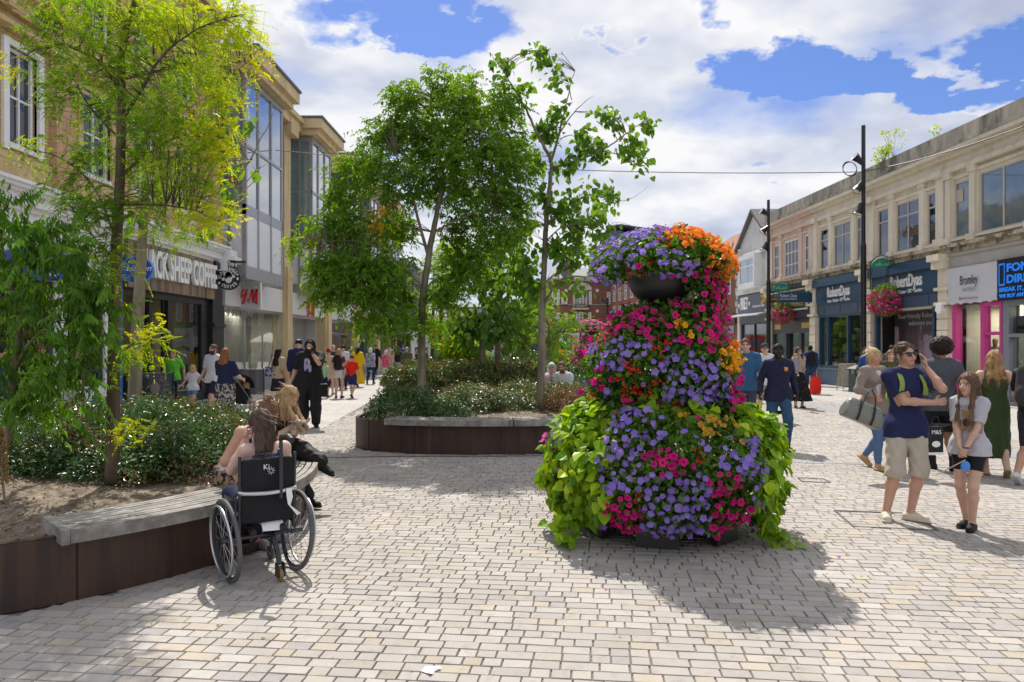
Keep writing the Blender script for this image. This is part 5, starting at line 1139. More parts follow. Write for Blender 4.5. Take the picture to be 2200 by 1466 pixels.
tree('golden_rain_tree','full round-crowned green tree on the left end of the middle bed',13.8,[[(908,880,0,.082),(906,760,0,.074),(908,650,0,.068),(922,545,0,.058),(940,450,0,.046),(952,380,.1,.034),(935,300,.1,.024),(925,210,.1,.012)],[(920,550,0,.036),(898,470,-.3,.028),(880,400,-.4,.020),(850,330,-.5,.010)],[(942,440,0,.026),(1000,380,.2,.020),(1040,300,.3,.012),(1070,220,.3,.006)],[(912,620,0,.022),(850,560,-.3,.016),(780,520,-.5,.011),(690,520,-.6,.005)],[(908,660,0,.018),(960,610,.3,.014),(1000,570,.4,.008)],[(930,500,0,.022),(990,470,-.3,.016),(1060,440,-.4,.008)],[(908,690,0,.014),(850,660,-.3,.010),(780,640,-.4,.005)],[(890,440,-.3,.018),(820,400,.2,.012),(760,380,.3,.006)],[(950,390,.1,.016),(990,290,-.3,.010),(1000,200,-.3,.005)]],[(955,175,0,42,30,.6),(880,215,.2,55,40,.55),(1000,220,-.2,80,50,.5),(1085,230,.2,46,50,.5),(830,285,-.1,50,40,.5),(910,300,.4,80,55,.35),(1010,310,-.4,90,60,.4),(1100,330,.2,46,60,.4),(775,365,.2,60,40,.55),(850,380,-.5,70,50,.35),(950,400,.5,70,50,.3),(1050,400,-.2,76,60,.35),(1110,440,.2,34,44,.4),(735,420,0,40,34,.5),(760,490,-.3,66,42,.35),(690,490,-.2,40,24,.6),(655,515,-.2,30,16,.8),(850,490,.5,50,36,.25),(1000,490,.3,60,44,.3),(1080,500,-.2,50,44,.35),(725,560,-.3,66,34,.45),(810,570,-.5,76,44,.3),(690,580,-.3,34,24,.55),(770,625,-.4,76,34,.35),(860,630,.3,44,44,.2),(840,685,-.3,60,22,.45),(1000,570,.2,50,40,.3),(960,630,0,40,34,.3),(700,630,-.3,28,22,.5),(822,462,-.7,16,12,1.5,1.2),(780,690,-.2,40,16,.5),(905,690,.1,40,16,.3,.5),(790,575,-.5,8,6,1.5)],1350,lf_pinnate(4,.27,5,.100,.044,KOEL,.45,.55,zig=.25),'grey',spread=.16)
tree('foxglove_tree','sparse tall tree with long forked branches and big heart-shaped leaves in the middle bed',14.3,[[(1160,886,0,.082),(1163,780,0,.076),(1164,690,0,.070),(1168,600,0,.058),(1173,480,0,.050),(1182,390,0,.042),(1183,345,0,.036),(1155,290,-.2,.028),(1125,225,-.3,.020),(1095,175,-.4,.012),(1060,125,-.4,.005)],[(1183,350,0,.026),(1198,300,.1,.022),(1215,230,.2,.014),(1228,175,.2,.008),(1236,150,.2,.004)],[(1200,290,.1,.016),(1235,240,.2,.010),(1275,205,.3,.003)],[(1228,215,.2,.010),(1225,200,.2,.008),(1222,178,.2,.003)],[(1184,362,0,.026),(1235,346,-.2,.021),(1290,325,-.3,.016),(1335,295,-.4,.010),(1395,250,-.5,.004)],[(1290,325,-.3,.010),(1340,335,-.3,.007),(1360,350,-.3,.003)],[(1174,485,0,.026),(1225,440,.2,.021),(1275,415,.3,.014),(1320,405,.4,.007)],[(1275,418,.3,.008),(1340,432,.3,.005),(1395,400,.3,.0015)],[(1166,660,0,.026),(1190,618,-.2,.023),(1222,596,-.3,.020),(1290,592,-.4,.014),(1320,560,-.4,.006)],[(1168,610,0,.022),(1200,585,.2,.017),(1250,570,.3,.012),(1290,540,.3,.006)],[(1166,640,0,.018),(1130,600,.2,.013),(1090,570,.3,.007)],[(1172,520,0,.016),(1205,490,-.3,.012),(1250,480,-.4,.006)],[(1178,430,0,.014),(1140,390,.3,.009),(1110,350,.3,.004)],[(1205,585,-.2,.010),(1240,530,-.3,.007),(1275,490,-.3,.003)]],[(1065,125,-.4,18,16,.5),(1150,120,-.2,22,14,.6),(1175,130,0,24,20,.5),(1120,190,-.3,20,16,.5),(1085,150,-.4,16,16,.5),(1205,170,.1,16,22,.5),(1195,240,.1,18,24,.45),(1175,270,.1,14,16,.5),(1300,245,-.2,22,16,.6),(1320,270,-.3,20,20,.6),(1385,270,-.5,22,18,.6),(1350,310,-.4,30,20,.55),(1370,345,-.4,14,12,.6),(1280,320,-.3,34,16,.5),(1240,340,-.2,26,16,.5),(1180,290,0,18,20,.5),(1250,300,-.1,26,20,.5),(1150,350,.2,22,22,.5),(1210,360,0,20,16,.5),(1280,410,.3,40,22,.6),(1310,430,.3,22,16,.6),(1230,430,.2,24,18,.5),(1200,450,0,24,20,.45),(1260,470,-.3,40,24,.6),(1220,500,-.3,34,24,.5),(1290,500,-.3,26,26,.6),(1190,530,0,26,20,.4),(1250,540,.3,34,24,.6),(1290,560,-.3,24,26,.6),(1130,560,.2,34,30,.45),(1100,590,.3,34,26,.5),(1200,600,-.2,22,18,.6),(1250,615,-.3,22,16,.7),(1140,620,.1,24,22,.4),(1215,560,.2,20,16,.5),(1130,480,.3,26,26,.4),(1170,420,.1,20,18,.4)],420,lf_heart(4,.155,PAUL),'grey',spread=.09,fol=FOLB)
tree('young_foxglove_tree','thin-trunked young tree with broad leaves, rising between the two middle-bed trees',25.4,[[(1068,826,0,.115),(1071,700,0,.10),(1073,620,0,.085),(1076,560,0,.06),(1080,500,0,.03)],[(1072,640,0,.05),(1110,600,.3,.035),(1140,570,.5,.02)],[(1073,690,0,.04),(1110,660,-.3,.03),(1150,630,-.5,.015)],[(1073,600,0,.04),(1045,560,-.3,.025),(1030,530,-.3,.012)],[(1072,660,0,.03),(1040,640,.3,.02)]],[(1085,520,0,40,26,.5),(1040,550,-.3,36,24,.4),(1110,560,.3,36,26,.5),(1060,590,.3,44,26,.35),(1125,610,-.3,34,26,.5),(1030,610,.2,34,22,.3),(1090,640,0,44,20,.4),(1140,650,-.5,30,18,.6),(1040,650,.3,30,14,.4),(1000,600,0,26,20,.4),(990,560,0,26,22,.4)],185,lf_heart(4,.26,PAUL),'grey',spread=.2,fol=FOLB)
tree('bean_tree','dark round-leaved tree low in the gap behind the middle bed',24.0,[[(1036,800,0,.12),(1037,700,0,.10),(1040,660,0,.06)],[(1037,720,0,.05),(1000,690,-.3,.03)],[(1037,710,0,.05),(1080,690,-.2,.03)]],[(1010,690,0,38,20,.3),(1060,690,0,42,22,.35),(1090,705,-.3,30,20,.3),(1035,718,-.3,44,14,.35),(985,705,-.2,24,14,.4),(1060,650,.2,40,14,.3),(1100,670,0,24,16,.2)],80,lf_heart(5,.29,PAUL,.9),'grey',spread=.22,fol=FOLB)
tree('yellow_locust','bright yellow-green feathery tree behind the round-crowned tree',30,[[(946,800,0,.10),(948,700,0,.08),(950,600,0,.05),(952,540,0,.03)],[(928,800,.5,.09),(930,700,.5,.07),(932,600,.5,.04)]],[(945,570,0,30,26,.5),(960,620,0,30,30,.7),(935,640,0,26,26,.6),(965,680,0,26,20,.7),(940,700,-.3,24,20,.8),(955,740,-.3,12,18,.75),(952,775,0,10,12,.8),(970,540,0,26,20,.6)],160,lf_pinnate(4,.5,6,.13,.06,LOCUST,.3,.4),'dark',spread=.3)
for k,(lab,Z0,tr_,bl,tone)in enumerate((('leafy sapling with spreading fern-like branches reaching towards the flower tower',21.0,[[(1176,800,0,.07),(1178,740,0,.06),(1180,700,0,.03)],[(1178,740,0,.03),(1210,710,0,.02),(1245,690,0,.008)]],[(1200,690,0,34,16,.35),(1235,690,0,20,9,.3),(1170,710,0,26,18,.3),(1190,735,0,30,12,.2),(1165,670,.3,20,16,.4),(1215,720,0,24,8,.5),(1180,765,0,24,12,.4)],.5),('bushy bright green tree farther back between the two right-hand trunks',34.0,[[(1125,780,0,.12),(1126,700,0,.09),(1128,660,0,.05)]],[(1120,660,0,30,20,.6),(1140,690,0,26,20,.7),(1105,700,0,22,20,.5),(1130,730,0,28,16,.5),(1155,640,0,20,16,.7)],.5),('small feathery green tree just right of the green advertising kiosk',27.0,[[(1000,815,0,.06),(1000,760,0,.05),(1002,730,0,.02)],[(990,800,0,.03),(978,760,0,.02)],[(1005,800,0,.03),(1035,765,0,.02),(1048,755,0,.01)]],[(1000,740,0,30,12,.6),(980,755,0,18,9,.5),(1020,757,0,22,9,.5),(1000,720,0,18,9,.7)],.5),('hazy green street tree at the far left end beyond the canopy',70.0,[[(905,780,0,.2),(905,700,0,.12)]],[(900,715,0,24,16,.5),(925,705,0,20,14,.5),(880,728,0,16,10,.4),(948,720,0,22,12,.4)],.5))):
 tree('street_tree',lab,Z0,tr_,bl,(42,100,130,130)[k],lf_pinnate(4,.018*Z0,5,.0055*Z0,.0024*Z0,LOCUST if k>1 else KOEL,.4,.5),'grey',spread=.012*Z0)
def shrub_mesh(name,r,h,n,ll,stops,seed,dead=0.0,fol=None):
 """a loose mound: leaves thick near an uneven shell, a few inside, and twiggy stems"""
 g=np.random.default_rng(seed)
 th=g.random(n)*2*math.pi;el_=np.arcsin(g.random(n)**.8*.98);rr=1-.32*g.random(n)**2
 bump=1+.14*np.sin(3*th+seed)*np.cos(2*el_)+.11*np.sin(7*th+2*seed)*np.sin(5*el_)+.09*np.sin(13*th)*np.sin(9*el_+seed)
 R3=np.stack([np.cos(th)*np.cos(el_)*r,np.sin(th)*np.cos(el_)*r,np.sin(el_)*h],1)*(rr*bump)[:,None]
 R3[:,2]+=g.random(n)**6*h*.25
 N_=nrm(R3/np.array([[r*r,r*r,h*h]]))
 D=nrm(N_*.6+g.normal(0,.7,(n,3)));U=nrm(N_+np.array([[0,0,.9]])+g.normal(0,.35,(n,3)))
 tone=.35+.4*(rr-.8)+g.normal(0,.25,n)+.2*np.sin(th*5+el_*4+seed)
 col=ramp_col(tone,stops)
 if dead:
  dm=(np.sin(th*2+seed)*np.cos(el_*3)+g.normal(0,.5,n))>1.0-dead*2;col[dm]=np.array([.22,.11,.04])*(1+g.normal(0,.25,(dm.sum(),1)))
 L=ll*(.6+.8*g.random(n))
 V,Q,C=leaf_cards(R3,D,U,L,L*.55,np.clip(col,0,1),.12)
 ns=60;a=g.random(ns)*2*math.pi;e=g.random(ns);B_=np.stack([np.cos(a)*r*(.3+.6*e),np.sin(a)*r*(.3+.6*e),h*(.9-.5*e)],1);A=B_*np.array([[.12,.12,0]])
 Vt,Qt=tubes_np(A,B_,.006,.0025)
 return(V,Q,C),(Vt,Qt)
SHR=[(-.3,(.025,.06,.015)),(.2,(.05,.11,.025)),(.6,(.09,.18,.05)),(1.0,(.18,.27,.09)),(1.5,(.36,.40,.26))]
SHR2=[(-.3,(.04,.065,.018)),(.2,(.08,.13,.03)),(.6,(.14,.19,.055)),(1.0,(.25,.28,.10)),(1.5,(.38,.38,.22))]
def shrubs(spots,r,h,n,ll,stops,seed,lab,grp,nproto=2,dead=0.0,name='low_shrub',labs=None):
 protos=[]
 for k,(x,y,z,s_,sh)in enumerate(spots):
  if k<nproto:
   (V,Q,C),(Vt,Qt)=shrub_mesh(name,r,h,n,ll,stops,seed+3*k,dead)
   t=thing(name,lab,'shrub',(x,y,z),group=grp)
   a=mesh_np('foliage',V,Q,mats=FOLS,parent=t,colv=C,world=False);b=mesh_np('stems',Vt,Qt,mats=BARKS['twig'],parent=t,world=False)
   protos.append((t,a,b))
  else:
   t0,a0,b0=protos[k%nproto];t=t0 .copy();COL.objects.link(t);t.location=(x,y,z)
   for q in(a0,b0):c=q.copy();COL.objects.link(c);c.parent=t
  t.scale=(s_,s_,sh);t.rotation_euler.z=k*1.7
  if labs and k<len(labs):t['label']=labs[k]
shrubs([(-3.35,7.95,.38,.9,.95),(-4.25,8.75,.38,1.05,1.15),(-3.95,7.75,.36,.85,.75),(-4.75,7.95,.38,.95,.95),(-5.35,8.8,.38,1.1,1.15),(-5.3,7.5,.36,.85,.8),(-3.2,8.7,.38,.8,.9),(-6.5,9.4,.38,1.1,1.1),(-4.9,9.6,.38,1,1.1),(-3.9,9.4,.38,.8,1.0)],.82,.55,9000,.046,SHR,4,'low glossy green shrub in the left foreground bed, merging with its neighbours','low shrubs massed in the left foreground bed',3,.06,labs=['glossy shrub at the right front of the near bed, closest to the seated women','tall glossy shrub right behind the dark locust trunk','low glossy shrub at the foot of the dark locust trunk','glossy shrub left of the dark trunk, front row of the near bed','glossy shrub left of the dark trunk, second row of the near bed','glossy shrub cut by the left edge of the picture, front row','small glossy shrub at the far right tip of the near bed','glossy shrub at the left edge of the picture, at the rear of the near bed','glossy shrub around the base of the pale-barked tree','glossy shrub in the rear row of the near bed, right of the pale trunk'])
shrubs([(-1.85,12.95,.42,.9,.95),(-1.2,12.8,.42,.7,.6)],.78,.56,7000,.05,SHR,21,'dark green shrub at the foot of the round-crowned tree','shrubs round the left tree of the middle bed',1,labs=['larger dark green shrub left of the round-crowned tree trunk','smaller dark green shrub just in front of the round-crowned tree trunk'])
shrubs([(-.75,14.6,.42,.9,.8),(-.1,14.5,.42,.8,.7),(.6,15.1,.42,.8,.8),(.2,15.9,.42,.9,.9),(-.9,15.8,.42,.9,.8),(1.2,14.9,.42,.8,.9),(1.6,14.2,.42,.7,.85),(.95,15.9,.42,.7,.8)],.8,.55,6000,.055,SHR2,31,'olive green low shrub in the middle bed behind the two tree trunks','low shrubs across the middle bed',2,.10,labs=['olive shrub in the middle bed just right of the round-crowned tree trunk','olive shrub in the centre of the middle bed, front row','olive shrub directly behind the tall slim trunk of the middle bed','olive shrub in the rear row of the middle bed, left of the slim trunk','olive shrub in the rear row of the middle bed, behind the round-crowned tree','olive shrub between the slim trunk and the seated man in white','olive shrub at the right of the middle bed next to the flower tower','olive shrub right in front of the seated man in white'])
shrubs([(1.35,13.6,.40,.8,.9),(1.75,13.0,.40,.6,.8),(1.0,14.2,.4,.7,.8)],.6,.6,3200,.05,[(-.3,(.10,.06,.03)),(.5,(.24,.13,.06)),(1.2,(.36,.24,.10))],41,'dried brown shrub in the middle bed beside the flower tower','dried brown shrubs in the middle bed',2,name='dried_shrub',labs=['dried brown shrub midway between the tall slim trunk and the flower tower','dried brown shrub closest to the flower tower, nearest the camera','dried brown shrub just right of the tall slim trunk'])
shrubs([(-3.5,24.0,.4,.9,.95),(-2.7,23.6,.4,.95,1.05),(-1.8,23.5,.4,.95,1),(-.8,23.5,.4,1,1.1),(.1,23.7,.4,1,1),(1.1,24.2,.4,1,1.1),(-3.1,25.6,.4,1,1.2),(-1.9,25.5,.4,1.1,1.2),(.6,26,.4,1.1,1.2),(-.6,27.5,.4,1.1,1.3),(-2.3,28,.4,1.2,1.3),(1.2,27.5,.4,1.1,1.3)],.85,.62,4500,.085,SHR2,51,'rounded grey-green shrub in the farther raised bed, flecked with pale leaves','rounded shrubs filling the farther bed',2,.08)
shrubs([(-.3,33,0,1.1,1.2),(1.4,32.5,0,1.2,1.3),(2.8,31.5,0,1.1,1.1),(2.2,27.5,0,.9,.9),(2.9,25.5,0,.9,.8),(-2.2,34,0,1.2,1.2),(3.4,36,0,1.3,1.2),(.2,40,0,1.4,1.3)],.95,1.0,3500,.12,SHR,61,'shrub growing at ground level beyond the raised beds','shrubs beyond the raised beds',2)
def litter(name,bedp,n,z0,cols,size,kind,cond):
 x0,y0=bedp.min(0);x1,y1=bedp.max(0);X=rng.uniform(x0,x1,n*3);Y=rng.uniform(y0,y1,n*3);k=inside(X,Y,offset_poly(bedp,-.1))&cond(X,Y);X,Y=X[k][:n],Y[k][:n];m=len(X)
 Pz=np.stack([X,Y,z0+soil_z(X,Y)+.008],1);D=rvec(m)*np.array([[1,1,.25]]);L=size*(.4+rng.random(m));c=np.array(cols)[rng.integers(0,len(cols),m)]*(1+rng.normal(0,.2,(m,1)))
 V,Q,C=leaf_cards(Pz,D,np.array([[0,0,1.0]])+rng.normal(0,.4,(m,3)),L,L*.4,np.clip(c,0,1))
 tag(mesh_np(name,V,Q,mats=mat_attr('dead_leaf',.9,.2),colv=C),'scattered dry leaves and bark chips on the soil','leaf litter',kind='stuff')
litter('leaf_litter',BED_A,4200,.40,[(.20,.13,.08),(.30,.22,.14),(.12,.08,.05),(.42,.35,.26),(.55,.5,.42)],.035,'stuff',lambda x,y:y<8.2)
litter('leaf_litter',BED_B,1800,.43,[(.20,.13,.08),(.30,.22,.14),(.12,.08,.05),(.42,.35,.26)],.05,'stuff',lambda x,y:y<15)
def specks(name,lab,n,reg,cols,size):
 X=rng.uniform(reg[0],reg[1],n);Y=rng.uniform(reg[2],reg[3],n);k=~(inside(X,Y,BED_A)|inside(X,Y,BED_B));X,Y=X[k],Y[k];m=len(X);c=np.array(cols)[rng.integers(0,len(cols),m)];L=size*(.4+rng.random(m))
 V,Q,C=leaf_cards(np.stack([X,Y,np.full(m,.006)],1),rvec(m)*np.array([[1,1,.15]]),np.array([[0,0,1.0]])+rng.normal(0,.25,(m,3)),L,L*.5,c,.1);tag(mesh_np(name,V,Q,mats=mat_attr('dead_leaf',.9,.2),colv=C),lab,'litter',kind='stuff')
specks('fallen_leaves','tiny fallen leaves scattered on the setts near the beds',170,(-3.5,3,3.6,11.5),[(.35,.28,.05),(.22,.13,.06),(.12,.09,.06),(.4,.35,.2)],.028)
specks('fallen_petals','tiny fallen petals round the foot of the flower tower',60,(.2,2.8,5.2,6.9),[(.25,.14,.55),(.5,.02,.18),(.2,.3,.04)],.03)
def mullein(loc,h,lab):
 t=thing('dried_flower_spike',lab,'plant',loc);mb=MB();mb.tube([(loc[0]+.03,loc[1],loc[2]),(loc[0],loc[1],loc[2]+h*.5),(loc[0]+.02,loc[1],loc[2]+h)],[.01,.008,.004],6);mb.build('stem',BARKS['pale'],t)
 n=420;z=rng.random(n)*h*.75+h*.28;r=.05*(1.15-(z/h)**3);a=rng.random(n)*6.28;Pz=np.stack([loc[0]+np.cos(a)*r*.5,loc[1]+np.sin(a)*r*.5,loc[2]+z],1)
 V,Q,C=leaf_cards(Pz,np.stack([np.cos(a),np.sin(a),.6+0*a],1),rvec(n),.035,.022,np.array([(.42,.27,.12)])*(1+rng.normal(0,.2,(n,1))));mesh_np('seed_heads',V,Q,mats=mat_attr('dead_leaf',.9,.2),parent=t,colv=C)
mullein((-4.27+.02,6.2,.38),.62,'dried brown flower spike at the left edge of the near bed')
# ===== flower tower and hanging baskets
PETAL=mat_attr('petal',.6,.25,.06,40,0,.35,tint=(1.15,1.0,1.15))
COLS={'P':((.27,.15,.68),(.50,.42,.62)),'M':((.76,.014,.24),(.16,.0,.06)),'O':((.86,.26,.03),(.88,.42,.05)),'R':((.74,.03,.012),(.55,.02,.01)),'Y':((.88,.48,.02),(.85,.30,.02)),'S':((.30,.004,.02),(.75,.55,.04)),'K':((.75,.18,.42),(.8,.35,.5)),'W':((.75,.68,.74),(.6,.5,.3))}
NAMES={'P':'purple_petunias','M':'magenta_petunias','O':'orange_begonias','R':'red_geraniums','Y':'yellow_begonias','S':'star_petunias','K':'pink_petunias','W':'white_petunias'}
def blooms(name,P_,N_,r,key,parent):
 """five-lobed trumpet flowers; begonias and geraniums as ruffled clusters"""
 if key in 'ORY':
  m=4 if key!='R' else 7;sp=.45 if key!='R' else.75
  P_=np.repeat(P_,m,0)+rng.normal(0,1,(len(P_)*m,3))*np.repeat(r,m)[:,None]*sp;N_=nrm(np.repeat(N_,m,0)+rng.normal(0,.6,(len(N_)*m,3)));r=np.repeat(r,m)*(.72 if key!='R' else.40)
 n=len(P_);T_=nrm(np.cross(N_,rvec(n)));B_=np.cross(N_,T_);ph=rng.random(n)*6.28;k=10
 cup=rng.uniform(.05,.45,n)
 ring=[];inner=[]
 for q in range(k):
  a=ph+2*math.pi*q/k;rr=r*(1.0 if q%2==0 else.80)*(1+rng.normal(0,.06,n));h=r*(cup*.7+(.10 if q%2==0 else-.02))+rng.normal(0,.05,n)*r
  dirv=T_*np.cos(a)[:,None]+B_*np.sin(a)[:,None]
  ring.append(P_+dirv*rr[:,None]+N_*h[:,None]);inner.append(P_+dirv*(r*.30)[:,None]+N_*(r*.02)[:,None])
 V=np.stack(ring+inner+[P_-N_*(r*.35)[:,None]],1)
 F_=[[q,(q+1)%k,k+(q+1)%k,k+q]for q in range(k)];Tt=[[k+q,k+(q+1)%k,2*k]for q in range(k)]
 o=np.arange(n)[:,None,None]*(2*k+1);Q=(o+np.array(F_)[None]).reshape(-1,4);T3=(o+np.array(Tt)[None]).reshape(-1,3)
 c1=np.array(COLS[key][0])[None]*(1+rng.normal(0,.13,(n,1)))*(1+rng.normal(0,.05,(n,3)));c2=np.array(COLS[key][1])[None]*np.ones((n,1))
 if key=='P':pale=rng.random((n,1))**2;c1=c1*(1-pale*.5)+np.array([[.46,.36,.78]])*pale*.5
 C=np.zeros((n,2*k+1,3));C[:,:k]=c1[:,None];C[:,k:2*k]=(c1*.8+c2*.2)[:,None];C[:,2*k]=c2 if key!='P' else np.array([.6,.6,.45])
 if key=='S':C[:,1:k:2]=c2[:,None];C[:,k:2*k]=c2[:,None]*.6+c1[:,None]*.4
 o=mesh_np(name,V.reshape(-1,3),Q,T3,PETAL,parent,colv=np.clip(C.reshape(-1,3),0,1));o['kind']='stuff';return o
TIERS=[[(2.74,.02),(2.71,.30),(2.64,.46),(2.55,.56),(2.46,.60),(2.39,.57),(2.34,.48)],[(2.10,.16),(2.06,.34),(1.96,.44),(1.80,.56),(1.62,.64),(1.45,.65),(1.28,.60),(1.16,.52)],[(1.30,.45),(1.22,.66),(1.10,.84),(.94,.97),(.74,1.04),(.52,1.03),(.32,.96),(.20,.86)]]
PATCH=[(1370,535,55,26,'P'),(1310,580,32,42,'P'),(1330,555,45,30,'P'),(1445,562,42,18,'P'),(1400,512,50,13,'P'),(1350,577,16,10,'M'),(1378,567,8,8,'M'),(1500,600,42,18,'M'),(1540,640,34,52,'M'),(1480,650,34,26,'M'),(1552,690,24,36,'M'),(1530,620,30,40,'M'),(1552,562,27,26,'O'),(1465,516,38,13,'O'),(1560,590,22,16,'O'),(1524,528,16,10,'O'),(1492,506,20,9,'O'),(1422,530,11,7,'R'),(1401,560,8,7,'R'),(1566,545,6,7,'R'),(1420,498,8,6,'R'),(1350,705,42,22,'M'),(1385,690,30,16,'M'),(1430,695,20,12,'M'),(1495,722,50,18,'M'),(1530,745,20,16,'M'),(1300,722,22,30,'M'),(1575,840,18,55,'M'),(1302,812,15,26,'M'),(1380,735,25,14,'M'),(1450,725,20,12,'M'),(1440,745,16,8,'P'),(1340,752,58,24,'P'),(1300,765,26,28,'P'),(1325,780,30,16,'P'),(1465,790,58,20,'P'),(1500,812,70,36,'P'),(1540,845,40,28,'P'),(1450,830,30,26,'P'),(1500,850,40,20,'P'),(1580,752,18,26,'O'),(1562,776,20,20,'Y'),(1456,703,10,9,'Y'),(1481,728,13,10,'Y'),(1600,735,14,14,'O'),(1420,745,17,15,'R'),(1363,787,8,7,'R'),(1370,840,28,10,'R'),(1335,806,10,10,'R'),(1402,852,9,7,'R'),(1445,873,8,6,'R'),(1415,830,8,8,'R'),(1365,681,9,6,'R'),(1230,900,70,34,'L'),(1175,980,36,60,'L'),(1175,1070,34,70,'L'),(1200,1130,50,34,'L'),(1260,1060,40,60,'L'),(1250,960,50,40,'L'),(1620,890,45,45,'L'),(1650,950,30,50,'L'),(1665,1010,22,50,'L'),(1650,1100,20,60,'L'),(1655,1155,36,16,'L'),(1400,872,38,8,'L'),(1490,882,44,8,'L'),(1182,935,20,15,'P'),(1215,945,14,10,'P'),(1340,985,60,50,'P'),(1370,915,48,26,'P'),(1400,945,30,24,'P'),(1350,1030,45,28,'P'),(1450,1080,78,62,'P'),(1440,1140,42,34,'P'),(1480,1165,30,20,'P'),(1605,1010,34,56,'P'),(1560,985,20,26,'P'),(1620,960,20,16,'P'),(1500,945,14,8,'P'),(1535,970,12,12,'P'),(1350,1085,42,46,'M'),(1345,1140,24,18,'M'),(1400,985,50,18,'M'),(1440,1005,44,12,'M'),(1415,955,16,16,'M'),(1565,1065,46,52,'M'),(1560,1120,30,34,'M'),(1575,1150,18,18,'M'),(1258,1040,16,16,'M'),(1190,965,12,16,'M'),(1540,922,34,20,'S'),(1462,908,12,10,'S'),(1590,955,10,8,'S'),(1273,862,8,8,'S')]
def flower_tower(loc,name,lab,lod=1.0,patches=None,palette='PPMMMKOG',spacing=.060):
 c=Vector(loc);t=thing(name,lab,'flower tower',loc);mbk=mat('black_plastic_planter',(.018,.018,.020),.42,var=.1,scale=4)
 mb=MB();n=12
 for k in range(n):
  a0,a1=2*math.pi*(k)/n,2*math.pi*(k+1)/n;r=.70;zb=0.0 if k%2==0 else.13
  p=[(c.x+rr*math.cos(a),c.y+rr*math.sin(a),z)for rr,z in((r,zb),(r-.03,.55))for a in(a0,a1)]
  q=[(c.x+(rr-.08)*math.cos(a),c.y+(rr-.08)*math.sin(a),z)for rr,z in((r,zb),(r-.03,.55))for a in(a0,a1)]
  mb.raw([p[0],p[1],p[3],p[2],q[0],q[1],q[3],q[2]],[(0,1,2,3),(5,4,7,6),(0,4,5,1),(3,2,6,7),(0,3,7,4),(1,5,6,2)])
 mb.lathe(c,[(.62,.3),(.70,.5),(.72,.56),(.66,.58),(.4,.6),(.12,.62)],24);mb.build('tub',mbk,t)
 mb=MB();mb.lathe(c,[(.09,.5),(.09,2.14)],14);mb.build('column',mbk,t)
 def prof(r0,z0,r1,z1):return[(r0+(r1-r0)*math.sin(k/9*math.pi/2),z0+(z1-z0)*(1-math.cos(k/9*math.pi/2)))for k in range(10)]
 for(r1,z0,z1)in((.46,1.12,1.42),(.335,2.12,2.44)):
  mb=MB();mb.lathe(c,[(.10,z0-.05),(.13,z0-.02)]+prof(.13,z0,r1,z1)+[(r1+.015,z1+.01),(r1-.02,z1+.02),(.05,z1-.02)],32);mb.build('bowl',mbk,t,smooth=True)
 PP,NN,TT=[],[],[]
 for ti,tr in enumerate(TIERS):
  zs=np.array([p[0]for p in tr]);rs=np.array([p[1]for p in tr]);seg=np.hypot(np.diff(zs),np.diff(rs));cum=np.r_[0,np.cumsum(seg)]
  s=0.0
  while s<cum[-1]:
   r=np.interp(s,cum,rs);z=np.interp(s,cum,zs);m=max(3,int(2*math.pi*r/spacing));a=(np.arange(m)+rng.random())/m*2*math.pi+rng.normal(0,.3,m)/m*3
   bump=1+.06*np.sin(5*a+z*7+ti)+.05*np.sin(11*a-z*13)
   i=min(len(seg)-1,max(0,np.searchsorted(cum,s)-1));dz,dr=zs[i+1]-zs[i],rs[i+1]-rs[i];nr,nz=-dz,dr;L=math.hypot(nr,nz);nr,nz=nr/L,nz/L
   jz=rng.normal(0,spacing*.25,m)
   if ti==0:a_w=np.where((np.cos(a-R(-25))>.72)&(z<2.35),1,0)
   PP.append(np.stack([c.x+r*bump*np.cos(a),c.y+r*bump*np.sin(a),c.z+z+jz],1));NN.append(np.stack([nr*np.cos(a),nr*np.sin(a),nz+0*a],1));TT.append(np.full(m,ti));s+=spacing
 m=int(150*(.06/spacing)**2);a=rng.normal(R(-34),R(17),m);z=rng.uniform(1.90,2.42,m);r=.49+.04*rng.normal(size=m)+.05*(2.4-z)
 PP.append(np.stack([c.x+r*np.cos(a),c.y+r*np.sin(a),c.z+z],1));NN.append(np.stack([np.cos(a),np.sin(a),.15+0*a],1));TT.append(np.full(m,0))
 P_=np.concatenate(PP);N_=nrm(np.concatenate(NN));T_=np.concatenate(TT);n=len(P_)
 key=np.full(n,'G');ang=np.arctan2(P_[:,1]-c.y,P_[:,0]-c.x);z=P_[:,2]-c.z
 cl=max(6,int(60));ca=rng.uniform(-math.pi,math.pi,cl);cz=rng.uniform(.15,2.75,cl);ck=rng.choice(list(palette),cl)
 d=np.hypot(np.angle(np.exp(1j*(ang[:,None]-ca[None])))*.8,(z[:,None]-cz[None]));key=ck[d.argmin(1)]
 if patches:
  px=CX+F*P_[:,0]/P_[:,1];py=HY+F*(CH-P_[:,2])/P_[:,1]
  front=(N_[:,1]<.25)|(T_==0)&(N_[:,1]<.6)
  pa=np.array([p[:4]for p in patches],float);dd=((px[:,None]-pa[None,:,0])/pa[None,:,2])**2+((py[:,None]-pa[None,:,1])/pa[None,:,3])**2
  tl=np.where(py<668,0,np.where(py<862,1,2));j=dd.argmin(1);kk=np.array([p[4]for p in patches])[j];kk=np.where(dd.min(1)<1.4,kk,'G')
  key=np.where(front,kk,key)
  sc=(rng.random(n)<.20)&(key=='G');key=np.where(sc,rng.choice(list('PMPRM'),n),key)
 hit=rng.random(n)<.90
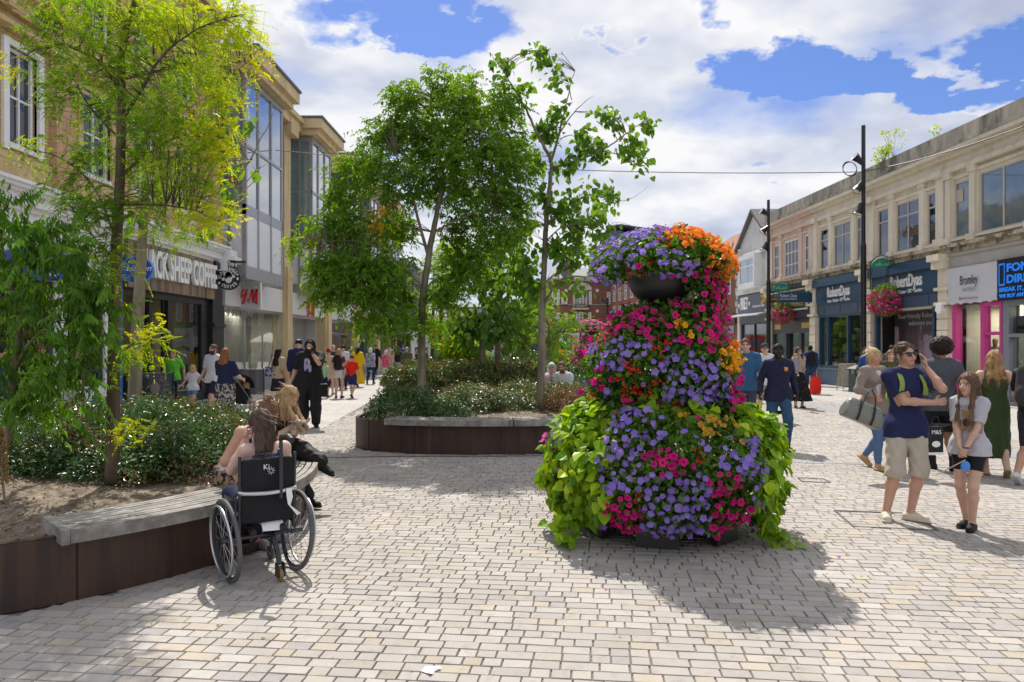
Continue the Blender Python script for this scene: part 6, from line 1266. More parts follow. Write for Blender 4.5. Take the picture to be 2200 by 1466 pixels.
 for K in NAMES:
  m=(key==K)&hit
  if m.sum()<3:continue
  Nf=nrm(N_[m]+rng.normal(0,.35,(m.sum(),3))+np.array([[0,-.15,.12]]));r=rng.uniform(.024,.040,m.sum())*(spacing/.060)*(1.15 if K in 'OY' else(.95 if K=='R' else 1.0))
  blooms(NAMES[K],P_[m]+N_[m]*rng.uniform(.01,.07,(m.sum(),1)),Nf,r,K,t)
 m_=int(9*lod);Pl=np.repeat(P_,m_,0)+rng.normal(0,.035,(n*m_,3));Nl=np.repeat(N_,m_,0);dep=rng.random((n*m_,1));Pl=Pl-Nl*dep*.14
 kl=np.repeat(key,m_);nl=len(Pl);D=nrm(Nl*.5+rng.normal(0,.8,(nl,3))-np.array([[0,0,.25]]));tone=rng.normal(.45,.3,nl)
 col=ramp_col(tone,[(-.3,(.03,.08,.015)),(.4,(.08,.19,.025)),(1.0,(.18,.34,.035)),(1.5,(.38,.52,.06))]);lim=kl=='L';sel=~lim
 L=rng.uniform(.03,.068,nl)*(1 if lod>=.9 else 1.8)
 V,Q,C=leaf_cards(Pl[sel],D[sel],rvec(sel.sum())+Nl[sel],L[sel],L[sel]*.7,np.clip(col[sel],0,1),.12,'h');mesh_np('foliage',V,Q,mats=FOLB,parent=t,colv=C)
 if(key=='L').sum()>5:
  b=P_[key=='L'];nb=N_[key=='L'];m_=3;b=np.repeat(b,m_,0)+rng.normal(0,.035,(len(b)*m_,3));nb=np.repeat(nb,m_,0);k_=len(b)
  D=nrm(nb*.45-np.array([[0,0,.75]])+rng.normal(0,.35,(k_,3)));U=nb*1.0+np.array([[0,0,.45]])+rng.normal(0,.3,(k_,3));L=rng.uniform(.06,.135,k_)
  col=ramp_col(rng.normal(.45,.42,k_),[(-.3,(.08,.20,.01)),(.4,(.24,.42,.012)),(1.0,(.46,.62,.02)),(1.5,(.62,.72,.08))])
  V,Q,C=leaf_cards(b-nb*rng.random((k_,1))*.05,D,U,L,L*.9,col,.10,'h');mesh_np('lime_vine',V,Q,mats=foliage_mat('leaf_lime',.40,.35,.45,(1.1,1.15,.3)),parent=t,colv=C)
 return t
flower_tower((1.40,6.95,0),'flower_tower','tall three-tiered tower of purple, magenta, orange and lime planting in the foreground',patches=PATCH)
flower_tower((3.35,31.5,0),'flower_tower','distant pink and orange flower tower seen left of the big one',lod=.35,palette='KKMKKOG',spacing=.10)
def vine_trail(pts,n,lab):
 mb=MB();sp=smooth_line(pts,6);mb.tube(sp,.005,5);t=thing('vine_trail',lab,'plant',pts[0]);mb.build('stem',BARKS['twig'],t)
 i=rng.integers(0,len(sp),n);b=sp[i]+rng.normal(0,.05,(n,3))*np.array([[1,1,.5]]);b[:,2]=np.maximum(b[:,2],.02);D=nrm(rng.normal(0,.6,(n,3))+np.array([[0,-.3,.1]]));L=rng.uniform(.06,.12,n)
 col=ramp_col(rng.normal(.5,.3,n),[(-.3,(.08,.20,.01)),(.4,(.22,.40,.012)),(1.2,(.46,.62,.02))]);V,Q,C=leaf_cards(b,D,np.array([[0,-.4,.9]])+rng.normal(0,.3,(n,3)),L,L*.9,col,.1,'h');mesh_np('leaves',V,Q,mats=MATS['leaf_lime'],parent=t,colv=C)
vine_trail([(2.0,6.6,.42),(2.12,6.45,.22),(2.25,6.35,.08),(2.32,6.3,.04)],60,'lime vine trailing onto the paving at the right foot of the flower tower')
vine_trail([(.75,6.45,.5),(.55,6.4,.28),(.38,6.42,.16),(.5,6.3,.06)],60,'lime vine spilling to the paving at the left foot of the flower tower')
def basket(loc,r,lab,grp):
 c=Vector(loc);t=thing('hanging_basket',lab,'hanging basket',loc,group=grp)
 mb=MB();mb.lathe(c,[(.02,-.35*r),(.3*r,-.3*r),(.5*r,-.1*r),(.55*r,.05*r),(.1*r,.08*r)],16);mb.build('bowl',mat('black_plastic_planter',(),0),t)
 n=int(620*(r/.6)**2);d=rvec(n);d[:,2]*=.85;rr=r*(1+.10*np.sin(d[:,0]*9)*np.sin(d[:,1]*8+d[:,2]*7));P_=np.array(c)[None]+d*rr[:,None]*np.array([[1.12,1.12,.95]]);P_[:,2]-=.05
 k=rng.random(n);key=np.where((k<.05)&(d[:,2]>.4),'W',np.where(k<.18,'K','M'))
 for K in 'MKW':
  m=key==K
  if m.sum()>2:blooms(NAMES[K],P_[m],nrm(d[m]+rng.normal(0,.35,(m.sum(),3))),rng.uniform(.035,.05,m.sum()),K,t)
 m=n*3;dd=rvec(m);Pl=np.array(c)[None]+dd*r*(.72+.28*rng.random((m,1)));V,Q,C=leaf_cards(Pl,nrm(dd+rvec(m)),rvec(m),.08,.05,ramp_col(rng.normal(.5,.3,m),DKG),.1,'h');mesh_np('foliage',V,Q,mats=FOLB,parent=t,colv=C)
# ===== street furniture
def lamp(px,Z,top,lab,heads,ring,blab,bpx,bpy,br):
 x=(px-CX)/F*Z;H=CH-(top-HY)/F*Z;t=thing('lamp_post',lab,'lamp post',(x,Z,0),group='tall black lamp posts on the right')
 mb=MB();mb.lathe((x,Z,0),[(.14,0),(.14,.9),(.10,1.0),(.10,H*.55),(.075,H*.56),(.07,H),(.001,H+.01)],14);mb.build('pole',M_black,t)
 for(z,yaw,pitch)in heads:
  mb=MB();M_=Matrix.Translation((x-.13,Z,z))@Matrix.Rotation(yaw,4,'Z')@Matrix.Rotation(pitch,4,'Y')
  prof=[(.001,-.18),(.09,-.16),(.11,.05),(.16,.24),(.17,.26),(.15,.25),(.001,.20)];mb2=MB(lambda a,b,c:M_@Vector((c,a,b)));mb2 .lathe((0,0,0),prof,14);mb2 .cur=1;mb2 .lathe((0,0,0),[(.148,.252),(.001,.254)],14);mb2 .build('floodlight',[M_black,mat('lamp_lens',(.6,.6,.58),.15,var=.02)],t)
  mb.box(x-.14,x,Z-.02,Z+.02,z-.02,z+.02);mb.build('lamp_arm',M_black,t)
 if ring:
  mb=MB()
  for k in range(5):mb.torus((x-.52,Z-.05,ring),.24+.012*k,.012,M_=Matrix.Rotation(R(85+4*k),4,'Z')@Matrix.Rotation(R(3*k),4,'Y'),n=28,m=5)
  o=mb.build('cable_coil',M_black,loc=(x-.52,Z-.05,ring));tag(o,'loops of black cable hanging from the top of the nearer lamp post','cable')
 bx=(bpx-CX)/F*Z;bz=CH-(bpy-HY)/F*Z;sz=26/F*27.2
 mb=MB();zt=bz+br+.62
 for z in(zt-.12,zt-.80):mb.box(x,x+.25,Z-.02,Z+.02,z,z+.03)
 mb.box(x+.24,x+.27,Z-.02,Z+.02,zt-.85,zt);mb.tube([(x+.25+.62*(1-math.cos(a))*.72,Z,zt+.40*math.sin(a))for a in[math.pi*k/12 for k in range(12)]],.018,6);mb.tube([(bx,Z,zt+.1),(bx,Z,bz+br*.6)],.012,5);mb.build('bracket',M_black,t)
 cx=(x+.3+bx+.38)/2-.08;mb=MB();r=.42;n=20
 for(y0,y1,rr,mi)in((-.03,.03,r,0),(-.036,-.03,r*.88,1)):
  vs=[(cx+rr*math.cos(math.pi*k/n),Z+y0,zt-.06+rr*.9*math.sin(math.pi*k/n))for k in range(n+1)]+[(cx+rr*math.cos(math.pi*k/n),Z+y1,zt-.06+rr*.9*math.sin(math.pi*k/n))for k in range(n+1)];m=n+1
  mb.raw(vs,[tuple(range(m)),tuple(range(m,2*m))]+[(k,(k+1)%m,m+(k+1)%m,m+k)for k in range(m)],mi)
 for q in range(5):a=-.22+.11*q;h=.10+.07*math.sin(q*2.1);mb.raw([(cx+a-.07,Z-.038,zt+.03),(cx+a+.07,Z-.038,zt+.03),(cx+a,Z-.038,zt+.05+h)],[(0,1,2)],2)
 mb.build('plaque',[mat('green_plaque',(.03,.30,.14),.5,var=.1),mat('teal_plaque',(.02,.22,.25),.5),mat('lime_plaque',(.2,.5,.1),.5)],t)
 basket((bx,Z,bz),br,blab,'hanging baskets on the lamp posts')
lamp(1855,27.2,270,'taller nearer black lamp post on the right with three floodlights',[(8.45,R(180),R(-40)),(7.55,R(180),R(55)),(6.75,R(180),R(70))],8.15,'round magenta flower basket on the nearer lamp post, in front of the hardware shop sign',1905,645,.60)
lamp(1651,36.0,430,'farther black lamp post on the right, in front of the white gabled cafe',[(8.1,R(180),R(-30)),(7.35,R(180),R(40)),(6.55,R(180),R(65))],0,'round magenta flower basket on the farther lamp post, in front of the arcade sign',1682,674,.53)
def misc():
 x,y=(1651-CX)/F*36,36;t=thing('arrow_sign','black directional sign with big yellow chevron on the farther lamp post','sign',(x,y,3.9));mb=MB();mb.box(x+.05,x+1.0,y-.09,y-.03,3.78,4.05);mb.build('board',M_black,t)
 mb=MB();z=3.93;a=x-.42;vs=[(a,z+.2),(a+.13,z+.2),(a+.28,z),(a+.13,z-.2),(a,z-.2),(a+.14,z)];mb.prism(vs,y-.12,y-.08,axis='y');mb.build('chevron',mat('signal_yellow',(.8,.45,.01),.5),t);text('lettering','CINEMA',.2,frame_m((x+.35,y-.1,3.93),(1,0,0),(0,-1,0)),mat('signal_yellow',(),0),t,.003,fit=.5)
 c=G(1843,843);t=thing('litter_bin','dark green square litter bin with pyramid lid in front of the hardware shop','bin',c);g=mat('bin_green',(.035,.07,.06),.5,var=.15)
 mb=MB();mb.obox((c.x,c.y,.33),(.46,.46,.66),.15);mb.build('body',g,t,bevel=.01)
 for dx in(-.2,.2):
  for dy in(-.2,.2):mb=MB();mb.obox((c.x+dx,c.y+dy,.73),(.05,.05,.2),.15);mb.build('lid_post',g,t)
 mb=MB();M_=Matrix.Translation((c.x,c.y,.82))@Matrix.Rotation(.15,4,'Z');mb.raw([M_@Vector(v)for v in((-.29,-.29,0),(.29,-.29,0),(.29,.29,0),(-.29,.29,0),(-.29,-.29,.04),(.29,-.29,.04),(.29,.29,.04),(-.29,.29,.04),(-.06,-.06,.17),(.06,-.06,.17),(.06,.06,.17),(-.06,.06,.17))],[(0,1,2,3),(0,1,5,4),(1,2,6,5),(2,3,7,6),(3,0,4,7),(4,5,9,8),(5,6,10,9),(6,7,11,10),(7,4,8,11),(8,9,10,11)]);mb.build('lid',g,t);mb=MB();mb.obox((c.x+.03,c.y-.05,.72),(.16,.1,.12));mb.build('yellow_notice',mat('yellow_paper',(),0),t)
 c=Vector(((1822-CX)/F*28.2,28.2,0));t=thing('pavement_board','wooden framed A-board standing behind the litter bin','sign board',c);wd=mat('pale_pine',(.50,.38,.24),.6,var=.15)
 for s_ in(-1,1):
  mb=MB()
  for dx in(-.3,.3):mb.tube([(c.x+dx,c.y+s_*.28,0),(c.x+dx,c.y+s_*.03,1.02)],.022,4)
  mb.tube([(c.x-.3,c.y+s_*.03,1.0),(c.x+.3,c.y+s_*.03,1.0)],.022,4);mb.build('frame',wd,t);mb=MB();mb.raw([(c.x-.28,c.y+s_*.24,.2),(c.x+.28,c.y+s_*.24,.2),(c.x+.28,c.y+s_*.04,.97),(c.x-.28,c.y+s_*.04,.97)],[(0,1,2,3)]);mb.build('panel',mat('board_cream',(.5,.46,.40),.6,var=.1),t)
 def cable(name,p,q,sag,r,lab):
  p,q=Vector(p),Vector(q);mb=MB();mb.tube([p.lerp(q,k/24)-Vector((0,0,sag*4*(k/24)*(1-k/24)))for k in range(25)],r,5);tag(mb.build(name,M_black,loc=tuple(p)),lab,'cable')
 cable('overhead_cable',LF.p(28,.85,9.05),((1850-CX)/F*27.2,27.2,8.05),.32,.015,'thin black cable spanning the street from the glass bays to the lamp post')
 cable('overhead_cable',((1858-CX)/F*27.2,27.2,8.08),RF.p(17.5,.1,7.8),.25,.018,'thin black cable from the lamp post to the right-hand parapet')
 def weed(u,z,h,n,lab):
  p=RF.p(u,.25,z);t=thing('parapet_weed',lab,'plant',p);a=rvec(n)*np.array([[1,1,.2]]);A=np.repeat(np.array([p]),n,0);B=A+np.stack([a[:,0]*.3*h,a[:,1]*.5*h,rng.random(n)*h],1);V,Q=tubes_np(A,B,.006,.003);mesh_np('stems',V,Q,mats=BARKS['twig'],parent=t)
  Pl=np.repeat(B,12,0)+rng.normal(0,.07,(n*12,3));V,Q,C=leaf_cards(Pl,rvec(n*12),rvec(n*12),.12,.05,ramp_col(rng.normal(.7,.3,n*12),LOCUST),.1);mesh_np('leaves',V,Q,mats=FOL,parent=t,colv=C)
 weed(27.6,8.45,.7,26,'bushy green weed growing on the right-hand parapet beside the lamp post');weed(26.9,8.5,1.2,7,'tall thin weed on the right-hand parapet above the bushy one');weed(24.3,8.4,.5,3,'small grassy weed growing on the parapet above the hardware shop')
 for px,lab in((300,'grey fabric barrier with sheep emblem outside the coffee shop, left part'),(535,'plain grey fabric barrier on a black post at the right end of the cafe terrace')):
  Z=19.5 if px==300 else 22.6;x=(px-CX)/F*Z;t=thing('cafe_barrier',lab,'barrier',(x,Z,0));w=.85 if px==300 else.42
  mb=MB();n=8;mb.raw([(x-w+2*w*k/n,Z+.02*math.sin(k*1.9),z)for k in range(n+1)for z in(.22,.98)],[(2*k,2*k+2,2*k+3,2*k+1)for k in range(n)]);mb.build('fabric',mat('grey_fabric',(.12,.115,.135),.9,var=.12),t)
  for s_ in(-w-.03,w+.03):mb=MB();mb.lathe((x+s_,Z,0),[(.001,.03),(.18,.02),(.18,0)],16);mb.lathe((x+s_,Z,0),[(.022,.02),(.022,1.02),(.001,1.03)],8);mb.build('post',M_black,t)
  mb=MB();mb.tube([(x-w,Z,.99),(x+w,Z,.99)],.014,5);mb.build('rail',M_alu,t)
  if px==300:
   pl=mat('fabric_print',(.34,.28,.26),.8)
   for k,ch in enumerate('SHEEP'):a=R(60-25*k);text('letter',ch,.2,frame_m((x+.42+.30*math.cos(a),Z-.025,.62+.26*math.sin(a)),(math.cos(a-1.57),0,math.sin(a-1.57)),(0,-1,0)),pl,t,.002)
   mb=MB();mb.raw([(x+.42+.13*math.cos(k*.4),Z-.025,.6+.16*math.sin(k*.4))for k in range(16)],[tuple(range(16))]);mb.build('emblem',pl,t)
 def chair(x,y,rz):
  t=thing('terrace_chair','','chair',(x,y,0),rz,'black wire chairs on the cafe terrace');mb=MB();mb.box(-.21,.21,-.2,.2,.44,.46);mb.build('seat',M_black,t,world=False)
  mb=MB();mb.tube([(-.22,.2,.45),(-.23,.26,.8),(0,.28,.92),(.23,.26,.8),(.22,.2,.45)],.012,5)
  for k in range(-4,5):mb.tube([(k*.045,.2,.46),(k*.05,.27,.88-abs(k)*.012)],.005,4)
  mb.build('backrest',M_black,t,world=False)
  for a in(-1,1):
   for b in(-1,1):mb=MB();mb.tube([(a*.18,b*.17,.45),(a*.23,b*.22,0)],.012,5);mb.build('leg',M_black,t,world=False)
  return t
 def table(x,y,lab):
  t=thing('terrace_table',lab,'table',(x,y,0),0,'black round tables on the cafe terrace');mb=MB();mb.lathe((x,y,0),[(.001,.75),(.32,.75),(.32,.72),(.001,.72)],20);mb.build('tabletop',M_black,t);mb=MB();mb.lathe((x,y,0),[(.03,.72),(.03,.03)],8);mb.build('stem',M_black,t)
  for k in range(4):a=k*1.57+.6;mb=MB();mb.tube([(x,y,.06),(x+.3*math.cos(a),y+.3*math.sin(a),.01)],.02,4);mb.build('foot',M_black,t)
 table(-9.2,20.4,'round black table behind the emblem barrier at the cafe');table(-8.95,22.0,'round black table near the right end of the cafe terrace')
 for x,y,a,lab in((-8.7,20.7,.9,'black wire chair just left of the boy in green'),(-9.5,19.6,2.6,'black wire chair close to the cafe window'),(-8.6,22.4,.2,'black wire chair beside the bearded man, farthest on the terrace')):c=chair(x,y,a);c['label']=lab
 Z=34;x0,x1,x2=(884-CX)/F*Z,(925-CX)/F*Z,(970-CX)/F*Z;t=thing('advertising_kiosk','white and green advertising kiosk behind the round-crowned tree trunk','kiosk',(x0+.6,Z,0))
 gn=mat('kiosk_green',(.03,.32,.09),.4,var=.05);kw=mat('kiosk_white',(.72,.72,.74),.4,var=.03)
 mb=MB();mb.box(x0,x1,Z,Z+.9,0,2.62);mb.build('case',kw,t);mb=MB();mb.box(x0-.05,x1+.02,Z-.02,Z+.9,2.62,2.7);mb.box(x0+.03,x1-.03,Z-.02,Z,2.52,2.61);mb.build('cap',gn,t)
 mb=MB();mb.box(x1+.02,x2,Z+.45,Z+.5,.3,2.55);mb.build('green_panel',gn,t);mb=MB();mb.box(x2,x2+.5,Z+.4,Z+.9,.2,2.5);mb.build('glass_end',G_shopm,t)
 mb=MB();mb.box(x0+.16,x1-.1,Z-.015,Z,1.05,1.62);mb.build('dark_panel',M_black,t);text('lettering','£2,000',.32,frame_m((x0+.48,Z-.02,1.42),(1,0,0),(0,-1,0)),kw,t,.003,fit=.6);text('lettering','Play to',.3,frame_m((x0+.45,Z-.02,2.15),(1,0,0),(0,-1,0)),gn,t,.003,fit=.6);text('lettering','win today!',.2,frame_m((x0+.5,Z-.02,1.85),(1,0,0),(0,-1,0)),mat('sky_letter',(.1,.4,.6),.5),t,.003,fit=.6)
 mb=MB();mb.box(x0+.3,x1-.2,Z-.015,Z,.88,1.0);mb.build('orange_button',mat('orange_print',(.8,.25,.03),.5),t)
 Z=45;xa,xb=(802-CX)/F*Z,(885-CX)/F*Z;t=thing('street_canopy','flat pale glass canopy on dark posts at the far left of the street','canopy',((xa+xb)/2,Z,0));mb=MB();mb.raw([(xa,Z,2.35),(xb,Z,2.75),(xb,Z+3,2.75),(xa,Z+3,2.35),(xa,Z,2.2),(xb,Z,2.6),(xb,Z+3,2.6),(xa,Z+3,2.2)],[(0,1,2,3),(4,5,6,7),(0,1,5,4),(1,2,6,5),(2,3,7,6),(3,0,4,7)]);mb.build('roof',M_alu,t)
 for x in(xa+.9,xb-.5):mb=MB();mb.tube([(x,Z+1.5,0),(x,Z+1.5,2.4)],.06,6);mb.build('post',M_black,t)
 for px,Z,lab,c in((1000,48,'cream cafe parasol standing beyond the green kiosk',(.75,.72,.62)),(1015,52,'second pale parasol just right of the cream one',(.6,.52,.42))):
  x=(px-CX)/F*Z;t=thing('cafe_parasol',lab,'parasol',(x,Z,0));mb=MB();mb.lathe((x,Z,0),[(.001,2.55),(.9,2.2),(1.35,1.95),(1.35,1.9),(.001,2.45)],8);mb.build('canopy',mat('canvas_%d'%px,c,.8,var=.05),t);mb=MB();mb.tube([(x,Z,0),(x,Z,2.5)],.03,6);mb.build('pole',M_alu,t)
 for px,Z,top,lab in((1305,60,640,'slim dark lamp post with camera in front of the brick corner building'),(848,55,650,'black post at the far left beyond the glass bay store'),(1314,75,668,'short lamp post beside the brick terrace')):
  x=(px-CX)/F*Z;H=CH-(top-HY)/F*Z;t=thing('street_post',lab,'lamp post',(x,Z,0));mb=MB();mb.lathe((x,Z,0),[(.09,0),(.08,H),(.001,H)],8);mb.build('pole',M_black,t);mb=MB();mb.obox((x-.3,Z,H-.3),(.6,.25,.22),0,None,0,.5);mb.build('camera_head',M_black,t)
 c=Vector(((1214-CX)/F*70,70,0));t=thing('traffic_light','traffic light showing green at the street end','traffic light',c);mb=MB();mb.lathe(c,[(.06,0),(.06,2.6),(.001,2.6)],8);mb.build('pole',M_black,t);mb=MB();mb.box(c.x-.2,c.x+.2,c.y-.25,c.y,1.85,2.75);mb.build('signal_head',M_black,t);mb=MB();mb.ell((c.x,c.y-.26,2.0),(.11,.03,.11));mb.build('green_lamp',mat('green_glow',(.1,1,.35),.5,emit=2),t)
 c=Vector(((1247-CX)/F*66,66,0));t=thing('traffic_light','dark traffic light seen from behind, right of the green one','traffic light',c);mb=MB();mb.lathe(c,[(.06,0),(.06,3.1),(.001,3.1)],8);mb.build('pole',M_black,t);mb=MB();mb.box(c.x+.1,c.x+.75,c.y-.25,c.y,1.9,2.6);mb.build('signal_head',M_black,t)
 for px,Z,w,h,c,nm,lab,cat in((865,110,2.6,3.2,(.5,.02,.02),'red_bus','red bus front far away under the canopy','bus'),(1030,95,3.6,1.9,(.08,.09,.12),'parked_van','dark van far off beyond the parasols','van')):
  x=(px-CX)/F*Z;t=thing(nm,lab,cat,(x,Z,0));mb=MB();mb.prism([(x-w/2,.35),(x+w/2,.35),(x+w/2,h*.9),(x+w*.42,h),(x-w*.42,h),(x-w/2,h*.9)],Z,Z+5,axis='y');mb.build('body',mat(nm+'_paint',c,.3),t);mb=MB();mb.box(x-w*.42,x+w*.42,Z-.03,Z,h*.42,h*.75);mb.build('windscreen',G_dark,t)
  for s_ in(-1,1):mb=MB();mb.torus((x+s_*w*.4,Z+.8,.45),.33,.13,n=16,m=6);mb.build('wheel',M_black,t)
misc()
# ===== people: one continuous skin surface each, clothes and hair as parts
V3=lambda*a:np.array(a,float)
def surfnets(f,org,h):
 s=f<0;n0,n1,n2=f.shape;c=np.zeros((n0-1,n1-1,n2-1),np.int8)
 offs=[(a,b,d)for a in(0,1)for b in(0,1)for d in(0,1)]
 for a,b,d in offs:c+=s[a:n0-1+a,b:n1-1+b,d:n2-1+d]
 I,J,K=np.nonzero((c>0)&(c<8));idx=-np.ones(c.shape,np.int64);idx[I,J,K]=np.arange(len(I))
 acc=np.zeros((len(I),3));cnt=np.zeros(len(I))
 for o0 in offs:
  for ax in range(3):
   if o0[ax]:continue
   o1=list(o0);o1[ax]=1;f0=f[I+o0[0],J+o0[1],K+o0[2]];f1=f[I+o1[0],J+o1[1],K+o1[2]];m=(f0<0)!=(f1<0)
   t_=np.where(m,f0/np.where(m,f0-f1,1),0)
   for q in range(3):acc[:,q]+=m*(o0[q]+(t_ if q==ax else 0))
   cnt+=m
 V=(acc/np.maximum(cnt,1)[:,None]+np.stack([I,J,K],1))*h+org;Q=[]
 for ax in range(3):
  sl=[slice(1,-1)]*3;a=list(sl);b=list(sl);a[ax]=slice(0,-1);b[ax]=slice(1,None);A_,B_=s[tuple(a)],s[tuple(b)]
  i,j,k=np.nonzero(A_!=B_);off=[1,1,1];off[ax]=0;i,j,k=i+off[0],j+off[1],k+off[2];ins=s[i,j,k]
  if ax==0:q=[idx[i,j-1,k-1],idx[i,j,k-1],idx[i,j,k],idx[i,j-1,k]]
  elif ax==1:q=[idx[i-1,j,k-1],idx[i-1,j,k],idx[i,j,k],idx[i,j,k-1]]
  else:q=[idx[i-1,j-1,k],idx[i,j-1,k],idx[i,j,k],idx[i-1,j,k]]
  q=np.stack(q,1);q[~ins]=q[~ins][:,::-1];Q.append(q)
 Q=np.concatenate(Q)if Q else np.zeros((0,4),int);return V,Q[(Q>=0).all(1)]
class Sdf:
 def __init__(s,pts,pad,h):
  pts=np.array(pts);s.h=h;s.org=pts.min(0)-pad;n=np.ceil((pts.max(0)+pad-s.org)/h).astype(int)+2
  s.ax=[s.org[k]+np.arange(n[k])*h for k in range(3)];s.f=np.full(n,.5,np.float32)
 def _sl(s,lo,hi):
  r=[]
  for k in range(3):
   a=int(np.searchsorted(s.ax[k],lo[k]));b=int(np.searchsorted(s.ax[k],hi[k]));r.append(slice(max(a,0),max(min(b+1,len(s.ax[k])),a+1)))
  return tuple(r)
 def _pts(s,sl):return np.stack(np.meshgrid(*[s.ax[k][sl[k]]for k in range(3)],indexing='ij'),-1).astype(np.float32)
 def _put(s,sl,d,k,op):
  g=s.f[sl]
  if op=='s':d=-d;hh=np.clip(.5-.5*(g-d)/k,0,1);s.f[sl]=g*(1-hh)+d*hh+k*hh*(1-hh);return
  hh=np.clip(.5+.5*(g-d)/k,0,1);s.f[sl]=g*(1-hh)+d*hh-k*hh*(1-hh)
 def cone(s,a,b,ra,rb,k=.02,flat=None,op='u',disp=None):
  a=np.asarray(a,float);b=np.asarray(b,float);m=max(ra,rb)+k+2*s.h+.01;sl=s._sl(np.minimum(a,b)-m,np.maximum(a,b)+m)
  if any(x.stop<=x.start for x in sl):return
  p=s._pts(sl);ba=(b-a).astype(np.float32);t_=np.clip(((p-a.astype(np.float32))@ba)/max(float(ba@ba),1e-9),0,1);v=p-a.astype(np.float32)-t_[...,None]*ba
  if flat is not None:d_=np.asarray(flat[0],np.float32);v=v+d_*((v@d_)*(1/flat[1]-1))[...,None]
  d=np.sqrt((v*v).sum(-1))-(ra+(rb-ra)*t_)
  if disp:d=d+disp(p)
  s._put(sl,d,k,op)
 def ell(s,c,r,Rm=None,k=.02,op='u',disp=None):
  c=np.asarray(c,np.float32);r=np.asarray(r,np.float32);m=r.max()+k+2*s.h+.01;sl=s._sl(c-m,c+m)
  if any(x.stop<=x.start for x in sl):return
  p=s._pts(sl)-c
  if Rm is not None:p=p@np.asarray(Rm,np.float32)
  q=p/r;L=np.sqrt((q*q).sum(-1));d=(L-1)*r.min()if op=='x' else L*(L-1)/np.maximum(np.sqrt(((q/r)**2).sum(-1)),1e-6)
  if disp:d=d+disp(p)
  s._put(sl,d,k,op)
 def clip(s,pt,nv,sl=None,k=.004):
  nv=nrm(np.asarray(nv,float)).astype(np.float32);p=s._pts((slice(None),)*3);d=(p-np.asarray(pt,np.float32))@nv;s.f=np.maximum(s.f,d)
 def mesh(s):return surfnets(s.f,s.org,s.h)
def ik(a,c,l1,l2,pole):
 a,c=V3(*a),V3(*c);d=c-a;L=np.linalg.norm(d)
 if L>(l1+l2)*.995:d=d/L*(l1+l2)*.995;c=a+d;L=np.linalg.norm(d)
 u=d/L;x=(L*L+l1*l1-l2*l2)/(2*L);y=math.sqrt(max(l1*l1-x*x,1e-6));pl=V3(*pole);pl=pl-u*(pl@u);pl=pl/max(np.linalg.norm(pl),1e-6);return a+u*x+pl*y,c
def rotm(rx=0,ry=0,rz=0):return np.array((Matrix.Rotation(R(rz),3,'Z')@Matrix.Rotation(R(ry),3,'Y')@Matrix.Rotation(R(rx),3,'X')))
SKIN=mat_attr('skin',.55,.35,.04,60)
def fab(c,rough=.85,var=.10,col2=None,scale=8,thr=(.45,.6),bump=.35):
 nm='cloth_%02x%02x%02x'%tuple(int(min(1,x)*255)for x in c)+('' if col2 is None else '_p%d_%02x'%(scale,int(col2[0]*255)));return mat(nm,c,rough,var=var,scale=scale,bump=bump,bscale=120,col2=col2,thr=thr,spec=.2)
POSES={'stand':dict(fl=(.10,0,.08),fr=(-.10,0,.08),hl=(.25,-.06,.90),hr=(-.25,-.06,.90)),'walk':dict(fl=(.07,-.26,.085),fr=(-.07,.30,.15),hl=(.26,.17,.92),hr=(-.26,-.22,.94),pel=(0,0,-.025),tr=35),'walk2':dict(fl=(.07,.28,.15),fr=(-.07,-.24,.085),hl=(.26,-.22,.94),hr=(-.26,.17,.92),pel=(0,0,-.025),tl=35),'sit':dict(fl=(.11,-.42,.08),fr=(-.11,-.42,.08),hl=(.12,-.35,.66),hr=(-.12,-.35,.66),pel=(0,0,-.40),lean=8),}
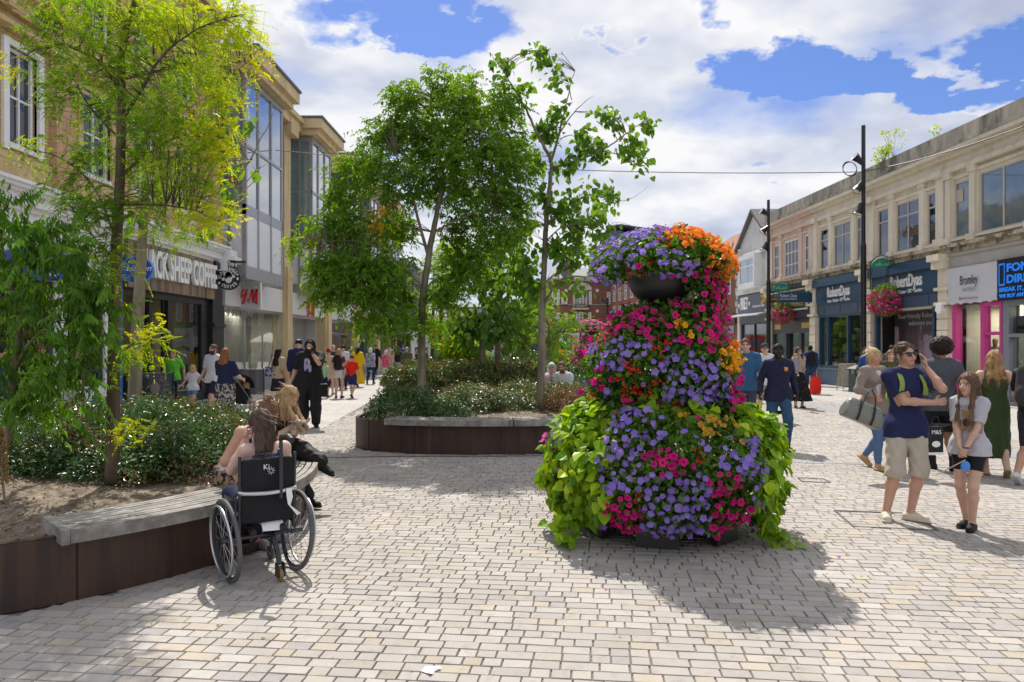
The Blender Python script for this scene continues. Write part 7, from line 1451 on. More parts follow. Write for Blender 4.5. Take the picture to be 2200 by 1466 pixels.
def person(label,loc,head,H=1.75,skin=(.60,.40,.30),hair=('short',(.10,.06,.035)),top=None,bot=None,shoe=(.05,.05,.05),pose='stand',b=1.0,sex='m',h=None,hs=1.0,yaw=0,pitch=0,group=None,beard=None,extra=None,brow=None,bare=False,**over):
 ps=dict(POSES[pose]);ps.update(over);Zc=loc[1]
 h=h or(.0085 if Zc<8.6 else.0115 if Zc<13 else.015 if Zc<19 else.021 if Zc<28 else.03)
 near=h<.012;sc=H/1.75;fem=sex=='f'
 root=thing('person',label,'person',loc,R(head),group)
 X_,Y_,Z_=V3(1,0,0),V3(0,1,0),V3(0,0,1)
 Rt=rotm(ps.get('lean',0),ps.get('side',0),ps.get('twist',0));Rp=rotm(0,0,ps.get('ptw',0))
 pel=V3(0,0,.96)+V3(*ps.get('pel',(0,0,0)));u=Rt@Z_;r=Rt@X_;f=Rt@-Y_
 waist=pel+u*.15;chest=pel+u*.35;nb=pel+u*.525;sw=(.158 if fem else.178)*(.5+.5*b)*(1 if H>1.45 else.93)
 sh={1:pel+u*.465+r*sw,-1:pel+u*.465-r*sw};hip={q:pel+(Rp@X_)*q*.092-Z_*.04 for q in(1,-1)}
 Rh=rotm(0,0,yaw)@rotm(pitch+ps.get('lean',0)*.5,0,0)@rotm(0,ps.get('tilt',0),0);hu,hf,hr=Rh@Z_,Rh@-Y_,Rh@X_;hc=nb+(hu*.7+u*.3)*.145+hf*.018
 J={}
 for q,nm in((1,'l'),(-1,'r')):
  wr=V3(*ps['h'+nm]);el_,wr=ik(sh[q],wr,.285,.255,ps.get('e'+nm,(q*.3,.8,-.55)));kn,an=ik(hip[q],V3(*ps['f'+nm]),.43,.43,ps.get('k'+nm,(q*.12,-1,.05)))
  hd=ps.get('d'+nm);hd=nrm(V3(*hd))if hd is not None else nrm(wr-el_);J[q]=(el_,wr,kn,an,hd)
 allp=[hc+hu*.2,hc-hu*.1,*[x for q in(1,-1)for x in(*J[q][:4],J[q][1]+J[q][4]*.16,sh[q])],pel,pel-Z_*.12,V3(*ps['fl'])-(0,.18,.08),V3(*ps['fr'])-(0,.18,.08)]
 F_=(f,.66);hb=(.5+.5*b)
 toed={}
 for q,nm in((1,'l'),(-1,'r')):
  ty=ps.get('y'+nm,q*12);tp=ps.get('t'+nm,0);toed[q]=rotm(0,0,ty)@rotm(tp,0,0)@-Y_
 def torso(S,o=0.0,k=.05,disp=None,lo=-.06,ho=0.0):
  S.cone(pel+u*lo,pel+u*.02,(.150 if fem else.142)*b+o+ho*1.3,(.155 if fem else.146)*b+o+ho,k,F_,disp=disp);S.cone(pel+u*.02,waist,(.150 if fem else.146)*b+o,(.118 if fem else.136)*b+o,k,F_,disp=disp)
  S.cone(waist,chest,(.118 if fem else.136)*b+o,(.140 if fem else.165)*hb+o,k,F_,disp=disp);S.cone(chest,pel+u*.43,(.140 if fem else.165)*hb+o,(.115 if fem else.135)*hb+o,k,F_,disp=disp)
  S.cone(sh[1]-r*.03,sh[-1]+r*.03,.050*hb+o,.050*hb+o,.06,disp=disp);S.cone(pel+u*.44,nb,.085+o,.055+o*.7,.04,(f,.8),disp=disp)
  if b>1.15:S.ell(waist+f*.05-u*.02,V3(.14,.11,.14)*b*.95+o,Rt,.05,disp=disp)
  if fem and H>1.45:
   for q in(1,-1):S.ell(chest+u*.0+r*q*.066+f*.085,V3(.062,.058,.06)+o,Rt,.04)
   for q in(1,-1):S.ell(pel-f*.055+r*q*.06-u*.04,V3(.08,.075,.085)+o,None,.04)
 def legs(S,o=0.0,o2=None,k=.03,frac=1.0,disp=None):
  o2=o if o2 is None else o2
  for q in(1,-1):
   el_,wr,kn,an,hd=J[q];t1=min(frac*2,1);S.cone(hip[q],hip[q]+(kn-hip[q])*t1,.088*hb+o,(.088+(.057-.088)*t1)*hb+(o+o2)/2,k,disp=disp)
   if frac>.5:
    t2=(frac-.5)*2;cm=kn+(an-kn)*min(.32,t2);cb=-Y_*-.012
    S.cone(kn,cm+cb,.055*hb+(o+o2)/2,.056*hb+o2,k,disp=disp)
    if t2>.32:e_=kn+(an-kn)*t2;S.cone(cm+cb,e_,.056*hb+o2,(.056+(.036-.056)*(t2-.32)/.68)*hb+o2,k,disp=disp)
 S=Sdf(allp,.17,h);torso(S,0);legs(S,0)
 for q,nm in((1,'l'),(-1,'r')):
  el_,wr,kn,an,hd=J[q];S.ell(sh[q],V3(.056,.056,.056)*hb,None,.03);S.cone(sh[q],el_,.049*hb,.039*hb,.025);S.cone(el_,el_+(wr-el_)*.35,.039*hb,.040*hb,.02);S.cone(el_+(wr-el_)*.35,wr,.040*hb,.026,.02)
  t_=toed[q];S.cone(an,an+t_*.03-Z_*.03,.037,.036,.02);S.cone(an-Z_*.045-t_*.035,an-Z_*.052+t_*.13,.032,.024,.02)
  pn=V3(*ps['n'+nm])if('n'+nm)in ps else V3(-q,0,0);pn=nrm(pn-hd*(pn@hd));sd=np.cross(hd,pn)*(1 if True else 1)
  if sd@(-Y_)<0 and('n'+nm)not in ps:sd=-sd
  if('s'+nm)in ps:sd=sd*ps['s'+nm]
  cu=ps.get('c'+nm,.5);S.cone(wr,wr+hd*.07,.026,.036,.015,(pn,.50))
  if near:
   for i_,(ly,ln)in enumerate(((.028,.068),(.0095,.076),(-.0095,.071),(-.027,.056))):
    a0=wr+hd*.075+sd*ly;d1=nrm(hd+pn*cu*.6+sd*ly*2);d2=nrm(hd*(1-cu)+pn*cu*1.6);a1=a0+d1*ln*.5;a2=a1+d2*ln*.5;S.cone(a0-hd*.02,a1,.0098,.0092,.004);S.cone(a1,a2,.0092,.0078,.003)
   a0=wr+hd*.022+sd*.022;a1=a0+nrm(hd*.6+sd*.9+pn*.3)*.038;a2=a1+nrm(hd*.9+sd*.25+pn*(.2+cu*.6))*.034;S.cone(a0,a1,.014,.011,.008);S.cone(a1,a2,.011,.009,.004)
  else:S.cone(wr+hd*.07,wr+hd*.12+pn*cu*.03,.034,.022,.012,(pn,.5));S.cone(wr+hd*.03+sd*.02,wr+hd*.075+sd*.045,.013,.011,.01)
 S.cone(nb-u*.04,hc-hu*.05-hf*.02,.056*hb,.052*hb,.025)
 S.ell(hc+hu*.028-hf*.012,V3(.075,.094,.092)*hs,Rh,.02);S.ell(hc-hu*.035+hf*.022,V3(.058,.066,.078)*hs,Rh,.03);S.cone(hc-hu*.088*hs+hf*.055*hs,hc-hu*.075*hs+hf*.045*hs,.023,.03,.025)
 if h<.022:
  S.cone(hc+hu*.008+hf*.082*hs,hc-hu*.024+hf*.106*hs,.009,.0125,.012);S.cone(hc+hu*.022+hf*.078-hr*.03,hc+hu*.022+hf*.078+hr*.03,.011,.011,.014)
  for q in(1,-1):S.ell(hc+hf*.088+hr*q*.031+hu*.002,V3(.015,.012,.010),Rh,.010,'s');S.ell(hc+hf*.074+hr*q*.031+hu*.002,V3(.014,.013,.010),Rh,.006);S.ell(hc+hr*q*.077*hs-hf*.008-hu*.006,V3(.012,.018,.031),Rh,.006);S.ell(hc+hf*.062+hr*q*.036-hu*.035,V3(.024,.022,.022),Rh,.02)
  S.cone(hc-hu*.050+hf*.088-hr*.018,hc-hu*.050+hf*.088+hr*.018,.0085,.0085,.008);S.cone(hc-hu*.060+hf*.084-hr*.014,hc-hu*.060+hf*.084+hr*.014,.0085,.0085,.008)
 V,Q=S.mesh();C=np.tile(np.array(skin),(len(V),1));L=(V-hc)@np.stack([hr,hf,hu],1)/hs;C*=1+.03*np.sin(V[:,2:3]*40)
 face=(L[:,1]>.03)&(np.abs(L[:,2])<.13)
 if h<.022:
  for q in(1,-1):
   m=face&(((L[:,0]-q*.031)/.016)**2+((L[:,2]-.001)/.0085)**2<1);C[m]=(.10,.07,.06)if not near else(.5,.47,.45);m=face&(((L[:,0]-q*.030)/.0075)**2+((L[:,2]-.001)/.0085)**2<1);C[m]=(.03,.02,.02)
   m=face&(np.abs(L[:,0]-q*.031)<.02)&(np.abs(L[:,2]-.0215)<.0055);C[m]=np.array(brow or hair[1])*.8
  m=face&(np.abs(L[:,0])<.023)&(np.abs(L[:,2]+.055)<.0085)&(L[:,1]>.07);C[m]=np.array(skin)*(.92,.55,.52);m=face&(np.abs(np.abs(L[:,0])-.04)<.018)&(np.abs(L[:,2]+.03)<.018);C[m]*=(1.04,.9,.88)
 if beard is not None:m=(L[:,1]>-.005)&(L[:,2]<-.035+.9*np.maximum(0,np.abs(L[:,0])-.04))&(L[:,2]>-.13)&~((np.abs(L[:,0])<.02)&(np.abs(L[:,2]+.055)<.008));C[m]=np.array(beard)*(1+rng.normal(0,.1,(m.sum(),1)))
 lowz=V[:,2]<(ps['fl'][2]if not bare else-1);sv=sc
 body=mesh_np('body',V*sv,Q,mats=SKIN,parent=root,smooth=True,colv=np.clip(C,0,1),world=False)
 fold=lambda p:.0032*np.sin(p[...,2]*21+p[...,0]*37+np.sin(p[...,1]*23+p[...,2]*9)*2)+.0022*np.sin(p[...,2]*53-p[...,0]*61+np.sin(p[...,0]*19)*2)
 fold2=lambda p:.0030*np.sin(p[...,2]*23+np.sin(p[...,0]*31+p[...,2]*7)*2.5+p[...,1]*38)+.0022*np.sin(p[...,2]*37+p[...,0]*67-p[...,1]*40)
 def lclip(S,pt,nv):
  p=S._pts((slice(None),)*3)-np.asarray(pt,np.float32);d=p@nv.astype(np.float32);rad=np.linalg.norm(p-d[...,None]*nv.astype(np.float32),axis=-1);S.f=np.where((rad<.265*b+.01)&(np.abs(d)<.16),np.maximum(S.f,d),S.f)
 def emit(Sx,nm,m,colf=None):V,Q=Sx.mesh();return mesh_np(nm,V*sv,Q,mats=m,parent=root,smooth=True,world=False)if len(Q)else None
 if bot:
  kd=bot.get('kind','trousers');m=bot.get('m')or fab(bot['c']);lo=bot.get('loose',.012)
  if kd in('trousers','shorts'):
   fr=bot.get('frac',.96 if kd=='trousers' else.5);S=Sdf(allp,.2,h);S.cone(pel-u*.05,pel+u*.06,(.155 if fem else.15)*b+lo,(.145 if fem else.146)*b+lo*.7,.05,F_)
   if fem:
    for q in(1,-1):S.ell(pel-f*.055+r*q*.06-u*.04,V3(.08,.075,.085)+lo,None,.04)
   legs(S,lo,bot.get('flare',lo*1.3),.035,fr,fold2);lclip(S,pel+u*.075,u)
   if kd=='shorts':
    for q in(1,-1):
     e1=hip[q]+(J[q][2]-hip[q])*min(fr*2,1);d_=nrm(J[q][2]-hip[q])
     if fr>.5:d_=nrm(J[q][3]-J[q][2]);e1=J[q][2]+(J[q][3]-J[q][2])*(fr-.5)*2
     p=S._pts((slice(None),)*3)-e1 .astype(np.float32);dd=p@d_.astype(np.float32);rad=np.linalg.norm(p-dd[...,None]*d_.astype(np.float32),axis=-1);S.f=np.where((rad<.15)&(dd>-.03)&(dd<.14),np.maximum(S.f,dd),S.f)
   emit(S,kd,m)
  else:
   hem=bot['hem'];w0=pel+u*.10;w1=V3(pel[0],pel[1],hem)+V3(*bot.get('sw',(0,0,0)));S=Sdf(allp+[w1-.3,w1+.3],.1,h);fl=bot.get('wide',.26)
   dsp=lambda p:.010*np.sin(np.arctan2(p[...,1]-pel[1],p[...,0]-pel[0])*9+p[...,2]*3)*np.clip((w0[2]-p[...,2])*2.2,0,1)+.004*np.sin(p[...,2]*30+p[...,0]*30)
   S.cone(pel-u*.05,w0,.158*b+lo,.125*b+lo,.05,F_);S.cone(pel-Z_*.02,w1-Z_*.1,.16*b+lo,fl,.04,(Y_,.8),disp=dsp);S.clip(w1,-Z_);emit(S,kd,m)
 if top:
  lo=top.get('loose',.014);m=top.get('m')or fab(top['c']);S=Sdf(allp,.2,h);torso(S,lo,.05,fold,lo=top.get('hem',-.06)-.04,ho=.022 if(bot and top.get('hem',-.06)<-.08)else 0.0);sl_=top.get('sleeve',.8)
  if sl_>0:
   for q in(1,-1):
    el_,wr=J[q][:2];t1=min(sl_,1);e1=sh[q]+(el_-sh[q])*t1;so=lo*.6+top.get('so',.006);S.cone(sh[q],e1,.054*hb+so,(.054-.013*t1)*hb+so,.03,disp=fold)
    if sl_>1:e2=el_+(wr-el_)*min(sl_-1,1);S.cone(el_,e2,.042*hb+so,.030+so,.02,disp=fold2)
   if sl_<=1:
    for q in(1,-1):
     el_=J[q][0];c_=sh[q]+(el_-sh[q])*sl_;d_=nrm(el_-sh[q]);p=S._pts((slice(None),)*3);dd=(p-c_.astype(np.float32))@d_.astype(np.float32);rad=np.linalg.norm(p-c_.astype(np.float32)-dd[...,None]*d_.astype(np.float32),axis=-1);S.f=np.where((rad<.085)&(dd>-.02)&(dd<.10),np.maximum(S.f,dd),S.f)
  else:
   for q in(1,-1):S.ell(sh[q]+r*q*.022,V3(.075,.1,.095),Rt,.01,'s')
  if bot and top.get('hem',-.06)<-.08:
   for q in(1,-1):S.cone(hip[q]+Z_*.02,hip[q]-Z_*.07,.088*hb+lo+.022,.088*hb+lo+.028,.03,disp=fold)
  lclip(S,pel+u*(top.get('hem',-.06)-.02),-u)
  nk=top.get('neck',.03);S.ell(nb+u*.055+f*.02,V3(.085,.085,.05+nk),Rt,.01,'s')
  if top.get('low'):S.clip(pel+u*top['low'],u)
  if top.get('hood'):S.cone(nb-f*.05-r*.05,nb-f*.05+r*.05,.05,.05,.03);S.cone(nb-f*.06,nb-f*.03-u*.08,.07,.05,.03,(f,.6))
  if top.get('collar'):
   for q in(1,-1):S.cone(nb+r*q*.055-u*.01,nb+r*q*.025+f*.075-u*.055,.02,.022,.008,(f,.5))
  emit(S,top.get('nm','top'),m)
  if top.get('straps'):
   for q in(1,-1):S=Sdf([sh[q],chest],.15,h*.7);a=pel+u*top['low'];S.cone(a+r*q*.09+f*.09,pel+u*.485+r*q*.085,.012,.012,.01);S.cone(pel+u*.485+r*q*.085,a+r*q*.09-f*.11,.012,.012,.01);emit(S,'strap',m)
 if shoe is not None:
  for q in(1,-1):
   an=J[q][3];t_=toed[q];S=Sdf([an-t_*.1,an+t_*.2,an-Z_*.08],.09,min(h,.014));n_=np.cross(t_,Z_)
   sdl=over.get('sandal');zt=nrm(np.cross(n_,t_));zt=zt if zt[2]>0 else-zt
   if not sdl:S.cone(an-zt*.040-t_*.035,an-zt*.046+t_*.135,.046,.040,.02,(zt,.85));S.cone(an-zt*.03,an-zt*.035+t_*.06,.048,.040,.02)
   if not sdl and over.get('boot'):S.cone(an-zt*.03,an+zt*over['boot'],.05,.048,.02)
   S.cone(an-zt*.066-t_*.045,an-zt*.066+t_*.145,.046,.045,.01,(zt,.35))
   if sdl:S.cone(an-zt*.03+t_*.09-n_*.03,an-zt*.03+t_*.09+n_*.03,.02,.02,.01,(t_,1));
   S.clip(an-zt*.079,-zt);emit(S,'shoe',shoe if not isinstance(shoe,tuple)else fab(shoe,.5))
 st,hc_=hair[0],hair[1];hmat=mat_attr('hair',.6,.22,.16,110)
 if st!='bald':
  S=Sdf([hc+hu*.2,hc-hu*.62,hc-hf*.3,hc+hf*.2,hc+hr*.25,hc-hr*.25],.06,min(h,.014))
  strand=lambda p:.0035*np.sin(p[...,0]*160+p[...,1]*120+np.sin(p[...,2]*14)*2)+.003*np.sin(p[...,0]*70-p[...,1]*90+p[...,2]*12)
  cap=V3(.084,.101,.098)*hs;cc=hc+hu*.036-hf*.016
  if st=='afro':S.ell(hc+hu*.062-hf*.02,V3(.150,.140,.135),Rh,.01,disp=lambda p:.012*np.sin(p[...,0]*90)*np.sin(p[...,1]*80)*np.sin(p[...,2]*85));cut=None
  else:S.ell(cc,cap*(1.02 if st in('long','bob','wavy')else 1.0)*(1.0 if st!='buzz' else.975),Rh,.01,disp=strand)
  ln=hair[2]if len(hair)>2 else.3
  S.ell(hc-hu*.035+hf*.088,V3(.064,.085,.100)*hs,Rh,.008,'s')
  if st in('short','buzz','bun','thin','afro'):S.clip(hc-hu*((.055 if fem else.030)if st!='afro' else.06),-(hu*.9+hf*.35)if st!='afro' else-(hu*.95-hf*.1))
  if st=='thin':S.ell(hc+hu*.12-hf*.03,V3(.05,.06,.035),Rh,.01,'s')
  if st=='bun':S.ell(hc+hu*.115-hf*.075,V3(.04,.04,.04),Rh,.015,disp=strand)
  if st in('long','bob','wavy'):
   wob=(lambda p:strand(p)+.012*np.sin(p[...,2]*38+p[...,0]*20))if st=='wavy' else strand
   back=-hf*.055;drop=-Z_*.85-(u if ps.get('hang')is None else V3(*ps['hang']))*.15 if ps.get('hang')is None else V3(*ps['hang'])
   for q in(-1,0,1):
    a=hc+hr*q*.052*hs+back*(1 if q==0 else.75);S.cone(a,a+nrm(drop)*ln*(1 if q==0 else.97)+hr*q*.03-f*min(.09,ln*.28),.062 if q==0 else.048,.045 if q==0 else.032,.03,disp=wob)
   if hair[3]if len(hair)>3 else False:
    for q in(-1,1):a=hc+hr*q*.074+hf*.01;S.cone(a,a+nrm(drop)*.14+hf*.02,.024,.026,.02,disp=wob);S.cone(a+nrm(drop)*.14+hf*.02,a+nrm(drop)*ln*.95+f*.13,.026,.022,.02,disp=wob)
   S.ell(hc-hu*.045+hf*.10,V3(.056,.09,.100)*hs,Rh,.008,'s')
  V,Q=S.mesh()
  if len(Q):
   C=np.tile(np.array(hc_),(len(V),1));C*=(1+.22*np.sin(V[:,0]*210+V[:,1]*170)[:,None]+.12*np.sin(V[:,0]*90+V[:,2]*9)[:,None]);C*=1+.25*np.clip((hc[2]-V[:,2:3])*1.5,-.1,1)
   hob=mesh_np('hair',V*sv,Q,mats=hmat,parent=root,smooth=True,colv=np.clip(C,0,1),world=False)
   if near and st!='afro':
    g=rng;N=520 if st in('long','wavy','bob')else 260;i=g.integers(0,len(V),N);a=V[i];oc=nrm(a-cc);dn=nrm(np.where((a[:,2:3]>hc[2]+.03),oc*.5-hu*.6-hf*.4,-Z_+oc*.12));l=g.uniform(.05,.14 if ln<.35 else.20,(N,1))*(1 if st!='short' else.16);w_=nrm(np.cross(dn,oc))*.0016
    p0=a+oc*.002;p1=a+dn*l*.5+oc*.010;p2=a+dn*l+oc*g.uniform(-.004,.016,(N,1))+g.normal(0,.006,(N,3))
    VV=np.stack([p0-w_,p0+w_,p1+w_,p1-w_,p2],1);o=np.arange(N)[:,None]*5;cs=np.repeat(np.array([hc_])*g.uniform(.6,1.7,(N,1)),5,0);mesh_np('hair_strands',VV.reshape(-1,3)*sv,o+np.array([[0,1,2,3]]),o+np.array([[3,2,4]]),mats=hmat,parent=hob,colv=np.clip(cs,0,1),world=False)
 info=dict(root=root,sv=sv,hc=hc,hf=hf,hu=hu,hr=hr,J=J,pel=pel,u=u,r=r,f=f,nb=nb,chest=chest,sh=sh,waist=waist)
 Mw=Matrix.Translation(loc)@Matrix.Rotation(R(head),4,'Z')@Matrix.Scale(sv,4);info['W']=lambda p:Mw@Vector(p);info['Mw']=Mw
 if extra:
  for e in extra.split():
   if e=='shades':
    mb=MB()
    for q in(1,-1):
     c=hc+hf*.100+hr*q*.032+hu*.004;mb.raw([c+hr*a_+hu*b_+hf*z_-hf*abs(a_*q+.0)*.2 for z_ in(0,.006)for a_,b_ in((-.027,.017),(.027,.017),(.026,-.01),(.012,-.021),(-.014,-.021),(-.026,-.008))],[(0,1,2,3,4,5),tuple(range(6,12))]+[(k,(k+1)%6,6+(k+1)%6,6+k)for k in range(6)]);mb.tube([c+hr*q*.025+hu*.01,hc+hr*q*.082+hu*.012+hf*.05,hc+hr*q*.082+hf*-.01],.0035,4)
    mb.v=[tuple(np.array(v)*sv)for v in mb.v];mb.build('sunglasses',mat('dark_lens',(.012,.01,.01),.12),root,world=False)
   if e=='phones':
    mb=MB();arc=[hc+hr*.100*math.cos(t)+hu*(.02+.115*math.sin(t))for t in np.linspace(0,math.pi,14)];mb.tube(arc,.012,8)
    for q in(1,-1):mb.ell(tuple(hc+hr*q*.096-hu*.005),(.022,.034,.042))
    mb.v=[tuple(np.array(v)*sv)for v in mb.v];mb.build('headphones',mat('dark_lens',(),0),root,world=False)
   if e=='cap':
    S=Sdf([hc+hu*.2,hc-hf*.15,hc+hf*.2],.12,min(h,.014));S.ell(hc+hu*.045-hf*.012,V3(.088,.105,.10),Rh,.01);S.clip(hc+hu*.035,-hu);S.cone(hc+hu*.045+hf*.08,hc+hu*.035+hf*.15,.05,.045,.01,(hu,.2));emit(S,'cap',fab((.05,.05,.06)))
   if e=='watch':w=J[1][1];mb=MB();mb.ell(tuple(w*sv),(.034,.034,.016));mb.build('watch',M_black,root,world=False)
   if e=='glasses':
    mb=MB()
    for q in(1,-1):c=hc+hf*.098+hr*q*.032;mb.torus(tuple(c),.020,.0028,M_=Matrix([list(hf),list(hr),list(hu)]).transposed(),n=14,m=4);mb.tube([c+hr*q*.02,hc+hr*q*.08+hf*.05+hu*.005,hc+hr*q*.08-hf*.01],.003,4)
    mb.v=[tuple(np.array(v)*sv)for v in mb.v];mb.build('glasses',mat('magenta_frame',(.35,.03,.30),.3),root,world=False)
 return info
def bag(name,label,cat,M_,shapes,mats,group=None,parts=()):
 """a soft box-like thing: shapes in the local frame of M_"""
 t=thing(name,label,cat,M_.translation,group=group);mb=MB(lambda a,b,c:M_@Vector((a,b,c)));shapes(mb);mb.build('body',mats,t,smooth=False,bevel=.012)
 for nm,fn,m in parts:mb=MB(lambda a,b,c:M_@Vector((a,b,c)));fn(mb);mb.build(nm,m,t)
 return t
def gp(px,py):return tuple(G(px,py))
def at(px,Z):return((px-CX)/F*Z,Z,0.0)
NAVY=(.018,.022,.06);BLK=(.012,.012,.014);WHT=(.62,.61,.64);DEN=(.06,.12,.22);FAIR=(.60,.37,.27);TAN=(.50,.28,.18);DARK=(.035,.018,.012)
BLOND=(.42,.27,.13);BRN=(.10,.055,.03);BLKH=(.012,.010,.009);GREY=(.42,.41,.40)
def local_bag(p,pos,size,col,name,label,cat,straps=None,m=None):
 W_=p['W'];M_=p['Mw'].copy();c=W_(pos);M_=Matrix.Translation(c)@Matrix.Rotation(p['root'].rotation_euler.z,4,'Z')
 def sh(mb):mb.box(-size[0]/2,size[0]/2,-size[1]/2,size[1]/2,-size[2]/2,size[2]/2)
 parts=[]
 if straps:parts=[('strap',(lambda mb,a=a:mb.tube([Vector(x)for x in a],.012,5)),M_black)for a in straps]
 return bag(name,label,cat,M_,sh,m or fab(col,.7),parts=parts)
m_kh=fab((.50,.44,.36),var=.08)
A=person('man in navy polo and beige shorts talking on a phone, arm crossed, sunglasses on',gp(1928,1117),3,1.75,(.56,.32,.235),('short',(.085,.055,.035)),dict(c=(.022,.028,.085),sleeve=.72,collar=1,neck=.0,hem=-.12,loose=.016,so=.014,nm='polo_shirt'),dict(kind='shorts',m=m_kh,frac=.56,loose=.022,flare=.036),fab((.62,.56,.44),.7),pose='stand',pel=(.085,0,-.005),fl=(.115,-.03,.08),fr=(-.10,.02,.08),yl=38,yr=-28,hl=(.225,-.11,1.50),el=(.35,-.55,-1),dl=(-.15,.1,1),nl=(-.8,.3,0),cl=.35,hr=(.235,-.215,1.17),er=(-.6,-.1,-1),dr=(1,-.15,.12),nr=(0,.9,-.1),yaw=8,pitch=-4,tilt=-7,extra='shades',b=.94,h=.0078)
ph=thing('mobile_phone','dark mobile phone held to the ear of the man in the navy polo','phone',A['W'](A['hc']+A['hr']*.095));mb=MB(lambda a,b,c:A['Mw']@Vector(tuple(A['hc']+A['hr']*(.098+a)+A['hf']*(.03+b)+A['hu']*(-.035+c))));mb.box(-.005,.005,-.032,.032,-.07,.07);mb.build('case',mat('dark_lens',(),0),ph)
def pack(p,col,label,side,strapcol=None,big=1.0):
 M_=p['Mw']@Matrix.Translation(tuple(p['chest']-p['f']*.19*big));t=thing('backpack',label,'backpack',M_.translation);c=fab(col,.7);S=Sdf([V3(-.2,-.15,-.3),V3(.2,.15,.3)],.05,.012 if p['root'].location.y<9 else.02)
 S.cone(V3(0,0,-.16*big),V3(0,0,.14*big),.14*big,.115*big,.03,(V3(0,1,0),.55));S.ell(V3(0,.05,-.1),V3(.09,.05,.09),None,.02);V,Q=S.mesh();V=np.array([tuple(M_@Vector(v))for v in V]);mesh_np('pack',V,Q,mats=c,parent=t,smooth=True)
 for q in(1,-1):
  mb=MB(lambda a,b,c_:p['Mw']@Vector((a,b,c_)));n,f,u,r=p['nb'],p['f'],p['u'],p['r'];a=p['chest']-f*.11+r*q*.09+u*.08;pts=[a,p['pel']+u*.50+r*q*.10,p['pel']+u*.49+r*q*.105+f*.06,p['chest']+u*.04+r*q*.115+f*.135,p['chest']-u*.07+r*q*.125+f*.12];sp=smooth_line(pts,4)
  for w in(-.016,-.008,0,.008,.016):mb.tube([x+r*w for x in sp],.009,5)
  mb.build('shoulder_strap',fab(strapcol or col,.7),t)
 return t
pack(A,(.30,.38,.10),'light green backpack worn by the man in the navy polo',0,None,.78)
Gm=fab((.47,.46,.50),var=.06)
B_=person('girl with long brown hair in grey printed t-shirt and black shorts, hands clasped',gp(2083,1136),-52,1.45,(.58,.36,.27),('long',(.13,.075,.04),.40,True),dict(m=Gm,sleeve=.80,loose=.022,hem=-.10,so=.012,nm='t_shirt'),dict(kind='shorts',c=BLK,frac=.30,loose=.010),fab(BLK,.6),sex='f',pose='stand',hs=1.12,b=.88,fl=(.05,-.06,.08),fr=(-.055,.07,.08),yl=10,yr=-6,hl=(.03,-.24,.86),hr=(.0,-.27,.88),dl=(-.3,-.1,-.9),dr=(.25,-.1,-.9),nl=(-.8,.4,0),nr=(.8,.4,0),el=(.7,.5,-.3),er=(-.7,.5,-.3),yaw=-14,pitch=2,h=.0078)
def chest_print(p,dx,dz,shapes,out=.0):
 f,u,r=p['f'],p['u'],p['r'];c=p['chest']+f*(.138+out)+r*dx+u*dz
 for nm,m,fn in shapes:mb=MB(lambda a,b,z:p['Mw']@Vector(tuple(c+r*a+u*b+f*(z-.22*a*a/.1*.25))));fn(mb);mb.build(nm,m,p['root'])
def disc(mb,x,y,rx,ry,z=0.0,n=14):mb.raw([(x+rx*math.cos(6.283*k/n),y+ry*math.sin(6.283*k/n),z)for k in range(n)],[tuple(range(n))])
bear=fab((.30,.19,.09));
chest_print(B_,.02,-.08,[('bear_print',bear,lambda mb:(disc(mb,0,.07,.045,.045),disc(mb,-.035,.11,.018,.018),disc(mb,.035,.11,.018,.018),disc(mb,0,-.02,.05,.06),disc(mb,-.045,-.08,.032,.025,.001),disc(mb,.045,-.08,.032,.025,.001))),('dark_print',fab((.04,.04,.05)),lambda mb:disc(mb,0,-.02,.035,.045,.003))],.012)
text('shirt_lettering','BEST DAY',.05,B_['Mw']@frame_m(B_['chest']+B_['f']*.158+B_['u']*.075,B_['r'],B_['f']),fab((.04,.04,.05)),B_['root'],.001,fit=.18)
mb=MB();w=B_['W'](B_['J'][1][1]);mb.ell(tuple(w),(.028,.028,.010));mb.build('wristband',M_black,B_['root'])
fan=thing('toy_on_stick','small rainbow toy on a wooden stick in the hands of the girl','toy',B_['W']((.02,-.3,.78)));c=B_['W']((.03,-.28,.76));mb=MB();mb.tube([c+Vector((-.22,.02,-.10)),c+Vector((.03,0,.04))],.005,5);mb.build('stick',mat('pale_pine',(),0),fan);mb=MB();mb.ell(tuple(c+Vector((.03,0,-.02))),(.045,.02,.05));mb.build('rainbow_disc',mat('rainbow_print',(.7,.1,.15),.5,col2=(.05,.25,.7),scale=9,thr=(.48,.52)),fan)
C_=person('blonde woman in beige blazer and jeans walking with a coffee cup',gp(1876,1007),18,1.70,(.55,.30,.19),('bun',(.52,.38,.20)),dict(c=(.30,.24,.20),sleeve=1.9,loose=.022,hem=-.13,neck=.05,nm='blazer'),dict(kind='trousers',c=(.10,.18,.34),loose=.010,flare=.008),fab((.45,.30,.10),.5),sex='f',pose='walk2',sandal=1,bare=True,hl=(.03,-.27,1.16),el=(.4,.2,-1),dl=(-.5,-.6,.2),cl=.8,hr=(-.20,-.24,1.08),er=(-.5,.3,-1),dr=(.2,-.4,-.6),fr=(-.06,-.15,.085),fl=(.05,.22,.16),yaw=4)
S=Sdf([C_['chest'],C_['pel']],.2,.012);S.cone(C_['pel']+C_['u']*.0+C_['f']*.06,C_['chest']+C_['u']*.08+C_['f']*.09,.06,.05,.02,(C_['f'],.8));V,Q=S.mesh();mesh_np('white_top',V*C_['sv'],Q,mats=fab(WHT),parent=C_['root'],smooth=True,world=False)
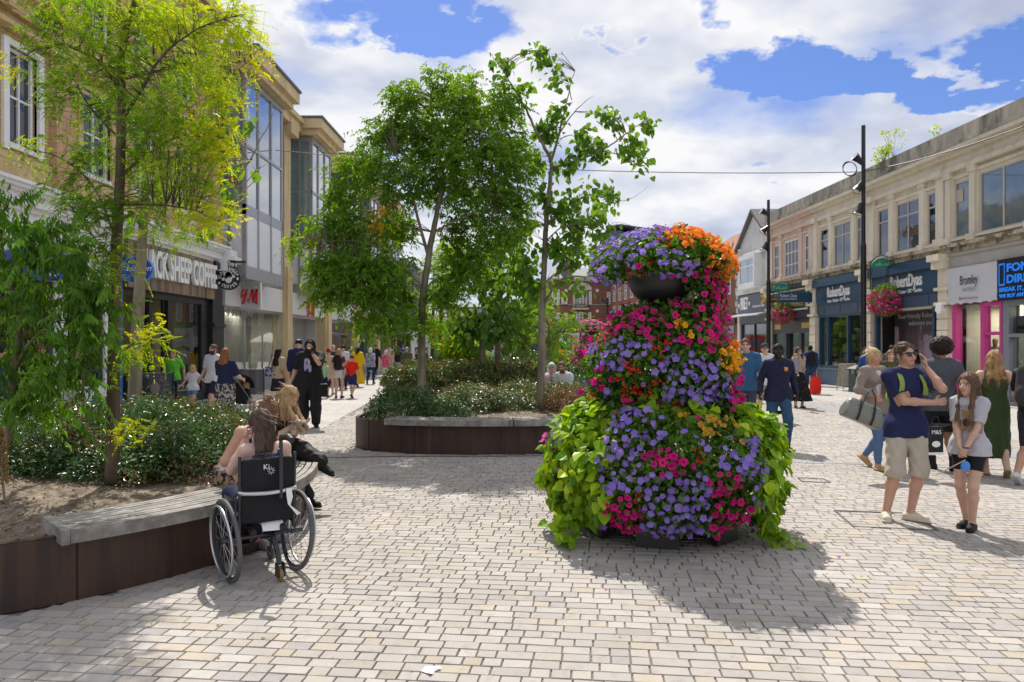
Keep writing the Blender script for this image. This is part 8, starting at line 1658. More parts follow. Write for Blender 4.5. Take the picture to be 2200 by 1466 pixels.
cup=thing('coffee_cup','paper coffee cup held by the blonde woman in the blazer','cup',C_['W'](C_['J'][1][1]));mb=MB();c=C_['W'](C_['J'][1][1]+V3(-.05,-.06,-.02));mb.lathe(c,[(.001,0),(.028,0),(.038,.11),(.041,.115),(.038,.13),(.001,.132)],14);mb.build('cup',mat('paper_cup',(.65,.66,.6),.6),cup)
M_=Matrix.Translation(G(1857,894,0)*0+Vector(P(1853,887,9.7)))@Matrix.Rotation(R(6),4,'Z')@Matrix.Rotation(R(22),4,'Y')
gg=bpy.data.materials.new('monogram_canvas');gg.use_nodes=True;t=NT(gg.node_tree);o_=t.n('ShaderNodeOutputMaterial');tc=t.n('ShaderNodeTexCoord').outputs['Object'];mp=t.n('ShaderNodeMapping',i={'Vector':tc,'Rotation':(0,R(45),0),'Scale':(42,42,42)}).outputs[0];ck=t.n('ShaderNodeTexChecker',i={'Vector':mp,'Scale':1.0,'Color1':(.22,.22,.19,1),'Color2':(.16,.165,.14,1)}).outputs[0];p_=t.n('ShaderNodeBsdfPrincipled',i={'Base Color':ck,'Roughness':.28});t.t.links.new(p_.outputs[0],o_.inputs[0])
hold=thing('holdall','large grey monogram holdall with dark handles carried by the blonde woman','bag',M_.translation)
S=Sdf([V3(-.3,-.15,-.2),V3(.3,.15,.2)],.06,.012);S.cone(V3(-.20,0,-.05),V3(.20,0,-.05),.115,.115,.02,(V3(0,1,0),.9));S.cone(V3(-.18,0,.07),V3(.18,0,.07),.07,.07,.06);S.clip(V3(0,0,-.14),V3(0,0,-1));S.clip(V3(.27,0,0),V3(1,0,0));S.clip(V3(-.27,0,0),V3(-1,0,0));V,Q=S.mesh();mesh_np('body',np.array([tuple(M_@Vector(v))for v in V]),Q,mats=gg,parent=hold,smooth=True)
for x in(-.1,.1):
 mb=MB(lambda a,b,c:M_@Vector((a,b,c)));mb.tube([(x,-.105,-.13),(x,-.12,-.05),(x,-.09,.08),(x,-.03,.14)],.013,5);mb.build('band',M_black,hold)
mb=MB(lambda a,b,c:M_@Vector((a,b,c)));mb.tube([(-.1,-.09,.08),(-.06,-.05,.25),(0,0,.33),(.06,-.05,.25),(.1,-.09,.08)],.011,5);mb.build('handle',M_black,hold)
D_=person('youth with dark afro seen from behind in grey sweater and black shorts',gp(2023,1010),172,1.80,(.33,.17,.10),('afro',(.022,.013,.010)),dict(c=(.085,.09,.11),sleeve=1.97,loose=.03,hem=-.12,nm='sweater'),dict(kind='shorts',c=BLK,frac=.44,loose=.035),fab(BLK,.5),pose='walk',fl=(.08,-.1,.08),fr=(-.09,.14,.12),hr=(-.28,-.08,.95),hl=(.27,-.02,.92),yaw=10,boot=.12)
t=thing('paper_shopping_bag','black paper shopping bag with white print beside the youth in grey','bag',P(2012,945,9.6));c=Vector(P(2005,945,9.5));mb=MB();mb.obox(tuple(c),(.21,.10,.34),.15);mb.build('bag',fab((.02,.02,.022),.5),t,bevel=.004);mb=MB();mb.tube([c+Vector((-.06,-.05,.17)),c+Vector((-.03,-.05,.30)),c+Vector((.03,-.05,.30)),c+Vector((.06,-.05,.17))],.006,5);mb.build('handle',M_black,t)
text('lettering','M&S',.075,Matrix.Translation(c+Vector((.01,-.056,.10)))@Matrix.Rotation(.15,4,'Z')@Matrix.Rotation(R(90),4,'X'),M_white,t,.001);mb=MB(lambda a,b,z:Matrix.Translation(c)@Matrix.Rotation(.15,4,'Z')@Vector((a,z,b)));disc(mb,.0,-.05,.06,.04,-.054);mb.build('white_badge',M_white,t);mb=MB();mb.obox((c.x,c.y,c.z-.17),(.214,.104,.03),.15);mb.build('base_band',M_white,t)
m_gr=fab((.045,.07,.025))
E_=person('woman with wavy light brown hair in long green sleeveless dress walking away',gp(2135,1022),165,1.66,FAIR,('wavy',(.36,.22,.10),.24),dict(m=m_gr,sleeve=0,loose=.018,hem=-.05,nm='dress_bodice'),dict(kind='dress_skirt',m=m_gr,hem=.26,wide=.27,sw=(.06,-.02,0)),fab((.35,.26,.16),.6),sex='f',pose='walk',sandal=1,bare=True,b=1.12,hl=(.30,-.05,.93),hr=(-.29,.12,.93),fl=(.08,-.05,.085),fr=(-.08,.25,.14))
Fh=person('tall man in navy hooded sweatshirt and jeans walking towards the camera, dark sunglasses',gp(1672,966),-6,1.76,DARK,('buzz',(.010,.008,.007)),dict(c=(.020,.022,.055),sleeve=1.96,loose=.024,hem=-.12,hood=1,nm='sweatshirt'),dict(kind='trousers',c=(.035,.085,.15),loose=.016,flare=.024),fab(BLK,.5),pose='walk',extra='shades',yaw=-12,fl=(.09,-.16,.085),fr=(-.10,.22,.13),hl=(.30,.06,.93),hr=(-.31,-.06,.93),h=.0115)
mb=MB(lambda a,b,z:Fh['Mw']@Vector(tuple(Fh['chest']+Fh['f']*(.150+z)+Fh['r']*(.085+a)+Fh['u']*(.03+b))));mb.raw([(-.032,.04,0),(.032,.04,0),(.032,0,0),(.018,-.03,0),(0,-.042,0),(-.018,-.03,0),(-.032,0,0)],[tuple(range(7))]);mb.build('club_crest',mat('crest_print',(.62,.42,.03),.6,col2=(.35,.02,.05),scale=30,thr=(.48,.52)),Fh['root'])
person('man in blue t-shirt partly hidden behind the flower tower',at(1602,14),-20,1.84,FAIR,('short',BRN),dict(c=(.035,.11,.22),sleeve=.9,loose=.03,hem=-.12,nm='t_shirt'),dict(kind='trousers',c=(.05,.06,.09)),pose='stand',b=1.12,hl=(.24,-.22,.98))
person('man in white t-shirt and cap behind the man in the navy sweatshirt',at(1643,17),-10,1.78,FAIR,('short',BRN),dict(c=WHT,sleeve=.9,loose=.03,hem=-.12,nm='t_shirt'),dict(kind='shorts',c=(.35,.28,.2)),pose='walk',extra='cap',b=1.1)
H_=person('dark-haired woman in black floral skirt carrying a baby in a grey sling',gp(1716,877),5,1.66,TAN,('long',(.045,.03,.022),.22,True),dict(c=(.4,.38,.38),sleeve=0,loose=.012,nm='top'),dict(kind='skirt',m=fab((.012,.012,.012),col2=(.40,.30,.12),scale=26,thr=(.62,.66)),hem=.20,wide=.30,sw=(.12,0,0)),fab(BLK),sex='f',pose='stand',hl=(.06,-.24,1.12),hr=(-.02,-.25,1.34),sandal=1,bare=True)
bb=person('baby facing its mother in a grey carrier on her chest',tuple(Vector(at(1711,19.74))+Vector((0,0,.83))),185,.72,FAIR,('buzz',(.3,.2,.12)),dict(c=(.27,.26,.27),sleeve=1.5,loose=.05,nm='sling'),dict(kind='shorts',c=(.27,.26,.27),frac=.4,loose=.04),fab(WHT),pose='sit',hs=1.9,pel=(0,0,-.2),fl=(.2,-.15,.25),fr=(-.2,-.15,.25),h=.02)
I_=person('man in blue jacket walking away with a black backpack and red carrier bag',gp(1741,846),172,1.74,DARK,('buzz',BLKH),dict(c=(.02,.05,.14),sleeve=1.95,loose=.035,nm='jacket'),dict(kind='trousers',c=(.03,.06,.12),loose=.02),pose='walk');pack(I_,BLK,'black backpack on the man in the blue jacket',0)
def plastic_bag(px,py,Z,col,label,w=.34,hh=.42):
 c=Vector(P(px,py,Z));t=thing('carrier_bag',label,'bag',c);mb=MB();n=10;V=[]
 for z,k in((-hh/2,.85),(-hh/4,1.0),(hh*.2,.9),(hh/2,.7)):V+=[(c.x+w/2*k*math.cos(6.283*a/n),c.y+.09*k*math.sin(6.283*a/n),c.z+z)for a in range(n)]
 mb.raw(V,[(r_*n+q,r_*n+(q+1)%n,(r_+1)*n+(q+1)%n,(r_+1)*n+q)for r_ in range(3)for q in range(n)]+[tuple(range(n))]);mb.build('bag',fab(col,.4),t);mb=MB();mb.tube([(c.x-w*.25,c.y,c.z+hh/2),(c.x,c.y,c.z+hh*.8),(c.x+w*.25,c.y,c.z+hh/2)],.012,4);mb.build('handle',fab(col,.4),t)
plastic_bag(1752,828,26.0,(.75,.03,.02),'red carrier bag in the hand of the man in the blue jacket',.42,.6)
person('white-haired person in bright blue jacket near the litter bin',at(1863,26),150,1.60,FAIR,('short',(.6,.58,.55)),dict(c=(.02,.08,.25),sleeve=1.95,loose=.04,nm='jacket'),dict(kind='trousers',c=(.05,.05,.07)),pose='stand',lean=14)
person('man in dark grey jacket in front of the purple entrance panel',at(1916,22),150,1.72,TAN,('short',BLKH),dict(c=(.06,.07,.09),sleeve=1.9,loose=.035,nm='jacket'),dict(kind='trousers',c=BLK),pose='stand',lean=10)
person('small woman in olive top half hidden behind the blonde woman',at(1913,17),-10,1.6,FAIR,('bob',(.2,.12,.06),.14),dict(c=(.08,.08,.035),sleeve=1.5,nm='top'),dict(kind='trousers',c=BLK),sex='f')
J_=person('person in black t-shirt with dark backpack cut off by the right edge',at(2222,9.2),120,1.70,TAN,('short',BLKH),dict(c=BLK,sleeve=.8,loose=.03,nm='t_shirt'),dict(kind='shorts',c=(.03,.03,.04)),fab((.6,.6,.6)),pose='walk2');pack(J_,(.05,.05,.06),'dark backpack at the right edge of the picture',0)
bz=.505
K_=person('blonde woman in black sitting on the bench with legs crossed, holding a phone',(-2.71,8.05,0),78,1.70,FAIR,('long',(.40,.27,.14),.30,True),dict(c=BLK,sleeve=.9,loose=.012,nm='black_top'),dict(kind='trousers',c=BLK,loose=.012,flare=.05),fab(BLK,.4),sex='f',pose='sit',pel=(0,.02,-.335),lean=30,fr=(-.08,-.60,.10),kr=(0,-1,.5),fl=(-.10,-.78,.50),kl=(.0,-1,1.2),yl=0,tl=25,hl=(-.04,-.48,.93),el=(.3,.1,-1),hr=(-.02,-.38,.88),er=(-.4,.1,-1),dl=(0,-1,.05),nl=(0,0,1),dr=(.3,-.8,.1),nr=(.5,0,.5),cr=.9,yaw=0,pitch=20,h=.0085,hang=(0,-.25,-1))
ph=thing('mobile_phone','phone with blue screen held flat by the blonde woman on the bench','phone',K_['W'](K_['J'][1][1]));c=Vector(P(640,907,7.75));mb=MB();mb.obox(tuple(c),(.155,.08,.010),.15,0,0,.12);mb.build('case',mat('grey_case',(.3,.3,.32),.4),ph);mb=MB();mb.obox((c.x,c.y,c.z+.007),(.145,.07,.003),.15,0,0,.12);mb.build('screen',mat('blue_screen',(.10,.16,.28),.1,var=.3,scale=30),ph)
cp=thing('iced_coffee','clear plastic cup of iced coffee with red straw, held by the seated blonde woman','cup',P(643,930,7.8));c=Vector(P(630,935,7.75));mb=MB();mb.lathe(c,[(.001,0),(.030,0),(.042,.10),(.044,.105)],14);mb.build('cup',mat_glass('clear_plastic',(.5,.5,.5),.8,.05),cp);mb=MB();mb.lathe(c,[(.001,.004),(.028,.004),(.034,.05),(.001,.05)],14);mb.build('drink',mat('iced_drink',(.6,.42,.25),.3),cp);mb=MB();mb.tube([c+Vector((0,0,.03)),c+Vector((.012,0,.19))],.004,5);mb.build('straw',M_red,cp)
L_=person('woman in white vest and leopard skirt leaning forward on the bench, hair tied up',(-2.46,6.62,0),62,1.68,(.55,.31,.21),('bun',(.17,.09,.045)),dict(c=(.60,.58,.68),sleeve=0,loose=.010,low=.44,straps=1,nm='vest'),dict(kind='trousers',m=fab((.33,.22,.15),col2=(.03,.02,.018),scale=34,thr=(.50,.54)),frac=.62,loose=.022),fab((.4,.38,.36)),sex='f',pose='sit',pel=(0,0,-.335),lean=34,b=1.08,fr=(-.10,-.42,.08),fl=(.12,-.40,.08),hr=(-.10,-.36,.78),er=(-.35,.2,-1),hl=(.10,-.34,.76),el=(.35,.2,-1),yaw=24,pitch=18,h=.0085)
mb=MB();a=L_['W'](L_['sh'][-1]-L_['r']*-.05+L_['u']*.055);b2=L_['W'](L_['waist']+L_['f']*.13-L_['r']*-.02);mb.tube(smooth_line([a,(a+b2)/2+Vector((.05,-.12,.04)),b2],4),.014,5);mb.build('bag_strap',M_black,L_['root'])
WC=Vector((-1.91,5.62,0));HA=218
N_=person('young woman with long brown hair in navy camisole seated in the wheelchair, back to camera',tuple(WC+Vector((.02,.075,0))),HA,1.62,(.62,.42,.34),('long',(.085,.055,.04),.21),dict(m=mat('navy_satin',(.012,.02,.10),.3,var=.15,bump=.5,bscale=20),sleeve=0,loose=.014,low=.425,straps=1,nm='camisole'),dict(kind='trousers',c=(.02,.025,.06),loose=.015),fab((.42,.12,.22),.6),sex='f',pose='sit',pel=(0,.06,-.42),lean=6,fl=(.09,-.52,.20),fr=(-.09,-.52,.20),hl=(.10,-.20,1.05),dl=(-.25,.1,1),nl=(-.6,.6,0),cl=.7,hr=(-.14,-.30,.72),el=(.45,-.1,-1),er=(-.5,.4,-.6),yaw=30,pitch=14,extra='glasses',h=.0080)
def wheelchair():
 t=thing('wheelchair','manual wheelchair with black backrest and silver hand rims beside the bench','wheelchair',WC,R(HA));M_=Matrix.Translation(WC)@Matrix.Rotation(R(HA),4,'Z');tf=lambda a,b,c:M_@Vector((a,b,c));mk=lambda:MB(tf)
 rub=mat('tyre_rubber',(.10,.10,.105),.7,var=.15);sil=mat('silver_tube',(.62,.62,.64),.3,metal=.8,var=.05);gr=mat('anthracite_tube',(.05,.055,.06),.35,metal=.5);blk=fab((.018,.018,.021),.75);RW=.305
 for q in(1,-1):
  cam_=Matrix.Rotation(q*R(4),3,'Y');x=q*.262;w=thing('wheel','',None,(0,0,0));bpy.data.objects.remove(w)
  mb=mk();mb.torus((x,.08,RW),RW-.016,.0165,n=56,m=8,M_=cam_);mb.torus((x,.08,RW),RW-.034,.010,n=56,m=6,M_=cam_,mi=1);mb.lathe((0,0,0),[(.001,0)],3)
  wh=mb.build('wheel',[rub,gr],t,smooth=True)
  mb=mk();mb.torus((x+q*.040,.08,RW),RW-.052,.0095,n=56,m=8,M_=cam_);mb.build('hand_rim',sil,wh,smooth=True)
  mb=mk()
  for k in range(20):a=2*math.pi*k/20;p=cam_@Vector((0,(RW-.036)*math.cos(a+.25*(-1)**k),(RW-.036)*math.sin(a+.25*(-1)**k)));mb.tube([(x+(.028 if k%2 else-.028),.08+.018*math.cos(a),RW+.018*math.sin(a)),(x+p.x,.08+p.y,RW+p.z)],.0016,4)
  mb.build('spokes',sil,wh);mb=mk();mb.tube([(x-.045,.08,RW),(x+.045,.08,RW)],[.02,.024],12);mb.build('hub',gr,wh)
  mb=mk();mb.tube([(q*.20,.17,.36),(q*.205,.19,.92)],.012,8);mb.tube([(q*.20,.17,.40),(q*.20,-.30,.44),(q*.17,-.42,.20),(q*.10,-.47,.10)],.012,8);mb.build('frame_side',gr,t)
  mb=mk();mb.box(q*.222-.006,q*.222+.006,-.10,.16,.42,.60);mb.build('side_guard',gr,t)
  mb=mk();mb.torus((q*.20,-.30,.06),.045,.016,n=20,m=6);mb.build('front_castor',rub,t);mb=mk();mb.tube([(q*.20,-.30,.06),(q*.20,-.26,.40)],.012,6);mb.build('castor_fork',gr,t)
 S=Sdf([V3(-.2,.14,.40),V3(.2,.22,.95)],.04,.009)
 n=14
 for k in range(n):z=.45+.42*k/(n-1);S.cone(V3(-.168,.185,z),V3(.168,.185,z),.026,.026,.02,(V3(0,1,0),.8),disp=lambda p:-.018*np.clip(1-(p[...,0]/.2)**2,0,1)*0+.004*np.sin(p[...,0]*30+p[...,2]*22))
 V,Q=S.mesh();mesh_np('backrest',np.array([tuple(tf(*v))for v in V]),Q,mats=blk,parent=t,smooth=True)
 mb=mk();mb.box(-.19,.19,-.28,.17,.42,.47);mb.build('seat',blk,t,bevel=.01)
 mb=mk();mb.tube(smooth_line([(-.205,.19,.66),(-.17,.235,.655),(0,.245,.645),(.17,.235,.655),(.205,.19,.66)],4),.015,8);mb.build('rigid_bar',sil,t)
 mb=mk();mb.tube([(-.075,.25,.60),(-.075,.25,.97),(-.075,.25,1.02),(-.075,.27,1.05)],.014,8);mb.build('push_handle',gr,t)
 mb=mk();mb.tube([(-.075,.25,1.045),(-.11,.30,1.05),(-.115,.36,1.03)],[.024,.026,.023],10);mb.build('grip',mat('black_rubber',(.02,.02,.022),.6),t)
 mb=mk();mb.tube([(-.27,.08,RW),(.27,.08,RW)],.017,8);mb.tube([(0,.08,RW),(0,.08,.40)],.012,6);mb.tube([(-.05,.08,.34),(-.05,.16,.30),(-.05,.26,.20),(-.05,.29,.12)],.020,8);mb.build('axle_and_antitip',gr,t)
 mb=mk();mb.torus((-.05,.30,.052),.036,.015,n=22,m=8);mb.build('anti_tip_wheel',mat('amber_rubber',(.30,.17,.06),.6),t);mb=mk();mb.box(-.078,-.070,.27,.33,.04,.14);mb.box(-.03,-.022,.27,.33,.04,.14);mb.build('anti_tip_fork',gr,t)
 mb=mk();mb.box(-.17,.17,-.60,-.46,.10,.115);mb.build('footplate',gr,t)
 for q in(1,-1):mb=mk();mb.tube([(q*.11,.10,.40),(q*.11,.21,.36)],.024,10);mb.build('bar_end',mat('black_rubber',(),0),t)
 wl=mat('white_letter',(),0);text('logo_lettering','Ki',.055,M_@frame_m((.02,.217,.83),(-1,0,0),(0,1,0)),wl,t,.001)
 for k in range(8):a=k*.785;mb=mk();mb.tube([(-.015-.010*math.cos(a),.217,.80+.010*math.sin(a)),(-.015-.028*math.cos(a),.217,.80+.028*math.sin(a))],.002,4);mb.build('logo_ray',wl,t)
 mb=mk();mb.raw([(-.11,.262,.665),(-.15,.262,.665),(-.16,.265,.60),(-.14,.27,.54),(-.22,.27,.47),(-.19,.27,.46),(-.12,.27,.55),(-.11,.27,.61)],[tuple(range(8))]);mb.build('white_tag',M_white,t)
 mb=mk();mb.box(-.12,.04,.08,.16,.40,.415);mb.raw([(-.12,.17,.41),(.04,.17,.41),(.04,.2,.36),(-.12,.2,.35)],[(0,1,2,3)]);mb.build('care_label',M_white,t)
wheelchair()
def lp(px,Z):return at(px,Z)
person('boy in bright green football shirt and denim shorts walking by the cafe',lp(372,20.6),0,1.60,FAIR,('short',(.22,.12,.06)),dict(c=(.16,.55,.05),sleeve=.95,loose=.03,hem=-.1,nm='football_shirt'),dict(kind='shorts',c=(.12,.24,.42),frac=.5,loose=.03),fab(WHT),pose='walk',b=1.05,hs=1.06)
person('small blonde girl in white t-shirt with picture print holding hands',lp(414,19.0),5,1.22,FAIR,('bob',(.5,.33,.15),.13,True),dict(c=WHT,sleeve=.8,loose=.035,hem=-.1,nm='t_shirt'),dict(kind='shorts',c=(.12,.22,.36),frac=.3,loose=.02),fab((.05,.07,.03)),sex='f',pose='walk',hs=1.25,b=.9,hl=(.48,-.05,1.10),hr=(-.38,-.1,1.0))
person('bearded man in white t-shirt and navy shorts walking beside the small girl',lp(459,18.2),-18,1.76,(.55,.33,.24),('short',(.11,.06,.035)),dict(c=WHT,sleeve=.9,loose=.03,hem=-.12,nm='t_shirt'),dict(kind='shorts',c=(.02,.022,.05),frac=.46,loose=.03),fab((.7,.7,.72)),pose='walk',beard=(.05,.028,.018),hr=(-.32,-.08,.90),yaw=-10)
M1=person('auburn-haired woman in navy top and leopard trousers pushing a stroller away',gp(484,922),168,1.68,FAIR,('long',(.24,.09,.035),.20),dict(c=NAVY,sleeve=.95,loose=.03,hem=-.05,nm='top'),dict(kind='trousers',m=fab((.40,.38,.36),col2=(.03,.03,.035),scale=30,thr=(.46,.52)),loose=.035,flare=.045),fab((.5,.3,.25)),sex='f',pose='walk',b=1.05,hl=(.2,-.34,1.05),hr=(-.2,-.34,1.05),fl=(.06,-.10,.085),fr=(-.05,.15,.1))
def stroller():
 c=Vector(lp(520,15.9));t=thing('stroller','black folding stroller pushed by the woman in leopard trousers','stroller',c,R(170));M_=Matrix.Translation(c)@Matrix.Rotation(R(150),4,'Z');tf=lambda a,b,z:M_@Vector((a,b,z));mk=lambda:MB(tf);fr=mat('stroller_frame',(.20,.2,.21),.4,metal=.6);bl=fab((.02,.02,.024))
 for q in(1,-1):
  for nm,a,b2 in(('front_leg',(q*.2,.30,1.0),(q*.23,-.38,.10)),('rear_leg',(q*.2,-.05,.62),(q*.25,.30,.10)),('handle',(q*.2,.30,1.0),(q*.17,.42,1.08))):mb=mk();mb.tube([a,b2],.013,6);mb.build(nm,fr,t)
  for y,r_ in((-.38,.075),(.30,.085)):
   for d in(-.03,.03):mb=mk();mb.torus((q*.24+d,y,r_),r_-.018,.018,n=18,m=6);mb.ell((q*.24+d,y,r_),(.012,r_*.6,r_*.6),10,6);mb.build('wheel',mat('tyre_rubber',(),0),t)
 mb=mk();mb.raw([(-.19,.18,.92),(.19,.18,.92),(.19,.02,.50),(-.19,.02,.50),(-.19,-.28,.46),(.19,-.28,.46),(-.19,.20,.90),(.19,.20,.90),(.19,.06,.47),(-.19,.06,.47)],[(0,1,2,3),(3,2,5,4),(6,7,8,9),(0,3,9,6),(1,2,8,7)]);mb.build('seat',bl,t)
 mb=mk();n=8;V=[(x,.18-.34*math.sin(math.pi*.55*k/n),.86+.26*math.cos(math.pi*.55*k/n)-.02)for k in range(n+1)for x in(-.2,.2)];mb.raw(V,[(2*k,2*k+1,2*k+3,2*k+2)for k in range(n)]);mb.build('canopy',bl,t);mb=mk();mb.box(-.18,.18,-.05,.25,.22,.30);mb.build('basket',bl,t)
stroller();person('toddler sitting in the black stroller',tuple(Vector(lp(526,15.95))+Vector((0,0,.28))),150,.80,FAIR,('bob',(.45,.3,.16),.08),dict(c=(.02,.02,.024),sleeve=1.5,loose=.03,nm='jumper'),dict(kind='trousers',c=(.3,.25,.22)),fab(WHT),pose='sit',hs=1.8)
M2=person('woman with long black hair in beige gilet and dark floral skirt',lp(598,20.0),150,1.63,TAN,('long',BLKH,.36),dict(c=(.48,.38,.26),sleeve=1.0,loose=.03,hem=-.05,nm='gilet'),dict(kind='skirt',m=fab((.02,.018,.035),col2=(.4,.06,.14),scale=30,thr=(.62,.66)),hem=.52,wide=.27),fab(BLK),sex='f',pose='stand',boot=.25,b=1.08)
local_bag(M2,(.30,.02,1.08),(.3,.12,.26),(.12,.12,.3),'patterned_handbag','white and blue patterned shoulder bag on the black-haired woman','bag',[[(-.08,0,.13),(0,-.05,.45),(.08,0,.13)]],m=fab((.5,.5,.58),col2=(.04,.04,.18),scale=20,thr=(.48,.52)))
person('balding man in navy shirt seen from behind, left of the man with headphones',lp(642,19.6),178,1.88,FAIR,('thin',BLKH),dict(c=NAVY,sleeve=1.6,loose=.03,nm='shirt'),dict(kind='trousers',c=(.02,.02,.035),loose=.02),fab(BLK),pose='stand',b=1.12)
O_=person('heavily built man with headphones and long dark hair in black, hand at his mouth',gp(667,917),8,1.85,FAIR,('long',(.035,.022,.016),.30,True),dict(c=(.017,.017,.021),sleeve=.95,loose=.04,hem=-.12,nm='t_shirt'),dict(kind='trousers',c=(.018,.018,.02),loose=.035),fab(BLK),b=1.28,pose='walk',beard=(.04,.025,.018),extra='phones watch',hl=(.06,-.24,1.48),dl=(-.5,.2,.8),el=(.6,-.2,-1),hr=(-.36,.0,.93),yaw=-6,pitch=4,fl=(.12,-.1,.085),fr=(-.13,.12,.10))
chest_print(O_,-.03,-.05,[('purple_print',fab((.42,.32,.62)),lambda mb:(disc(mb,-.04,.0,.025,.12),disc(mb,.02,-.03,.06,.045,.001),disc(mb,.05,-.09,.03,.05,.002),disc(mb,-.01,.10,.05,.035,.003))),('yellow_print',fab((.6,.56,.35)),lambda mb:disc(mb,.03,.05,.025,.05,.004))],.10)
t=thing('black_holdall','black leather bag hanging at the side of the man with headphones','bag',P(694,842,15.5));c=Vector(P(694,838,15.3));mb=MB();mb.obox(tuple(c),(.18,.3,.26),.3);mb.build('body',fab(BLK,.4),t,bevel=.02);mb=MB();mb.tube([c+Vector((0,-.08,.12)),c+Vector((0,0,.30)),c+Vector((0,.08,.12))],.012,5);mb.build('handle',M_black,t)
for(lab,px,Z,hd,H,hr_,tp,bt,kw)in(('boy in pale green patterned t-shirt walking away behind the black bag',697,24.3,170,1.24,('short',BRN),dict(c=(.35,.55,.33),sleeve=.9,loose=.03,nm='t_shirt'),dict(kind='shorts',c=NAVY,loose=.03),dict(hs=1.2)),('red-haired woman in beige sleeveless outfit walking away',706,25.7,175,1.62,('bun',(.35,.02,.015)),dict(c=(.55,.42,.30),sleeve=0,nm='top'),dict(kind='skirt',c=(.55,.42,.30),hem=.6,wide=.22),dict(sex='f',sandal=1,bare=True)),('long-haired blonde in white shorts with a black backpack walking away',728,24.3,178,1.60,('long',(.42,.24,.12),.2),dict(c=(.15,.03,.05),sleeve=.6,nm='t_shirt'),dict(kind='shorts',c=(.6,.58,.56),frac=.25,loose=.02),dict(sex='f',pk=(BLK,'black backpack worn by the blonde in white shorts'))),('boy in red t-shirt and navy shorts with hair in a knot',756,24.3,178,1.40,('bun',BRN),dict(c=(.70,.03,.015),sleeve=.9,loose=.025,nm='t_shirt'),dict(kind='shorts',c=(.03,.03,.12),frac=.42,loose=.03),dict(hs=1.12)),('woman in flowing bright yellow dress walking away',768,30.6,175,1.68,('long',BLKH,.22),dict(c=(.75,.48,.01),sleeve=1.2,loose=.06,nm='dress_top'),dict(kind='dress_skirt',c=(.72,.46,.012),hem=.14,wide=.36),dict(sex='f')),('grey-haired man in dark top behind the red-haired woman',716,31,10,1.72,('short',GREY),dict(c=(.05,.05,.06),sleeve=1.6,nm='shirt'),dict(kind='trousers',c=BLK),{}),('man in white t-shirt behind the blonde with backpack',737,29,185,1.72,('short',BLKH),dict(c=WHT,sleeve=.9,nm='t_shirt'),dict(kind='trousers',c=NAVY),{}),('dark-haired woman in patterned grey top facing the camera by the shop',749,34,15,1.60,('long',BLKH,.2),dict(c=(.35,.34,.36),sleeve=1.2,nm='top'),dict(kind='trousers',c=BLK),dict(sex='f')),('white-haired woman in blue floral blouse and navy trousers walking away',796,33,172,1.62,('bob',(.68,.66,.62),.08),dict(m=fab((.45,.47,.58),col2=(.12,.16,.38),scale=26,thr=(.5,.54)),sleeve=1.1,loose=.04,hem=-.1,nm='blouse'),dict(kind='trousers',c=(.02,.04,.09)),dict(sex='f',strap=1)),('man in black suit near the last stone pier',807,44,170,1.78,('short',BLKH),dict(c=BLK,sleeve=1.95,loose=.03,nm='jacket'),dict(kind='trousers',c=BLK),{}),('white-haired woman in bright pink floral top',829,33,178,1.50,('bob',(.62,.55,.42),.06),dict(m=fab((.62,.06,.25),col2=(.55,.3,.12),scale=24,thr=(.52,.56)),sleeve=.6,loose=.04,nm='top'),dict(kind='trousers',c=(.6,.6,.58)),dict(sex='f')),('man in pale pink t-shirt at the far left of the street',836,40,165,1.74,('short',BRN),dict(c=(.50,.38,.38),sleeve=.9,nm='t_shirt'),dict(kind='shorts',c=(.3,.25,.2)),{}),('woman with long brown hair in dark top beside the kiosk',855,38,180,1.68,('long',(.08,.05,.035),.3),dict(c=BLK,sleeve=.5,nm='top'),dict(kind='trousers',c=(.3,.25,.22)),dict(sex='f')),('bald man in olive jacket just left of the kiosk',874,32,178,1.66,('buzz',GREY),dict(c=(.09,.10,.06),sleeve=1.9,loose=.04,nm='jacket'),dict(kind='trousers',c=(.04,.04,.04)),{}),('person in blue denim jacket among the far crowd',866,50,175,1.72,('short',BRN),dict(c=(.08,.13,.22),sleeve=1.9,nm='jacket'),dict(kind='trousers',c=BLK),{}),('person in red top among the far crowd by the canopy',846,58,170,1.7,('short',BLKH),dict(c=(.3,.04,.04),sleeve=.9,nm='top'),dict(kind='trousers',c=BLK),{}),('man in yellow t-shirt walking away towards the brick corner building',1208,40,180,1.72,('buzz',BLKH),dict(c=(.75,.42,.01),sleeve=.9,loose=.03,nm='t_shirt'),dict(kind='trousers',c=(.03,.03,.05)),dict(skin=DARK)),('woman in white top far off, right of the man in yellow',1225,44,178,1.66,('bun',BLKH),dict(c=WHT,sleeve=.5,nm='top'),dict(kind='shorts',c=(.35,.33,.3)),dict(sex='f')),('man in pale blue t-shirt facing the camera beyond the farther bed',1053,36,0,1.74,('short',BLKH),dict(c=(.45,.52,.60),sleeve=.9,nm='t_shirt'),dict(kind='trousers',c=NAVY),{})):
 kw=dict(kw);pk=kw.pop('pk',None);kw.pop('strap',None);kw.setdefault('skin',FAIR)
 q=person(lab,lp(px,Z),hd,H,hair=hr_,top=tp,bot=bt,shoe=fab((.08,.07,.07)),pose=('walk','walk2','stand')[px%3],**kw)
 if pk:pack(q,pk[0],pk[1],0)
def seat(lab,px,py_top,Z,hd,H,**kw):
 z=CH-(py_top-HY)/F*Z-(.87*H);p=person(lab,(at(px,Z)[0],Z,z+.0*H),hd,H,pose='sit',pel=(0,0,-.40+.0),**kw);return p
def seat_at(lab,px,py,Z,hd,H,**kw):
 ztop=CH-(py-HY)/F*Z;off=ztop-(1.75-.40)*H/1.75;return person(lab,(at(px,Z)[0],Z,max(off,.0)),hd,H,pose='sit',**kw)
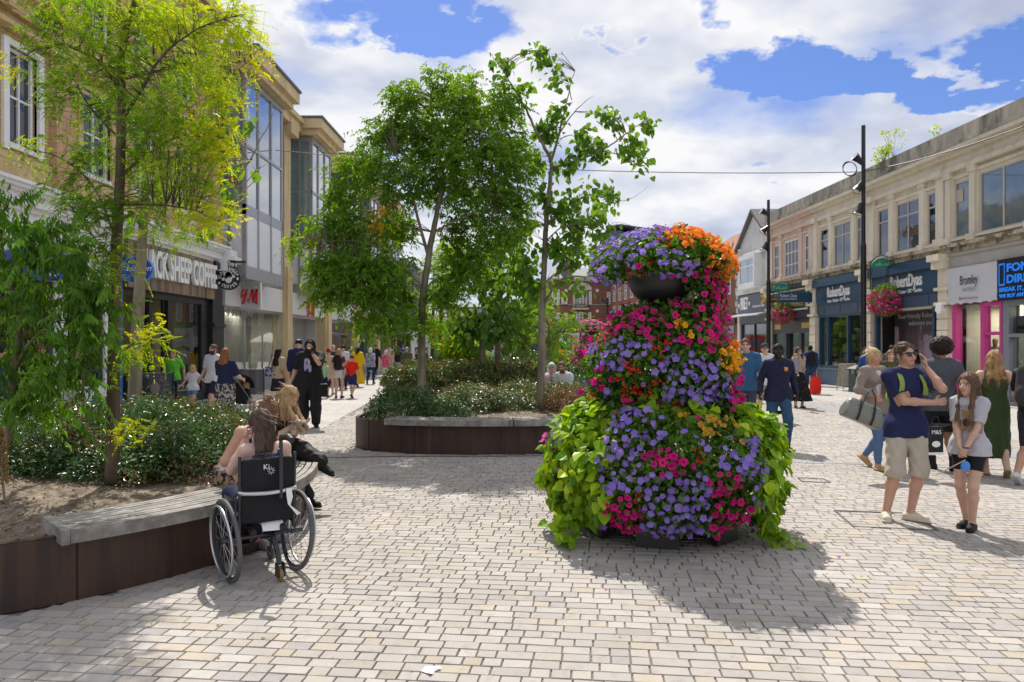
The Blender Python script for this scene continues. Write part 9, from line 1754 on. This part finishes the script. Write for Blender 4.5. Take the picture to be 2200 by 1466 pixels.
seat_at('older man in pale pink shirt and glasses sitting among the shrubs',1166,778,17.2,60,1.74,skin=FAIR,hair=('short',GREY),top=dict(c=(.55,.42,.45),sleeve=1.8,loose=.03,nm='shirt'),bot=dict(c=(.2,.3,.45)),lean=22)
seat_at('white-haired woman in blue cardigan sitting beside the man in pink',1180,779,17.9,40,1.62,skin=FAIR,hair=('bob',(.7,.68,.64),.08),top=dict(c=(.03,.12,.40),sleeve=1.8,loose=.03,nm='cardigan'),bot=dict(c=(.2,.2,.25)),sex='f')
seat_at('bearded man in white t-shirt sitting beyond the middle bed',1212,776,17.0,-20,1.76,skin=FAIR,hair=('short',(.16,.08,.045)),top=dict(c=(.64,.62,.68),sleeve=.9,loose=.03,nm='t_shirt'),bot=dict(kind='shorts',c=(.2,.2,.22)),beard=(.10,.05,.03),lean=14)
seat_at('dark-shirted bald man with sunglasses sitting far behind the man in white',1206,763,26,0,1.76,skin=TAN,hair=('buzz',BLKH),top=dict(c=(.02,.02,.035),sleeve=.9,nm='t_shirt'),bot=dict(c=BLK),extra='shades')
seat_at('man in navy shirt sitting in front of the young tree',1068,768,27.5,20,1.74,skin=TAN,hair=('short',BRN),top=dict(c=(.02,.025,.10),sleeve=.9,nm='shirt'),bot=dict(c=DEN),lean=12)
seat_at('woman with ginger hair looking left among the farther shrubs',1036,766,30,-60,1.62,skin=FAIR,hair=('bob',(.26,.11,.05),.1),top=dict(c=(.3,.28,.22),sleeve=.9,nm='top'),bot=dict(c=DEN),sex='f')
seat_at('white-haired person in sunglasses far behind the two trees',1110,769,30,30,1.6,skin=FAIR,hair=('short',(.7,.7,.68)),top=dict(c=(.2,.2,.22),sleeve=.9,nm='top'),bot=dict(c=BLK))
seat_at('brown-haired woman in dark top sitting farther back right of the young tree',1133,752,33,-30,1.65,skin=TAN,hair=('long',BRN,.2),top=dict(c=(.3,.12,.06),sleeve=.5,nm='top'),bot=dict(c=BLK),sex='f')
Pst=person('person in blue and white striped top crouched behind the flower tower',(1.05,9.3,0),60,1.70,skin=FAIR,hair=('short',BRN),top=dict(m=fab((.60,.62,.68),col2=(.03,.07,.22),scale=16,thr=(.49,.51)),sleeve=1.9,loose=.03,nm='striped_top'),bot=dict(c=DEN),pose='sit',lean=20,h=.015)
person('person in olive t-shirt and black trousers behind the drooping leaves at left',gp(84,928),150,1.75,TAN,('short',BRN),dict(c=(.19,.15,.075),sleeve=.9,loose=.03,nm='t_shirt'),dict(kind='trousers',c=BLK),pose='stand',b=1.12)
person('woman in black with ginger hair in a bun behind the drooping leaves',at(168,16.6),120,1.66,FAIR,('bun',(.26,.14,.06)),dict(c=BLK,sleeve=1.5,nm='top'),dict(kind='trousers',c=BLK),sex='f',pose='stand')
person('person in bright blue top at the very left edge behind the leaves',at(2,13.6),160,1.70,TAN,('short',BLKH),dict(c=(.02,.08,.28),sleeve=1.5,nm='top'),dict(kind='trousers',c=(.03,.04,.07)),pose='stand')
def mannequin(loc,rz,H,tp,bt,lab,hr=('bald',BLKH),sk=(.62,.58,.52)):
 p=person(lab,loc,rz,H,sk,hr,tp,bt,None,sex='f',h=.022);p['root'].name='mannequin';p['root']['category']='mannequin';p['root']['label']=lab;return p
q=RF.p(22.95,-.7,.22);mannequin((q.x,q.y,.22),-60,1.72,dict(c=(.62,.60,.58),sleeve=0,low=.44,straps=1,nm='gown_bodice'),dict(kind='gown_skirt',c=(.62,.60,.58),hem=.03,wide=.26),'mannequin in long white gown in the pink framed shop window',sk=(.22,.15,.10))
q=RF.p(22.62,-1.3,.22);mannequin((q.x,q.y,.22),-60,1.72,dict(c=(.03,.06,.22),sleeve=0,low=.44,nm='gown_bodice'),dict(kind='gown_skirt',c=(.015,.035,.12),hem=.03,wide=.28),'mannequin in navy gown behind the white one',sk=(.22,.15,.10))
q=RF.p(21.95,-.9,.05);mannequin((q.x,q.y,.05),-40,1.7,dict(c=(.04,.10,.38),sleeve=0,low=.42,nm='gown_bodice'),dict(kind='gown_skirt',c=(.04,.08,.3),hem=.03,wide=.28),'mannequin in blue gown behind the pink door frame',sk=(.22,.15,.10))
q=LF.p(26.0,-.9,.5);mannequin((q.x,q.y,.5),60,1.7,dict(c=(.60,.55,.45),sleeve=1,nm='top'),dict(kind='trousers',c=(.6,.55,.45)),'pale mannequin at the left of the glass bay store window')
q=LF.p(26.9,-.9,.5);mannequin((q.x,q.y,.5),60,1.7,dict(c=(.28,.03,.03),sleeve=1.6,nm='top'),dict(kind='trousers',c=(.10,.14,.2)),'mannequin in dark red top in the glass bay store window')
print('objects',len(bpy.data.objects))
